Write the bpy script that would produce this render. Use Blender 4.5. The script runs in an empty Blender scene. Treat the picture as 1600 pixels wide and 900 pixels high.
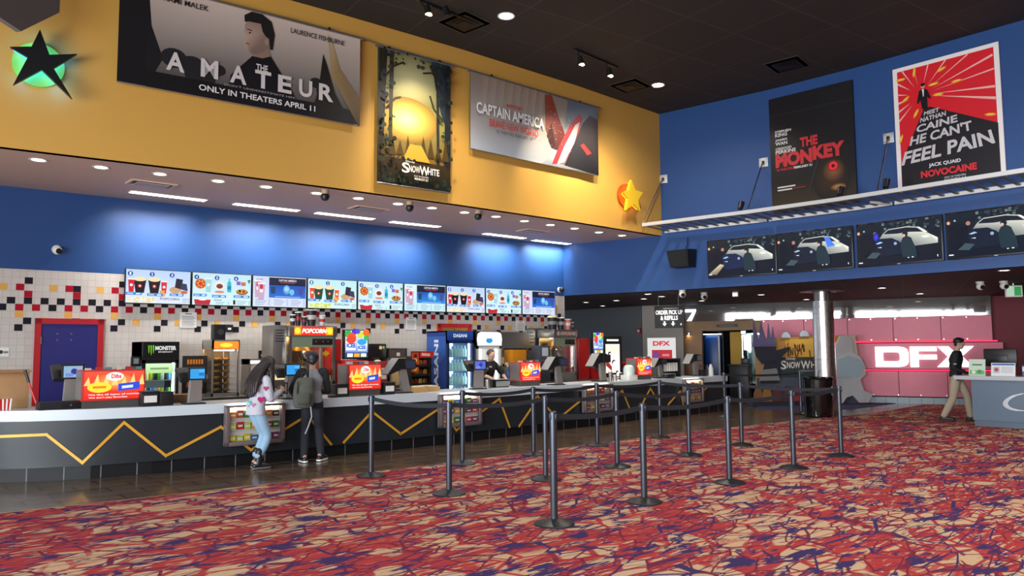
import bpy, bmesh, math, random
from mathutils import Vector, Matrix
# ---------------------------------------------------------------- camera
F_PX, CAM_H, YAW, PITCH, ROLL = 1190.0, 1.62, math.radians(41), math.atan(95 / 1190), 0.0074
_r = Vector((math.cos(YAW), -math.sin(YAW), 0)); _f = Vector((math.sin(YAW), math.cos(YAW), 0)); _u = Vector((0, 0, 1))
FWD = _f * math.cos(PITCH) + _u * math.sin(PITCH)
_up = _u * math.cos(PITCH) - _f * math.sin(PITCH)
RGT = _r * math.cos(ROLL) - _up * math.sin(ROLL)
UPV = _up * math.cos(ROLL) + _r * math.sin(ROLL)
CAM = Vector((0, 0, CAM_H))
def ray(x, y): return FWD + RGT * ((x - 800) / F_PX) - UPV * ((y - 450) / F_PX)
def onZ(x, y, z=0.0):
    d = ray(x, y); return CAM + d * ((z - CAM_H) / d.z)
def onY(x, y, Y):
    d = ray(x, y); return CAM + d * (Y / d.y)
def onX(x, y, X):
    d = ray(x, y); return CAM + d * (X / d.x)
def onL(x, y, p, q):
    """point of the sight line on the upright plane through plan points p, q"""
    n = Vector((q[1] - p[1], p[0] - q[0], 0)); d = ray(x, y)
    return CAM + d * ((Vector((p[0], p[1], 0)) - CAM).dot(n) / d.dot(n))
def atD(x, y, D):
    d = ray(x, y); return CAM + d * (D / (d.dot(_f)))
def proj(P):
    v = Vector(P) - CAM; z = v.dot(FWD)
    return 800 + F_PX * v.dot(RGT) / z, 450 - F_PX * v.dot(UPV) / z
# ---------------------------------------------------------------- helpers
SC = bpy.context.scene; COL = SC.collection; RND = random.Random(7)
def lin(h):
    if isinstance(h, str):
        h = h.lstrip('#'); h = [int(h[i:i + 2], 16) / 255 for i in (0, 2, 4)]
    return tuple((c / 12.92 if c <= .04045 else ((c + .055) / 1.055) ** 2.4) for c in h[:3]) + (1.0,)
MATS = {}
def mat(name, col, rough=.55, metal=0., emit=0., spec=.5, var=0., vscale=8., coat=0., bump=0.):
    if name in MATS: return MATS[name]
    m = bpy.data.materials.new(name); m.use_nodes = True; nt = m.node_tree; b = nt.nodes['Principled BSDF']
    c = lin(col); b.inputs['Base Color'].default_value = c; b.inputs['Roughness'].default_value = rough
    b.inputs['Metallic'].default_value = metal; b.inputs['Specular IOR Level'].default_value = spec
    if coat: b.inputs['Coat Weight'].default_value = coat; b.inputs['Coat Roughness'].default_value = .08
    if emit:
        b.inputs['Emission Color'].default_value = c; b.inputs['Emission Strength'].default_value = emit
    if var or bump:
        tc = nt.nodes.new('ShaderNodeTexCoord'); n = nt.nodes.new('ShaderNodeTexNoise'); n.inputs['Scale'].default_value = vscale; n.inputs['Detail'].default_value = 4
        nt.links.new(tc.outputs['Object'], n.inputs['Vector'])
        if var:
            r = nt.nodes.new('ShaderNodeMix'); r.data_type = 'RGBA'
            r.inputs[6].default_value = tuple(x * (1 - var) for x in c[:3]) + (1,); r.inputs[7].default_value = tuple(min(1, x * (1 + var)) for x in c[:3]) + (1,)
            nt.links.new(n.outputs['Fac'], r.inputs[0]); nt.links.new(r.outputs[2], b.inputs['Base Color'])
        if bump:
            bp = nt.nodes.new('ShaderNodeBump'); bp.inputs['Strength'].default_value = bump; bp.inputs['Distance'].default_value = .01
            nt.links.new(n.outputs['Fac'], bp.inputs['Height']); nt.links.new(bp.outputs['Normal'], b.inputs['Normal'])
    MATS[name] = m; return m
def artmat(name, emit=0., rough=.45, vtile=0):
    if name in MATS: return MATS[name]
    m = bpy.data.materials.new(name); m.use_nodes = True; nt = m.node_tree; b = nt.nodes['Principled BSDF']
    a = nt.nodes.new('ShaderNodeAttribute'); a.attribute_name = 'Col'
    b.inputs['Roughness'].default_value = rough
    if emit:
        b.inputs['Specular IOR Level'].default_value = .2; b.inputs['Base Color'].default_value = (.01, .01, .01, 1); nt.links.new(a.outputs['Color'], b.inputs['Emission Color']); b.inputs['Emission Strength'].default_value = emit
    else: nt.links.new(a.outputs['Color'], b.inputs['Base Color'])
    MATS[name] = m; return m
def glassmat(name, tint='#ffffff', gloss=.05, rough=.03):
    if name in MATS: return MATS[name]
    m = bpy.data.materials.new(name); m.use_nodes = True; nt = m.node_tree; nt.nodes.remove(nt.nodes['Principled BSDF'])
    t = nt.nodes.new('ShaderNodeBsdfTransparent'); t.inputs[0].default_value = lin(tint)
    g = nt.nodes.new('ShaderNodeBsdfGlossy'); g.inputs['Roughness'].default_value = rough
    mx = nt.nodes.new('ShaderNodeMixShader'); f = nt.nodes.new('ShaderNodeFresnel'); f.inputs[0].default_value = 1.45
    mu = nt.nodes.new('ShaderNodeMath'); mu.operation = 'MULTIPLY'; mu.inputs[1].default_value = gloss * 8
    nt.links.new(f.outputs[0], mu.inputs[0]); nt.links.new(mu.outputs[0], mx.inputs[0]); nt.links.new(t.outputs[0], mx.inputs[1]); nt.links.new(g.outputs[0], mx.inputs[2])
    nt.links.new(mx.outputs[0], nt.nodes['Material Output'].inputs[0]); MATS[name] = m; return m

class MB:
    """collects shapes into one mesh"""
    def __init__(s, m=None, art=False):
        s.bm = bmesh.new(); s.mats = []; s.mi = 0; s.art = art; s.lay = 0.
        if art: s.cl = s.bm.loops.layers.float_color.new('Col')
        if m: s.use(m)
    def use(s, m):
        if m not in s.mats: s.mats.append(m)
        s.mi = s.mats.index(m); return s
    def face(s, pts, col=None):
        try: f = s.bm.faces.new([s.bm.verts.new(p) for p in pts])
        except ValueError: return None
        f.material_index = s.mi
        if s.art and col is not None:
            if isinstance(col, list):
                for l, c in zip(f.loops, col): l[s.cl] = lin(c)
            else:
                c = lin(col)
                for l in f.loops: l[s.cl] = c
        return f
    def hull(s, rings, cap=True, closed=True):
        vs = [[s.bm.verts.new(p) for p in r] for r in rings]; n = len(vs[0])
        for a, b in zip(vs, vs[1:]):
            for i in range(n if closed else n - 1):
                j = (i + 1) % n
                f = s.bm.faces.new((a[i], a[j], b[j], b[i])); f.material_index = s.mi
        if cap and closed:
            for r in (vs[0][::-1], vs[-1]):
                f = s.bm.faces.new(r); f.material_index = s.mi
        return s
    def box(s, x0, x1, y0, y1, z0, z1, bev=0.):
        t = bmesh.new(); bmesh.ops.create_cube(t, size=1)
        for v in t.verts: v.co = Vector(((x0 + x1) / 2 + v.co.x * (x1 - x0), (y0 + y1) / 2 + v.co.y * (y1 - y0), (z0 + z1) / 2 + v.co.z * (z1 - z0)))
        if bev: bmesh.ops.bevel(t, geom=t.edges[:], offset=min(bev, .45 * min(abs(x1 - x0), abs(y1 - y0), abs(z1 - z0))), segments=2, affect='EDGES', profile=.5)
        s._add(t); return s
    def _add(s, t, mtx=None):
        if mtx is not None: bmesh.ops.transform(t, matrix=mtx, verts=t.verts)
        mp = {v: s.bm.verts.new(v.co) for v in t.verts}
        for f in t.faces:
            try:
                g = s.bm.faces.new([mp[v] for v in f.verts]); g.material_index = s.mi
            except ValueError: pass
        t.free()
    def tbox(s, x0, x1, y0, y1, z0, z1, m, bev=0.):
        """box in a frame m (4x4)"""
        t = MB(); t.box(x0, x1, y0, y1, z0, z1, bev); s._add(t.bm, m); return s
    def cyl(s, p0, p1, r0, r1=None, n=16, cap=True):
        p0 = Vector(p0); p1 = Vector(p1); r1 = r0 if r1 is None else r1; d = (p1 - p0).normalized()
        a = d.orthogonal().normalized(); b = d.cross(a)
        s.hull([[p + (a * math.cos(2 * math.pi * i / n) + b * math.sin(2 * math.pi * i / n)) * r for i in range(n)] for p, r in ((p0, max(r0, 1e-4)), (p1, max(r1, 1e-4)))], cap); return s
    def lathe(s, prof, x=0, y=0, z=0, n=20, sx=1, sy=1, cap=True):
        s.hull([[(x + max(r, 1e-4) * sx * math.cos(2 * math.pi * i / n), y + max(r, 1e-4) * sy * math.sin(2 * math.pi * i / n), z + h) for i in range(n)] for r, h in prof], cap); return s
    def ball(s, x, y, z, r, sx=1, sy=1, sz=1, n=12, k=7):
        s.lathe([(r * math.sin(math.pi * i / k), -r * sz * math.cos(math.pi * i / k)) for i in range(k + 1)], x, y, z, n, sx, sy); return s
    def tube(s, pts, r, n=8):
        pts = [Vector(p) for p in pts]; rings = []; ref = None
        for i, p in enumerate(pts):
            d = (pts[min(i + 1, len(pts) - 1)] - pts[max(i - 1, 0)]).normalized()
            a = d.orthogonal().normalized() if ref is None else (ref - d * ref.dot(d))
            if a.length < 1e-4: a = d.orthogonal()
            a = a.normalized(); ref = a; b = d.cross(a)
            rr = r[i] if isinstance(r, (list, tuple)) else r
            rings.append([p + (a * math.cos(2 * math.pi * k / n) + b * math.sin(2 * math.pi * k / n)) * rr for k in range(n)])
        s.hull(rings); return s
    def prism(s, poly, y0, y1):
        """outline in local x,z pushed from y0 to y1"""
        a = [s.bm.verts.new((x, y0, z)) for x, z in poly]; b = [s.bm.verts.new((x, y1, z)) for x, z in poly]; n = len(poly)
        for r in (a, b[::-1]):
            f = s.bm.faces.new(r); f.material_index = s.mi
        for i in range(n):
            f = s.bm.faces.new((a[i], b[i], b[(i + 1) % n], a[(i + 1) % n])); f.material_index = s.mi
        return s
    def xprism(s, poly, x0, x1):
        """outline in local y,z pushed from x0 to x1"""
        t = MB(); t.prism(poly, x0, x1)
        for v in t.bm.verts: v.co = Vector((v.co.y, v.co.x, v.co.z))
        s._add(t.bm); return s
    def zprism(s, poly, z0, z1):
        t = MB(); t.prism(poly, z0, z1)
        for v in t.bm.verts: v.co = Vector((v.co.x, v.co.z, v.co.y))
        s._add(t.bm); return s
    # ---- flat printing: local x right, z up, facing -y; each call sits a hair in front of the last
    def up(s): s.lay -= .0007; return s.lay
    def poly(s, pts, col):
        y = s.up(); return s.face([(p[0], y, p[1]) for p in pts], col)
    def rect(s, x0, z0, x1, z1, c, c2=None):
        return s.poly([(x0, z0), (x1, z0), (x1, z1), (x0, z1)], [c, c, c2, c2] if c2 else c)
    def disc(s, x, z, r, c, rz=None, n=20, c2=None):
        rz = rz or r
        if c2:
            y = s.up(); ce = (x, y, z)
            pts = [(x + r * math.cos(2 * math.pi * i / n), y, z + rz * math.sin(2 * math.pi * i / n)) for i in range(n)]
            for i in range(n): s.face([ce, pts[i], pts[(i + 1) % n]], [c, c2, c2])
        else: s.poly([(x + r * math.cos(2 * math.pi * i / n), z + rz * math.sin(2 * math.pi * i / n)) for i in range(n)], c)
    def stroke(s, pts, w, c):
        for (a, b) in zip(pts, pts[1:]):
            d = Vector((b[0] - a[0], b[1] - a[1])); n = Vector((-d.y, d.x)).normalized() * w / 2
            s.poly([(a[0] - n.x, a[1] - n.y), (b[0] - n.x, b[1] - n.y), (b[0] + n.x, b[1] + n.y), (a[0] + n.x, a[1] + n.y)], c)
    def text(s, t, x, z, w, h, c, bold=0., align='C', skew=0., fn=None):
        """text fitted to a box w wide and h tall, (x,z) its lower centre (or left) point"""
        vs, fs = glyphs(t, bold); y = s.up()
        x0 = x - (w / 2 if align == 'C' else 0)
        def P(p):
            u, v = x0 + p[0] * w + skew * p[1] * h, z + p[1] * h
            if fn: u, v = fn(u, v)
            return (u, y, v)
        bv = [s.bm.verts.new(P(p)) for p in vs]; cc = lin(c)
        for f in fs:
            try: g = s.bm.faces.new([bv[i] for i in f])
            except ValueError: continue
            g.material_index = s.mi
            if s.art:
                for l in g.loops: l[s.cl] = cc
    def build(s, name, parent=None, loc=(0, 0, 0), rz=0., smooth=.6, label=None, m=None, fix=True):
        if not s.art and fix: bmesh.ops.recalc_face_normals(s.bm, faces=s.bm.faces[:])
        me = bpy.data.meshes.new(name); s.bm.to_mesh(me); s.bm.free()
        for mm in ([m] if m else s.mats): me.materials.append(mm)
        if smooth and not s.art:
            me.polygons.foreach_set('use_smooth', [True] * len(me.polygons)); me.set_sharp_from_angle(angle=smooth)
        o = bpy.data.objects.new(name, me); COL.objects.link(o)
        if parent is not None: o.parent = parent
        o.location = loc; o.rotation_euler.z = rz
        if label: o['label'] = label
        return o
_G = {}
def glyphs(t, bold=0.):
    k = (t, bold)
    if k in _G: return _G[k]
    c = bpy.data.curves.new('lettering', 'FONT'); c.body = t; c.size = 1; c.offset = bold; c.resolution_u = 3; c.dimensions = '2D'; c.fill_mode = 'BOTH'
    o = bpy.data.objects.new('lettering', c); me = bpy.data.meshes.new_from_object(o)
    vs = [(v.co.x, v.co.y) for v in me.vertices]; fs = [tuple(p.vertices) for p in me.polygons]
    # mesh polygons may face either way: keep them all facing -y after mapping
    bpy.data.objects.remove(o); bpy.data.curves.remove(c); bpy.data.meshes.remove(me)
    x0 = min(v[0] for v in vs); x1 = max(v[0] for v in vs); z0 = min(v[1] for v in vs); z1 = max(v[1] for v in vs)
    _G[k] = ([((a - x0) / max(1e-6, x1 - x0), (b - z0) / max(1e-6, z1 - z0)) for a, b in vs], fs); return _G[k]
def tag(o, label=None, cat=None, group=None, kind=None):
    for k, v in (('label', label), ('category', cat), ('group', group), ('kind', kind)):
        if v: o[k] = v
    return o
def thing(name, label, cat, loc=(0, 0, 0), rz=0., group=None):
    o = bpy.data.objects.new(name, None); COL.objects.link(o); o.location = loc; o.rotation_euler.z = rz; o.empty_display_size = .1
    return tag(o, label, cat, group)
def struct(o): o['kind'] = 'structure'; return o
def copy_tree(o, parent=None):
    c = o.copy(); COL.objects.link(c)
    if parent is not None: c.parent = parent
    for ch in [x for x in COL.objects if x.parent == o]: copy_tree(ch, c)
    return c
def dup(o, loc, rz=None, label=None, group=None):
    c = copy_tree(o); c.location = loc
    if rz is not None: c.rotation_euler.z = rz
    return tag(c, label, None, group)
def ang(p, q): return math.atan2(q[1] - p[1], q[0] - p[0])
def R(x0, y0, x1, y1, Y):
    """photo rectangle on the upright plane at depth Y: centre x, width, bottom z, top z"""
    ym = (y0 + y1) / 2; xm = (x0 + x1) / 2; a = onY(x0, ym, Y).x; b = onY(x1, ym, Y).x
    return (a + b) / 2, b - a, onY(xm, y1, Y).z, onY(xm, y0, Y).z
# shared materials
BLACK = mat('black_plastic', '#17181a', .42); DARK = mat('dark_metal', '#2b2d31', .4, .3); STEEL = mat('stainless_steel', '#b9b6b0', .28, 1.); GREYP = mat('grey_plastic', '#8f8f8e', .5)
WHITE = mat('white_plastic', '#e4e2dc', .45); CHROME = mat('chrome', '#d8d8d8', .08, 1.); RED = mat('red_enamel', '#c01e1c', .35); CARD = mat('brown_cardboard', '#b78d62', .8, var=.08)
PAPER = mat('white_paper', '#e9e8e4', .8); ART = artmat('printed_ink'); SCREEN = artmat('lit_screen', 1.0, .2); LIT = artmat('lit_print', 1.5, .3); GLASS = glassmat('clear_glass')
def AM(m=None): return MB(m or ART, art=True)
# ---------------------------------------------------------------- the room
Z_CEIL, Z_SOF, Z_LOW = 7.25, 4.28, 2.97
YEL = [(-6, 12.3), (-2, 12.0), (1.4, 11.65), (3.9, 11.37), (6, 11.22), (8.5, 11.12), (11.5, 11.12), (14.62, 11.25)]
MENU = [(-6, 14.75), (13.8, 13.85)]
BLU = [(13.8, 13.85), (14.58, 11.05), (15.0, 8.6), (15.15, 6.8), (15.15, 3.9), (15.1, -8)]
DFX = [(20.3, 15.0), (23.4, 7.2)]
blue_paint = mat('blue_wall_paint', '#1c4680', .5, var=.05, vscale=.8)
yellow_paint = mat('yellow_wall_paint', '#cf9f48', .55, var=.04, vscale=.7)
soffit_paint = mat('taupe_soffit_paint', '#d8b8a2', .55)
grey_paint = mat('dark_grey_wall_paint', '#585a5c', .6); lgrey_paint = mat('light_grey_wall_paint', '#a39c93', .6)

def ceiling_material(name, col, tx, ty, rot=0., line='#15151a'):
    m = bpy.data.materials.new(name); m.use_nodes = True; nt = m.node_tree; b = nt.nodes['Principled BSDF']
    tc = nt.nodes.new('ShaderNodeTexCoord'); mp = nt.nodes.new('ShaderNodeMapping'); mp.inputs['Rotation'].default_value[2] = rot
    br = nt.nodes.new('ShaderNodeTexBrick'); br.offset = 0; br.inputs['Scale'].default_value = 1
    br.inputs['Brick Width'].default_value = tx; br.inputs['Row Height'].default_value = ty; br.inputs['Mortar Size'].default_value = .012
    c = lin(col); br.inputs['Color1'].default_value = c; br.inputs['Color2'].default_value = tuple(x * .9 for x in c[:3]) + (1,); br.inputs['Mortar'].default_value = lin(line)
    nt.links.new(tc.outputs['Object'], mp.inputs[0]); nt.links.new(mp.outputs[0], br.inputs['Vector']); nt.links.new(br.outputs['Color'], b.inputs['Base Color'])
    b.inputs['Roughness'].default_value = .75; b.inputs['Specular IOR Level'].default_value = .25; return m
ceil_m = ceiling_material('black_ceiling_tile', '#363331', 1.22, 1.22, .1, '#474340')
low_m = ceiling_material('dark_plum_ceiling_tile', '#3c3035', 1.2, 1.2, -.38, '#5a4a50')

def wall_strip(name, pts, z0, z1, m, th=.12):
    mb = MB(m); n = len(pts); nr = []
    for i in range(n):
        a = pts[max(i - 1, 0)]; b = pts[min(i + 1, n - 1)]; d = Vector((b[0] - a[0], b[1] - a[1])).normalized(); nr.append((-d.y * th, d.x * th))
    ring = [[(p[0], p[1], z0), (p[0], p[1], z1), (p[0] + k[0], p[1] + k[1], z1), (p[0] + k[0], p[1] + k[1], z0)] for p, k in zip(pts, nr)]
    mb.hull(ring); return struct(mb.build(name, smooth=.35))
wall_strip('wall_yellow', YEL, Z_SOF, Z_CEIL + .05, yellow_paint)
wall_strip('wall_blue', BLU, Z_LOW, Z_CEIL + .05, blue_paint)

# menu wall: tiled below, blue paint above
TILE = .1085
def menu_pt(s): # plan point at distance s along the menu wall from its right corner, going left
    p, q = Vector(MENU[1]), Vector(MENU[0]); d = (q - p).normalized(); return p + d * s
MENU_RZ = ang(MENU[0], MENU[1])
def tile_material():
    m = bpy.data.materials.new('white_glazed_wall_tile'); m.use_nodes = True; nt = m.node_tree; b = nt.nodes['Principled BSDF']
    tc = nt.nodes.new('ShaderNodeTexCoord'); mp = nt.nodes.new('ShaderNodeMapping'); mp.inputs['Rotation'].default_value[0] = math.radians(90)
    br = nt.nodes.new('ShaderNodeTexBrick'); br.offset = 0; br.inputs['Scale'].default_value = 1
    br.inputs['Brick Width'].default_value = TILE; br.inputs['Row Height'].default_value = TILE; br.inputs['Mortar Size'].default_value = .003
    br.inputs['Color1'].default_value = lin('#cfc8c0'); br.inputs['Color2'].default_value = lin('#c9c2ba'); br.inputs['Mortar'].default_value = lin('#b3aca5')
    nt.links.new(tc.outputs['Object'], mp.inputs[0]); nt.links.new(mp.outputs[0], br.inputs['Vector']); nt.links.new(br.outputs['Color'], b.inputs['Base Color'])
    b.inputs['Roughness'].default_value = .3; b.inputs['Specular IOR Level'].default_value = .3; return m
tile_m = tile_material()
tcols = {'r': mat('red_glazed_tile', '#a81a2c', .3, spec=.15), 'k': mat('black_glazed_tile', '#23222a', .3, spec=.15), 'y': mat('yellow_glazed_tile', '#dfaa58', .3, spec=.15)}
MENU_LEN = (Vector(MENU[1]) - Vector(MENU[0])).length
menu_p, menu_q = MENU
def menu_local(x, y, off=0.):
    """photo point on the menu wall -> (distance along from its left end, height)"""
    P = onL(x, y, menu_p, menu_q); return (Vector((P.x, P.y)) - Vector(menu_p)).length, P.z
Z_TILE = menu_local(100, 424)[1]
mw = MB(blue_paint); mw.box(0, MENU_LEN, 0, .14, Z_TILE, Z_SOF + .1)
mw.build('wall_menu_upper', loc=(*menu_p, 0), rz=MENU_RZ)['kind'] = 'structure'
tw = MB(tile_m); tw.box(0, MENU_LEN + .02, 0, .14, 0, Z_TILE)
s0, zr4 = menu_local(30, 480)   # centre of the red tile of the fourth row, first column
pat = {0: [(1, 'r'), (4, 'r'), (5, 'y'), (7, 'k')], 1: [(2, 'r'), (3, 'k'), (6, 'k')], 2: [(4, 'r')], 3: [(3, 'k'), (6, 'y')], 4: [(1, 'y'), (4, 'k')], 5: [(3, 'k')]}
for c in range(-40, 140):
    x = s0 + c * TILE * 1.06
    if not .1 < x < MENU_LEN - .05: continue
    rows = list(pat[c % 6])
    if c % 6 == 1: rows.append((0 if (c // 6) % 2 == 0 else 1, 'k'))
    for r, k in rows:
        z = zr4 + (4 - r) * TILE; tw.use(tcols[k]); h = TILE * .49; hw = h * 1.06
        tw.face([(x - hw, -.003, z - h), (x + hw, -.003, z - h), (x + hw, -.003, z + h), (x - hw, -.003, z + h)])
tw.build('wall_menu_tiled', loc=(*menu_p, 0), rz=MENU_RZ, smooth=0)['kind'] = 'structure'

# ceilings
def slab(name, poly, z0, z1, m):
    o = MB(m).zprism(poly, z0, z1).build(name, smooth=0); return struct(o)
slab('ceiling', [(-6, -8)] + [(p[0], p[1] + .1) for p in YEL] + [(15.2, 8), (15.3, 3.9), (15.2, -8)], Z_CEIL, Z_CEIL + .15, ceil_m)
slab('ceiling_soffit', [(p[0], p[1] + .001) for p in YEL] + [(14.5, 11.3), (13.8, 13.9), (-6, 14.8)], Z_SOF, Z_SOF + .12, soffit_paint)
slab('ceiling_low', [(p[0] + .003, p[1]) for p in BLU[::-1]] + [(13.5, 14.2), (13.5, 22), (28, 22), (28, -8)], Z_LOW, Z_LOW + .15, low_m)

# floor
def carpet_material():
    m = bpy.data.materials.new('patterned_red_carpet'); m.use_nodes = True; nt = m.node_tree; N = nt.nodes.new; L = nt.links.new; b = nt.nodes['Principled BSDF']
    tc = N('ShaderNodeTexCoord')
    def mapping(rot, sx, sy, off=0):
        mp = N('ShaderNodeMapping'); mp.inputs['Rotation'].default_value[2] = math.radians(rot); mp.inputs['Scale'].default_value = (sx, sy, 1); mp.inputs['Location'].default_value = (off, off * .7, 0)
        return mp
    def warp(src, amt, sc):
        n = N('ShaderNodeTexNoise'); n.inputs['Scale'].default_value = sc; n.inputs['Detail'].default_value = 2; L(tc.outputs['Object'], n.inputs['Vector'])
        s = N('ShaderNodeVectorMath'); s.operation = 'MULTIPLY_ADD'; s.inputs[1].default_value = (amt,) * 3; L(n.outputs['Color'], s.inputs[0]); L(src, s.inputs[2]); return s.outputs[0]
    def ramp(src, a, bb):
        r = N('ShaderNodeMapRange'); r.inputs['From Min'].default_value = a; r.inputs['From Max'].default_value = bb; L(src, r.inputs['Value']); return r.outputs[0]
    def mth(op, a, c):
        q = N('ShaderNodeMath'); q.operation = op
        for i, v in enumerate((a, c)):
            if isinstance(v, (int, float)): q.inputs[i].default_value = v
            else: L(v, q.inputs[i])
        return q.outputs[0]
    w = warp(tc.outputs['Object'], .08, 1.7)
    def noise(rot, sx, sy, off, det=3, dist=.4, rough=.6):
        mp = mapping(rot, sx, sy, off); L(w, mp.inputs[0]); n = N('ShaderNodeTexNoise'); n.inputs['Scale'].default_value = 1; n.inputs['Detail'].default_value = det; n.inputs['Distortion'].default_value = dist; n.inputs['Roughness'].default_value = rough
        L(mp.outputs[0], n.inputs['Vector']); return n.outputs['Fac']
    def cells(rot, sx, sy, off, feat='F1'):
        mp = mapping(rot, sx, sy, off); L(w, mp.inputs[0]); v = N('ShaderNodeTexVoronoi'); v.feature = feat; v.inputs['Scale'].default_value = 1; L(mp.outputs[0], v.inputs['Vector']); return v
    def cracks(rot, sx, sy, off, wd): return ramp(cells(rot, sx, sy, off, 'DISTANCE_TO_EDGE').outputs['Distance'], wd, wd * .55)
    def cellval(rot, sx, sy, off):
        q = N('ShaderNodeSeparateColor'); L(cells(rot, sx, sy, off).outputs['Color'], q.inputs[0]); return q.outputs
    def mix(f, a, c):
        x = N('ShaderNodeMix'); x.data_type = 'RGBA'; L(f, x.inputs[0])
        for i, v in ((6, a), (7, c)):
            if isinstance(v, str): x.inputs[i].default_value = lin(v)
            else: L(v, x.inputs[i])
        return x.outputs[2]
    grain = noise(0, 70, 70, 3, 2, 0)
    base = mix(grain, '#b39070', '#cdab88')
    red = mix(noise(20, 4, 4, 9), '#982d36', '#b3423c')
    cv = cellval(20, 2.5, 4.1, 0); cw = cellval(-40, 2.0, 4.4, 6)
    # patches of red, brushed with scratches that let the tan through
    sc1 = ramp(noise(25, 3.2, 24, 11, 3, .15), .40, .46); sc2 = ramp(noise(-35, 3.0, 22, 17, 3, .15), .42, .48)
    r1 = mth('MULTIPLY', ramp(cv[0], .64, .66), sc1); r2 = mth('MULTIPLY', ramp(cw[0], .70, .72), sc2)
    c1 = mix(mth('MAXIMUM', r1, r2), base, red)
    c2 = mix(mth('MULTIPLY', cracks(20, 2.5, 4.1, 0, .075), ramp(noise(0, 1.5, 1.5, 2), .36, .44)), c1, red)
    thin = mth('MAXIMUM', cracks(-40, 2.0, 4.4, 6, .034), cracks(58, 1.8, 4.6, 4, .03))
    c3 = mix(mth('MULTIPLY', thin, ramp(noise(0, 2, 2, 8), .38, .44)), c2, '#742838')
    # purple smudges, dense at the middle and scratched at the edge
    nb = noise(15, 1.9, 4.2, 21, 2, .3); ns = noise(-10, 6, 36, 15, 3, .15)
    nm = ramp(mth('ADD', nb, mth('MULTIPLY', ns, .42)), .815, .85); nb2 = noise(-45, 1.9, 4.4, 33, 2, .3); nm2 = ramp(mth('ADD', nb2, mth('MULTIPLY', noise(-50, 6, 36, 19, 3, .15), .42)), .835, .865)
    c4 = mix(mth('MAXIMUM', nm, nm2), c3, '#3d2e58')
    lines = mth('MULTIPLY', cracks(8, 1.5, 5.2, 13, .032), ramp(noise(0, 1.6, 1.6, 18), .42, .49))
    c5 = mix(lines, c4, '#3d2e58')
    L(c5, b.inputs['Base Color']); b.inputs['Roughness'].default_value = .95; b.inputs['Specular IOR Level'].default_value = .1
    bp = N('ShaderNodeBump'); bp.inputs['Strength'].default_value = .35; bp.inputs['Distance'].default_value = .006; L(grain, bp.inputs['Height']); L(bp.outputs['Normal'], b.inputs['Normal'])
    return m
def floor_tile_material():
    m = bpy.data.materials.new('dark_brown_floor_tile'); m.use_nodes = True; nt = m.node_tree; N = nt.nodes.new; L = nt.links.new; b = nt.nodes['Principled BSDF']
    tc = N('ShaderNodeTexCoord'); br = N('ShaderNodeTexBrick'); br.offset = .5; br.inputs['Scale'].default_value = 1; br.inputs['Brick Width'].default_value = .6; br.inputs['Row Height'].default_value = .3; br.inputs['Mortar Size'].default_value = .009
    br.inputs['Color1'].default_value = lin('#6a5747'); br.inputs['Color2'].default_value = lin('#7a6554'); br.inputs['Mortar'].default_value = lin('#1e1a18')
    n = N('ShaderNodeTexNoise'); n.inputs['Scale'].default_value = 3; n.inputs['Detail'].default_value = 6; L(tc.outputs['Object'], n.inputs['Vector'])
    mx = N('ShaderNodeMix'); mx.data_type = 'RGBA'; mx.blend_type = 'MULTIPLY'; mx.inputs[0].default_value = .6
    L(tc.outputs['Object'], br.inputs['Vector']); L(br.outputs['Color'], mx.inputs[6]); L(n.outputs['Color'], mx.inputs[7]); L(mx.outputs[2], b.inputs['Base Color'])
    r = N('ShaderNodeMapRange'); r.inputs['To Min'].default_value = .08; r.inputs['To Max'].default_value = .26; L(n.outputs['Fac'], r.inputs['Value']); L(r.outputs[0], b.inputs['Roughness']); return m
slab('floor', [(-6, -8), (-6, 22), (28, 22), (28, -8)], -.1, 0, floor_tile_material())
CEDGE = [(-6, 9.9), (-2, 9.55), (1.2, 9.28), (3.8, 9.03), (6.5, 8.9), (12, 8.93), (16.5, 8.6), (18.6, 8.32), (22.6, 8.55)]
slab('floor_carpet', [(-6, -8)] + CEDGE + [(23.6, 5), (23.6, -8)], 0, .008, carpet_material())
tr = MB(mat('brass_carpet_strip', '#c9b487', .3, .8))
for a, b in zip(CEDGE, CEDGE[1:]):
    d = Vector((b[0] - a[0], b[1] - a[1])).normalized(); n = Vector((-d.y, d.x)) * .022
    tr.zprism([(a[0], a[1]), (b[0], b[1]), (b[0] + n.x, b[1] + n.y), (a[0] + n.x, a[1] + n.y)], 0, .011)
struct(tr.build('trim_carpet_edge', smooth=0))
navy = mat('navy_blue_carpet', '#35355a', .95, var=.5, vscale=9)
slab('floor_navy_carpet', [tuple(onZ(x, y)[:2]) for x, y in ((1180, 640), (1240, 641), (1330, 639.5), (1400, 630.5), (1365, 628), (1290, 627), (1190, 628))], 0, .006, navy)

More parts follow.
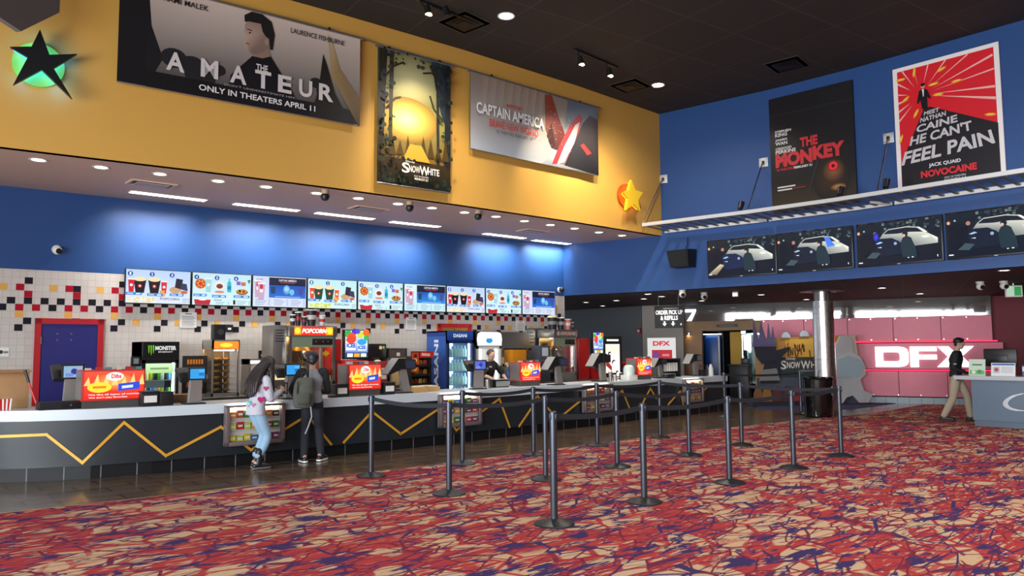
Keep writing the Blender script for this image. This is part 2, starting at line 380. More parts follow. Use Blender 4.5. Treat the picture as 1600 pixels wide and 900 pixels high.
# walls the photo does not face, with the window front that lights the hall
plain = mat('side_wall_paint', '#8a7f78', .7)
fr = mat('dark_window_frame', '#26282b', .4, .4); WZ0, WZ1 = .3, 3.9
wb = MB(plain); wb.box(-6.15, -6, -8, 15, 0, WZ0); wb.box(-6.15, -6, -8, 15, WZ1, Z_CEIL); wb.box(-6.15, -6, -8, -7.5, WZ0, WZ1); wb.box(-6.15, -6, 9, 15, WZ0, WZ1)
struct(wb.build('wall_left', smooth=0))
for i in range(6):
    y0 = -7.5 + i * 2.75
    w = MB(fr); w.box(-6.12, -6.02, y0, y0 + .09, WZ0, WZ1); w.box(-6.12, -6.02, y0 + 2.66, y0 + 2.75, WZ0, WZ1)
    for z in (WZ0, 2.4, WZ1 - .08): w.box(-6.12, -6.02, y0, y0 + 2.75, z, z + .08)
    w.use(GLASS).box(-6.075, -6.065, y0 + .09, y0 + 2.66, WZ0 + .08, WZ1 - .08)
    struct(w.build('window_%d' % (i + 1), smooth=0))
struct(MB(plain).box(-6, 28, -8.15, -8, 0, Z_CEIL).build('wall_behind', smooth=0))
wall_strip('wall_far_side', [(27.9, 22), (27.9, -8)], 0, Z_LOW + .1, plain)

# the passage beyond the blue wall
pg = [tuple(atD(x, 540, d)[:2]) for x, d in ((830, 28.5), (888, 27), (1003, 24.6))]
wall_strip('wall_dark_grey', pg, 0, Z_LOW + .02, grey_paint, .1)
G1 = tuple(atD(1004, 540, 24.5)[:2]); G2 = tuple(atD(1068, 540, 24.15)[:2])
wall_strip('wall_light_grey', [G1, G2], 0, Z_LOW + .02, lgrey_paint, .3)
# ---------------------------------------------------------------- the long service counter
Z_TOP, Z_APR, Z_TOE = .89, .755, .17
CF = [(.55, 13.0), (.75, 12.35), (1.15, 11.75), (1.75, 11.3), (2.4, 11.0), (3.1, 10.85), (4, 10.75), (6, 10.66), (8, 10.68), (9.5, 10.78), (11, 10.95), (12.5, 11.1), (14, 11.2), (15.5, 11.25), (17.1, 11.28)]
def off(pts, d):
    out = []
    for i, p in enumerate(pts):
        a = pts[max(i - 1, 0)]; b = pts[min(i + 1, len(pts) - 1)]; v = Vector((b[0] - a[0], b[1] - a[1])).normalized(); out.append((p[0] - v.y * d, p[1] + v.x * d))
    return out
charcoal = mat('charcoal_counter_laminate', '#22282d', .36, spec=.35, var=.06, vscale=3); whitetop = mat('pale_grey_solid_surface', '#c8d2d8', .3)
toe_m = mat('black_toe_tile', '#141416', .45, spec=.25)
ct = thing('service_counter', 'long charcoal concession counter with white edge and gold zigzag strips', 'counter', (8, 11.3, 0))
CO = Vector((8, 11.3, 0))
def band(m, d0, d1, z0, z1, pts=CF):
    a = off(pts, d0); b = off(pts, d1)
    return MB(m).hull([[(p[0] - CO.x, p[1] - CO.y, z0), (q[0] - CO.x, q[1] - CO.y, z0), (q[0] - CO.x, q[1] - CO.y, z1), (p[0] - CO.x, p[1] - CO.y, z1)] for p, q in zip(a, b)])
band(charcoal, 0, .1, Z_TOE, Z_APR).build('front_panel', ct, smooth=.35)
tb = band(toe_m, .05, .1, 0, Z_TOE); fa = off(CF, .047)
tot = 0; tb.use(mat('toe_joint', '#6b6d70', .5))
for a, b in zip(fa, fa[1:]):
    L_ = math.dist(a, b); k = math.ceil((tot) / .42) * .42
    while k < tot + L_:
        t = (k - tot) / L_; x = a[0] + (b[0] - a[0]) * t - CO.x; y = a[1] + (b[1] - a[1]) * t - CO.y; v = ((b[0] - a[0]) / L_ * .006, (b[1] - a[1]) / L_ * .006)
        tb.zprism([(x - v[0], y - v[1]), (x + v[0], y + v[1]), (x + v[0], y + v[1] + .01), (x - v[0], y - v[1] + .01)], .004, Z_TOE - .003); k += .42
    tot += L_
tb.build('toe_kick', ct, smooth=0)
band(whitetop, -.03, .78, Z_APR, Z_TOP).build('worktop', ct, smooth=.35)
band(charcoal, .70, .78, 0, Z_APR).build('rear_panel', ct, smooth=.35)
MB(charcoal).box(17.0 - CO.x, 17.1 - CO.x, 11.3 - CO.y, 12.0 - CO.y, 0, Z_APR).build('end_panel', ct, smooth=0)
# gold zigzag: corner points as seen along the front
def front_hit(x, y):
    best = None; d = ray(x, y)
    for p, q in zip(CF, CF[1:]):
        P = onL(x, y, p, q); v = Vector((q[0] - p[0], q[1] - p[1])); t = (Vector((P.x - p[0], P.y - p[1]))).dot(v) / v.length_squared
        if -.001 <= t <= 1.001 and (P - CAM).dot(d) > 0:
            if best is None or (P - CAM).length < (best[0] - CAM).length: best = (P, p, q)
    return best or (onL(x, y, CF[-2], CF[-1]), CF[-2], CF[-1])
gold = mat('gold_strip', '#e0a438', .4, .2)
ZIG = [[(0, 682), (73, 679), (129, 723), (194, 660), (259, 712), (345, 667), (392, 703), (470, 655), (481, 650), (517, 694)],
       [(537, 691), (581, 643), (626, 678), (685, 639), (713, 672), (780, 623), (796, 667)], [(811, 666), (832, 635)], [(836, 622), (840, 619), (843, 623)],
       [(856, 638), (862, 645)], [(880, 648), (912, 622), (935, 645), (972, 610), (983, 637)], [(1003, 632), (1016, 607), (1025, 622)], [(1044, 632), (1063, 611), (1068, 635), (1094, 615), (1106, 604)]]
zg = []
for ln in ZIG:
    for a, b in zip(ln, ln[1:]):
        g = MB(gold); n = 6; P = []
        for i in range(n + 1):
            h = front_hit(a[0] + (b[0] - a[0]) * i / n, a[1] + (b[1] - a[1]) * i / n); P.append(h)
        d = (P[-1][0] - P[0][0]); s = Vector((math.hypot(d.x, d.y), d.z)); wv = .017
        # strip as a flat bar lying on the panel
        tz = wv * (abs(s.x) / s.length); th = wv * (s.y / s.length)
        e0 = -.017 if True else 0
        rings = []
        for i, (Q, p, q) in enumerate(P):
            v = Vector((q[0] - p[0], q[1] - p[1])).normalized(); nn = Vector((v.y, -v.x)) 
            ex = (e0 if i == 0 else (-e0 if i == n else 0)) / max(s.length, .01)
            B = Vector((Q.x - CO.x, Q.y - CO.y, Q.z)) + Vector((d.x, d.y, d.z)) * ex
            o1 = Vector((-v.x * th, -v.y * th, tz)); f = Vector((nn.x, nn.y, 0)) * .011
            rings.append([B + o1, B - o1, B - o1 + f, B + o1 + f])
        g.hull(rings); g.build('gold_strip', ct, smooth=0)
# lit candy cases let into the counter front
CASES = [('candy display case let into the counter where two customers stand, farthest left of its kind', 348, 440, 630, 690), ('candy display case behind the first row of belt posts, just below the blue drinks cooler', 681, 745, 614, 660),
         ('candy display case in the counter front below the right popcorn machine', 907, 951, 606, 642), ('smallest candy display case at the far right end of the counter', 1064, 1093, 594, 626)]
case_m = mat('bronze_grey_case_frame', '#85797a', .35, .5); case_in = mat('white_case_lining', '#d9d4cc', .6)
candy_cols = ['#d8c21f', '#c22a26', '#3a7a35', '#e38b1f', '#2f6fb4', '#e8e2d4', '#7a2f6a', '#c5c94a', '#b0452a', '#1f1c20', '#d9a52e', '#c93b5e']
cidx = 0
CUTS = []
for ci, (lab, xa, xb, yt, yb) in enumerate(CASES):
    A, p, q = front_hit(xa, (yt + yb) / 2); B, _, _ = front_hit(xb, (yt + yb) / 2)
    wd = (B - A).length; c = (A + B) / 2; rz = ang(A, B); z1 = Z_TOP - .03; z0 = .30
    t = thing('candy_display_case', lab, 'display case', (c.x, c.y, 0), rz, 'candy cases in the counter front')
    h = wd / 2; y0 = -.135; vv = (B - A).normalized(); nv = Vector((vv.y, -vv.x, 0)); c = c + nv * max([0] + [(Vector((p_[0], p_[1], 0)) - Vector((A.x, A.y, 0))).dot(nv) for p_ in CF if min(A.x, B.x) < p_[0] < max(A.x, B.x)]); t.location = (c.x, c.y, 0)
    f = MB(case_m)
    for (x0, x1, a, b) in ((-h, -h + .055, z0, z1), (h - .055, h, z0, z1), (-h, h, z0, z0 + .055), (-h, h, z1 - .03, z1)): f.box(x0, x1, y0, y0 + .05, a, b, .006)
    f.box(-h, -h + .02, y0 + .05, -.036, z0, z1); f.box(h - .02, h, y0 + .05, -.036, z0, z1); f.box(-h, h, y0 + .05, -.036, z0, z0 + .02)
    f.build('frame', t)
    MB(case_in).box(-h + .02, h - .02, -.044, -.036, z0 + .02, z1 - .03).build('lining', t, smooth=0)
    MB(mat('case_light', '#fff4dc', .5, emit=14)).box(-h + .07, h - .07, y0 + .06, y0 + .085, z1 - .05, z1 - .035).build('case_lamp', t, smooth=0)
    MB(GLASS).box(-h + .055, h - .055, y0 + .015, y0 + .02, z0 + .055, z1 - .03).build('glass_pane', t, smooth=0)
    zs = [z0 + .06, z0 + .22, z0 + .38]
    for z in zs[1:]: MB(mat('shelf_glass', '#cfd6d2', .2)).box(-h + .03, h - .03, y0 + .052, -.046, z - .008, z).build('shelf', t, smooth=0)
    cl = ['orange', 'yellow', 'red', 'green', 'blue', 'white', 'purple', 'lime', 'brown', 'black', 'golden', 'pink']
    n = 7 if ci == 0 else (6 if ci == 1 else 5)
    for r, z in enumerate(zs):
        for k in range(n):
            w_ = (wd - .13) / n; x = -h + .065 + w_ * (k + .5); hh = .065 + .045 * RND.random(); col = candy_cols[(k * 5 + r * 7 + ci * 3 + RND.randrange(3)) % 12]
            m = MB(mat('candy_' + col[1:], col, .4)); m.box(-w_ * .44, w_ * .44, -.018, .018, 0, hh, .004); m.use(PAPER).box(-w_ * .3, w_ * .3, -.0195, -.018, hh * .35, hh * .62)
            P = Matrix.Rotation(rz, 3, 'Z') @ Vector((x, -.066, z + .001)) + Vector((c.x, c.y, 0))
            o = m.build('candy_box', None, P, rz + (RND.random() - .5) * .06, smooth=0)
            tag(o, 'candy packet on the %s shelf of the %s' % (('bottom', 'middle', 'top')[r], ('candy case by the two customers', 'candy case below the blue cooler', 'candy case below the right popcorn machine', 'candy case at the far right counter end')[ci]), 'candy', 'candy packets on the %s shelf, case %s' % (('bottom', 'middle', 'top')[r], 'abcd'[ci]))
# ---------------------------------------------------------------- belt posts
gun = mat('gunmetal_post', '#4a4f58', .32, .75); blackbase = mat('black_post_base', '#1b1b1c', .38); belt_m = mat('dark_belt_webbing', '#20232b', .8)
PX = [[(4.98, 5.16), (6.37, 5.24), (7.99, 5.27), (9.57, 5.32), (11.12, 5.42)], [(5.14, 7.01), (6.57, 6.95), (7.97, 7.01), (9.58, 7.0), (11.18, 7.12)], [(5.13, 8.68), (6.60, 8.68), (7.95, 8.67), (9.46, 8.75), (11.1, 8.73)]]
POST_H = 1.03
post_lab = {(0, 0): 'nearest grey belt post, standing alone at the front corner of the carpet queue', (0, 1): 'grey belt post in the front queue row, second from the near corner', (0, 2): 'grey belt post in the middle of the front queue row', (0, 3): 'grey belt post in the front queue row in line with the round trash can', (0, 4): 'grey belt post ending the front queue row on the right',
 (1, 0): 'grey belt post at the left end of the middle queue row', (1, 1): 'grey belt post in the middle row right behind the nearest post', (1, 2): 'grey belt post at the centre of the middle queue row', (1, 3): 'slightly shorter grey belt post in the middle queue row', (1, 4): 'grey belt post ending the middle queue row near the entrance',
 (2, 0): 'grey belt post at the carpet edge nearest the two customers', (2, 1): 'grey belt post at the carpet edge before the case below the blue cooler', (2, 2): 'grey belt post at the middle of the row along the carpet edge', (2, 3): 'grey belt post at the carpet edge before the right popcorn machine', (2, 4): 'grey belt post at the far right of the row along the carpet edge'}
def make_post(x, y, h, lab, cat='belt post', z=.008):
    t = thing('stanchion', lab, cat, (x, y, z), 0, 'belt posts on the carpet')
    MB(blackbase).lathe([(.185, 0), (.19, .006), (.185, .014), (.15, .028), (.08, .045), (.045, .055)], n=28).build('base', t)
    MB(gun).cyl((0, 0, .04), (0, 0, h - .09), .034, n=18).build('pole', t)
    c = MB(gun); c.cyl((0, 0, h - .095), (0, 0, h - .01), .037, n=18); c.cyl((0, 0, h - .01), (0, 0, h), .034, .028, n=18)
    for a in range(4): c.box(-.012 + .036 * math.cos(a * math.pi / 2), .012 + .036 * math.cos(a * math.pi / 2), -.012 + .036 * math.sin(a * math.pi / 2), .012 + .036 * math.sin(a * math.pi / 2), h - .08, h - .025, .003)
    c.build('belt_head', t); return t
POSTS = {}
for (r, c), lab in post_lab.items():
    x, y = PX[r][c]; POSTS[r, c] = make_post(x, y, POST_H - (.06 if (r, c) == (1, 3) else 0), lab)
Q1 = onZ(1252, 647); Q0 = onZ(1133, 652)
POSTS['q'] = make_post(Q1.x, Q1.y, POST_H, 'far grey belt post beside the round trash can', z=.009); POSTS['p'] = make_post(Q0.x, Q0.y, POST_H, 'far grey belt post on the dark tiles in front of the entrance', z=.001)
def belt(a, b, sag=.06):
    A = POSTS[a]; B = POSTS[b]; pa = Vector(A.location); pb = Vector(B.location); d = pb - pa; d.z = 0; u = d.normalized(); pa2 = u * .056; L_ = d.length
    m = MB(belt_m); rings = []; n = Vector((-u.y, u.x, 0)) * .0015
    for i in range(13):
        s = i / 12; P = pa2 + (d - 2 * pa2) * s; z = POST_H - .05 - sag * 4 * s * (1 - s)
        if b == (1, 3): z -= .06 * s
        rings.append([(P + n) + Vector((0, 0, z - .025)), (P - n) + Vector((0, 0, z - .025)), (P - n) + Vector((0, 0, z + .025)), (P + n) + Vector((0, 0, z + .025))])
    m.hull(rings); m.build('belt', A)
for a, b in (((2, 0), (1, 0)), ((2, 1), (2, 2)), ((2, 2), (2, 3)), ((2, 3), (2, 4)), ((2, 4), (1, 4)), ((1, 4), (0, 4)), ((1, 0), (1, 1)), ((1, 1), (1, 2)), ((1, 2), (1, 3)), ((0, 0), (0, 1)), ((0, 1), (0, 2)), ((0, 2), (0, 3)), ((0, 3), (0, 4)), ('p', 'q')): belt(a, b, .035)
# ---------------------------------------------------------------- round trash can and mirrored column
tc = onZ(1280, 651); t = thing('trash_can', 'tall glossy black round trash can at the foot of the mirrored column', 'trash can', (tc.x, tc.y, .008))
MB(mat('glossy_black', '#0c0d0f', .12, coat=.5)).lathe([(.29, 0), (.31, .02), (.325, .85), (.325, .87), (.315, .87), (.31, .845)], n=36, cap=False).build('body', t)
MB(BLACK).lathe([(.31, .80), (.15, .78), (.001, .775)], n=30, cap=False).build('inner_lid', t)
MB(mat('glossy_black', '#0c0d0f')).lathe([(.326, .845), (.342, .85), (.345, .885), (.33, .90), (.315, .885)], n=36, cap=False).build('rim', t)
s = AM(); s.rect(-.04, .3, .04, .5, '#c9cbc8'); s.rect(-.03, .32, .03, .4, '#333333'); s.build('sticker', t, (0, -.333, .2), 0)
cc = atD(1288, 540, 18.6)
mirror = mat('hammered_mirror_steel', '#e2dfdb', .27, 1., bump=.55, vscale=9)
t = thing('mirrored_column', 'floor to ceiling column clad in polished steel', 'column', (cc.x, cc.y, 0))
MB(mirror).cyl((0, 0, 0), (0, 0, 2.72), .245, n=48).build('cladding', t); MB(STEEL).cyl((0, 0, 2.72), (0, 0, Z_LOW), .20, n=40).build('collar', t)
MB(mat('dark_ceiling_ring', '#57525a', .5)).lathe([(.24, Z_LOW - .02), (.52, Z_LOW - .012), (.52, Z_LOW - .002)], n=40).build('ceiling_ring', t)
mk = MB(STEEL); mk.cyl((0, 0, 0), (0, 0, .1), .25, n=48); mk.cyl((0, 0, 1.3), (0, 0, 1.315), .2475, n=48); mk.build('seam_band', t)
t['kind'] = 'thing'
# ---------------------------------------------------------------- customer service desk on the right
desk_m = mat('slate_blue_desk_laminate', '#6d7f90', .45, var=.04); dtop = mat('pale_desk_top', '#c6ccd0', .3); dtoe = mat('steel_blue_toe', '#5c6b78', .35, .4)
D0 = onZ(1521, 666); 
d_ang = ang(tuple(onZ(1521, 664)[:2]), tuple(onZ(1600, 669)[:2]))
t = thing('service_desk', 'grey blue guest service desk with silver swirl emblem on its front', 'desk', (D0.x, D0.y, .008), d_ang); DESK = t
MB(desk_m).box(0, 2.6, 0, .75, .12, .92, .004).build('body', t)
MB(dtoe).box(.02, 2.58, .02, .73, 0, .12).build('toe_kick', t)
MB(dtop).box(-.30, 2.65, -.06, .82, .92, 1.0, .01).build('top', t)
g = MB(mat('brushed_emblem', '#cfd6da', .25, .8))
def swirl(mb, cx, cz, a, b, w, t0, t1, tilt):
    pts_o, pts_i = [], []
    for i in range(25):
        th = math.radians(t0 + (t1 - t0) * i / 24); k = math.sin(math.pi * i / 24) * w; c, s_ = math.cos(th), math.sin(th)
        def T(x, z): return (cx + x * math.cos(tilt) - z * math.sin(tilt), cz + x * math.sin(tilt) + z * math.cos(tilt))
        pts_o.append(T(a * c, b * s_)); pts_i.append(T((a - k) * c, (b - k * .55) * s_))
    for i in range(24): mb.prism([pts_o[i], pts_o[i + 1], pts_i[i + 1], pts_i[i]], -.012, 0)
swirl(g, .92, .52, .38, .17, .09, 60, 285, .18); swirl(g, .92, .52, .38, .17, .09, -100, 110, .18)
g.build('swirl_emblem', t, smooth=0)
def desk_pt(x, y, z): return Matrix.Rotation(d_ang, 3, 'Z') @ Vector((x, y, 0)) + Vector((D0.x, D0.y, z))
ZD = 1.009
def sheet_stand(nm, x0, w_, h_, lab, draw, y=.02):
    t = thing(nm, lab, 'sign', desk_pt(x0 + w_ / 2, y, ZD), d_ang)
    MB(glassmat('acrylic', '#f4f6f6', .1)).xprism([(0, 0), (.004, 0), (.06, h_), (.056, h_)], -w_ / 2, w_ / 2).build('acrylic_holder', t, smooth=0)
    MB(WHITE).box(-w_ / 2, w_ / 2, 0, .08, 0, .004).build('foot', t, smooth=0)
    s = AM(); draw(s, w_, h_ - .01); o = s.build('printed_sheet', t, (0, -.002, .006)); o.rotation_euler = (-math.atan(.056 / h_), 0, 0)
def dr1(s, w, h):
    s.rect(-w / 2, 0, w / 2, h, '#cfe6cf'); s.rect(-w * .45, .02, w * .45, h * .32, '#7dbb7a'); s.rect(-w * .3, h * .62, w * .3, h * .7, '#3c7a45'); s.disc(-w * .2, h * .2, w * .12, '#e9f2d8'); s.disc(w * .15, h * .24, w * .14, '#4f9a5a')
def dr2(s, w, h):
    s.rect(-w / 2, 0, w / 2, h, '#f0f1f3'); s.rect(-w * .47, h * .82, w * .47, h * .95, '#3f6fae'); s.rect(-w * .42, h * .2, -w * .15, h * .7, '#c9cfd8'); s.disc(-w * .28, h * .48, w * .09, '#c0584a')
    for i in range(5): s.rect(-w * .08, h * (.25 + .1 * i), w * .4, h * (.28 + .1 * i), '#9aa3ad')
def dr3(s, w, h):
    s.rect(-w / 2, 0, w / 2, h, '#f2f0ec'); s.rect(-w * .3, h * .68, w * .3, h * .72, '#444444')
    for i in range(3): s.rect(-w * .35, h * (.3 + .12 * i), w * .35, h * (.33 + .12 * i), '#555555')
sheet_stand('sign_holder', -.04, .3, .34, 'green printed sheet in a stand at the left end of the service desk', dr1)
sheet_stand('sign_holder', .36, .42, .27, 'wide white sheet with a blue header on the service desk', dr2)
sheet_stand('sign_holder', 1.1, .6, .36, 'big white text sheet at the right end of the service desk', dr3)
t = thing('brochure_stack', 'small blue pack standing between the two white sheets on the desk', 'pack', desk_pt(.95, .1, ZD), d_ang); MB(mat('blue_pack', '#4d6c97', .5)).box(-.07, .07, -.03, .03, 0, .22, .006).build('carton', t); s = AM(); s.rect(-.06, .1, .06, .19, '#dfe3ea'); s.rect(-.05, .03, .05, .07, '#b5564a'); s.build('printed_front', t, (0, -.031, 0))
for x0, lab in ((.12, 'black monitor seen from behind on the desk near the usher'), (1.12, 'black monitor seen from behind at the right edge of the desk')):
    t = thing('monitor', lab, 'monitor', desk_pt(x0 + .27, .5, ZD), d_ang)
    MB(BLACK).box(-.3, .3, 0, .05, .18, .54, .02).build('screen_housing', t); MB(BLACK).box(-.05, .05, .03, .06, .02, .3, .01).build('neck', t); MB(BLACK).box(-.13, .13, -.06, .12, 0, .02, .008).build('foot', t); MB(DARK).box(-.14, .14, -.012, 0, .25, .42, .01).build('vent_plate', t)
# ---------------------------------------------------------------- banners, stars and lamps above the counter
def seg_at(poly, x, y):
    for p, q in zip(poly, poly[1:]):
        P = onL(x, y, p, q); v = Vector((q[0] - p[0], q[1] - p[1])); t = Vector((P.x - p[0], P.y - p[1])).dot(v) / v.length_squared
        if -.0005 <= t <= 1.0005: return P, p, q
    return onL(x, y, poly[-2], poly[-1]), poly[-2], poly[-1]
def frame4(TL, TR, BL, BR, poly, gap):
    """photo corners of something flat on a wall -> base point, turn, width, height"""
    cxp = (TL[0] + TR[0] + BL[0] + BR[0]) / 4; cyp = (TL[1] + TR[1] + BL[1] + BR[1]) / 4
    _, p, q = seg_at(poly, cxp, cyp); v = Vector((q[0] - p[0], q[1] - p[1])).normalized(); n = Vector((v.y, -v.x)) * gap
    p2 = (p[0] + n.x, p[1] + n.y); q2 = (q[0] + n.x, q[1] + n.y)
    a, b, c, d = [onL(*k, p2, q2) for k in (TL, TR, BL, BR)]
    def s(P): return (Vector((P.x, P.y)) - Vector(p2)).dot(v)
    x0 = (s(a) + s(c)) / 2; x1 = (s(b) + s(d)) / 2; z0 = (c.z + d.z) / 2; z1 = (a.z + b.z) / 2; m = Vector(p2) + v * (x0 + x1) / 2
    return (m.x, m.y, z0), ang(p, q), x1 - x0, z1 - z0
alu = mat('silver_rail', '#a9a59c', .35, .8)
def banner(TL, TR, BL, BR, lab, draw, gap=.1, wave=0):
    loc, rz, w, h = frame4(TL, TR, BL, BR, YEL, gap); t = thing('hanging_banner', lab, 'banner', loc, rz)
    MB(mat('vinyl_back', '#33302e', .6)).box(-w / 2, w / 2, 0, .012, 0, h).build('vinyl_sheet', t, smooth=0)
    s = AM(artmat('banner_print', 0, .42)); draw(s, w, h); s.build('printed_face', t)
    MB(alu).cyl((-w / 2 - .05, .006, h), (w / 2 + .05, .006, h), .018, n=8).build('top_rod', t); MB(alu).cyl((-w / 2, .006, 0), (w / 2, .006, 0), .014, n=8).build('bottom_rod', t)
    m = MB(DARK)
    for x in (-w * .35, w * .35): m.box(x - .02, x + .02, .0, .012, h + .015, h + .06)
    m.build('hanger', t, smooth=0); return t
def b_man(s, w, h):
    X = lambda u: (u - .5) * w; Z = lambda v: v * h
    s.rect(-w / 2, 0, w / 2, h * .38, '#1b1b1e', '#77706a'); s.rect(-w / 2, h * .38, w / 2, h, '#77706a', '#cfc0b2')
    s.rect(X(0), 0, X(.1), h, '#121214', '#1d1c1e'); s.poly([(X(.1), h), (X(.1), 0), (X(.16), Z(.3)), (X(.115), Z(.6))], '#1a1a1c')
    for u, v, r in ((.2, .33, .05), (.27, .3, .045), (.37, .3, .03), (.47, .24, .05), (.3, .2, .06), (.79, .38, .03), (.83, .3, .04)): s.disc(X(u), Z(v), r * w, '#222124', r * w * .8, 16)
    s.rect(X(.1), 0, X(.97), Z(.16), '#141416')
    s.poly([(X(.84), Z(.95)), (X(.86), Z(.5)), (X(.99), 0), (X(1), 0), (X(1), Z(.3)), (X(.9), Z(.6)), (X(.86), Z(.9))], ['#b5a07c', '#9b8256', '#3a3120', '#4a3a20', '#6d5836', '#8c7450', '#b5a07c'])
    s.poly([(X(.76), 0), (X(.8), Z(.3)), (X(.82), Z(.72)), (X(.84), Z(.6)), (X(.88), Z(.3)), (X(.96), 0)], '#1f1c1a')
    s.poly([(X(.4), 0), (X(.42), Z(.28)), (X(.485), Z(.46)), (X(.52), Z(.56)), (X(.585), Z(.56)), (X(.62), Z(.44)), (X(.68), Z(.24)), (X(.73), 0)], '#16161b')
    s.poly([(X(.505), Z(.52)), (X(.51), Z(.62)), (X(.572), Z(.66)), (X(.585), Z(.56)), (X(.55), Z(.52))], '#8d7666')
    s.poly([(X(.472), Z(.76)), (X(.478), Z(.70)), (X(.468), Z(.655)), (X(.477), Z(.64)), (X(.482), Z(.58)), (X(.5), Z(.545)), (X(.525), Z(.545)), (X(.56), Z(.60)), (X(.575), Z(.68)), (X(.575), Z(.84)), (X(.54), Z(.92)), (X(.485), Z(.9)), (X(.474), Z(.83))], ['#b79c8a'] * 5 + ['#7d685c'] * 4 + ['#937b6c'] * 4)
    s.poly([(X(.472), Z(.86)), (X(.47), Z(.93)), (X(.5), Z(.985)), (X(.545), Z(.985)), (X(.585), Z(.93)), (X(.6), Z(.8)), (X(.592), Z(.63)), (X(.58), Z(.63)), (X(.577), Z(.74)), (X(.56), Z(.76)), (X(.548), Z(.8)), (X(.54), Z(.88)), (X(.49), Z(.875))], '#201d1d')
    s.disc(X(.566), Z(.70), w * .009, '#a08572', w * .014); s.stroke([(X(.482), Z(.79)), (X(.503), Z(.785))], w * .004, '#2a2020'); s.disc(X(.494), Z(.757), w * .004, '#2b2220'); s.stroke([(X(.477), Z(.64)), (X(.492), Z(.637))], w * .004, '#5a3c38')
    s.text('RAMI MALEK', X(.24), Z(.87), w * .17, h * .055, '#2a2624', .01); s.text('LAURENCE FISHBURNE', X(.795), Z(.865), w * .25, h * .055, '#2a2624', .01)
    s.text('THE', X(.548), Z(.38), w * .05, h * .07, '#d8d4d0', .02)
    for ch, u in zip('AMATEUR', (.205, .335, .45, .553, .647, .74, .835)): s.text(ch, X(u), Z(.20), w * (.06 if ch in 'EU' else .068), h * .185, '#cfcac6', .03)
    s.text('DON\'T UNDERESTIMATE HIM.', X(.545), Z(.155), w * .3, h * .022, '#a5a09c', .0); s.text('ONLY IN THEATERS APRIL 11', X(.54), Z(.06), w * .49, h * .06, '#e2dedb', .02)
banner((186, -37), (562, 60), (184.5, 131), (562.5, 193.7), 'wide dark grey film banner with a man in a black coat', b_man)
def b_wood(s, w, h):
    X = lambda u: (u - .5) * w; Z = lambda v: v * h; r = random.Random(3)
    s.rect(-w / 2, h * .55, w / 2, h, '#8c8a4c', '#4d5a48'); s.rect(-w / 2, h * .2, w / 2, h * .55, '#7a5a22', '#8c8a4c'); s.rect(-w / 2, 0, w / 2, h * .2, '#101610', '#3a2c14')
    def glow(u, v, ru, rv, c0, c1): # soft patch of light clipped to the sheet
        pts = [(X(min(1, max(0, u + ru * math.cos(2 * math.pi * i / 32)))), Z(min(1, max(0, v + rv * math.sin(2 * math.pi * i / 32))))) for i in range(32)]; y = s.up(); ce = (X(u), y, Z(v))
        for i in range(32): s.face([ce, (pts[i][0], y, pts[i][1]), (pts[(i + 1) % 32][0], y, pts[(i + 1) % 32][1])], [c0, c1, c1])
    glow(.45, .8, .5, .2, '#cfca92', '#7c7a4a'); glow(.4, .5, .42, .17, '#ffd86a', '#8c6a28'); glow(.38, .5, .24, .1, '#ffeea0', '#f0c050')
    s.poly([(X(1), Z(.4)), (X(1), Z(1)), (X(.72), Z(1)), (X(.78), Z(.8)), (X(.86), Z(.6))], '#26333f'); s.poly([(X(0), Z(.4)), (X(0), Z(1)), (X(.1), Z(1)), (X(.06), Z(.7))], '#3b3f2a')
    # dark tree trunks framing a golden clearing, with a winding path
    for u0, u1, u2, u3, c in ((0, .07, .12, .02, '#2a241a'), (.14, .18, .21, .15, '#3a3220'), (.9, 1, 1, .94, '#1d2228'), (.8, .84, .83, .79, '#2a2c2a')): s.poly([(X(u0), Z(.2)), (X(u1), Z(.2)), (X(u2), Z(1)), (X(u3), Z(1))], c)
    for p in (((.05, .75), (.2, .88), (.34, .93)), ((.95, .7), (.8, .84), (.7, .95)), ((.9, .55), (.76, .62), (.7, .72)), ((.1, .55), (.22, .64), (.3, .66)), ((.84, .86), (.72, .9), (.6, .88))): s.stroke([(X(q), Z(k)) for q, k in p], w * .022, '#2b2618')
    for i in range(9): # pines in front of the glow
        u = .08 + .105 * i; b = .2 + .05 * r.random(); k = .1 + .1 * r.random(); s.poly([(X(u - .05), Z(b)), (X(u + .05), Z(b)), (X(u), Z(b + k))], '#4a3a18')
    s.poly([(X(.33), Z(.2)), (X(.42), Z(.32)), (X(.58), Z(.32)), (X(.7), Z(.2))], '#c99a34')
    for i in range(320):
        u, v = r.random(), r.random(); e = min(u, 1 - u)
        if v < .2 or e < .2 and r.random() < .8 or v > .9 and r.random() < .4: s.disc(X(min(.955, max(.045, u))), Z(min(.98, max(.02, v))), w * (.01 + .02 * r.random()), r.choice(['#16201a', '#22301f', '#101414', '#2c3a24']), None, 7)
    s.text('Disney', X(.38), Z(.163), w * .12, h * .018, '#efe6d6', .01); s.text('S', X(.32), Z(.088), w * .1, h * .075, '#efe9dc', .02); s.text('NOW', X(.44), Z(.098), w * .15, h * .05, '#efe9dc', .02); s.text('W', X(.57), Z(.088), w * .13, h * .068, '#efe9dc', .02); s.text('HITE', X(.7), Z(.098), w * .16, h * .05, '#efe9dc', .02)
    s.text('ONLY IN THEATERS', X(.53), Z(.068), w * .2, h * .012, '#d9d2c4', .01); s.text('MARCH 21', X(.53), Z(.045), w * .18, h * .018, '#e9e2d4', .03)
banner((590, 72.5), (703.6, 102), (590, 285.5), (703.6, 301), 'tall narrow forest banner with glowing clearing, between the two wide banners', b_wood)
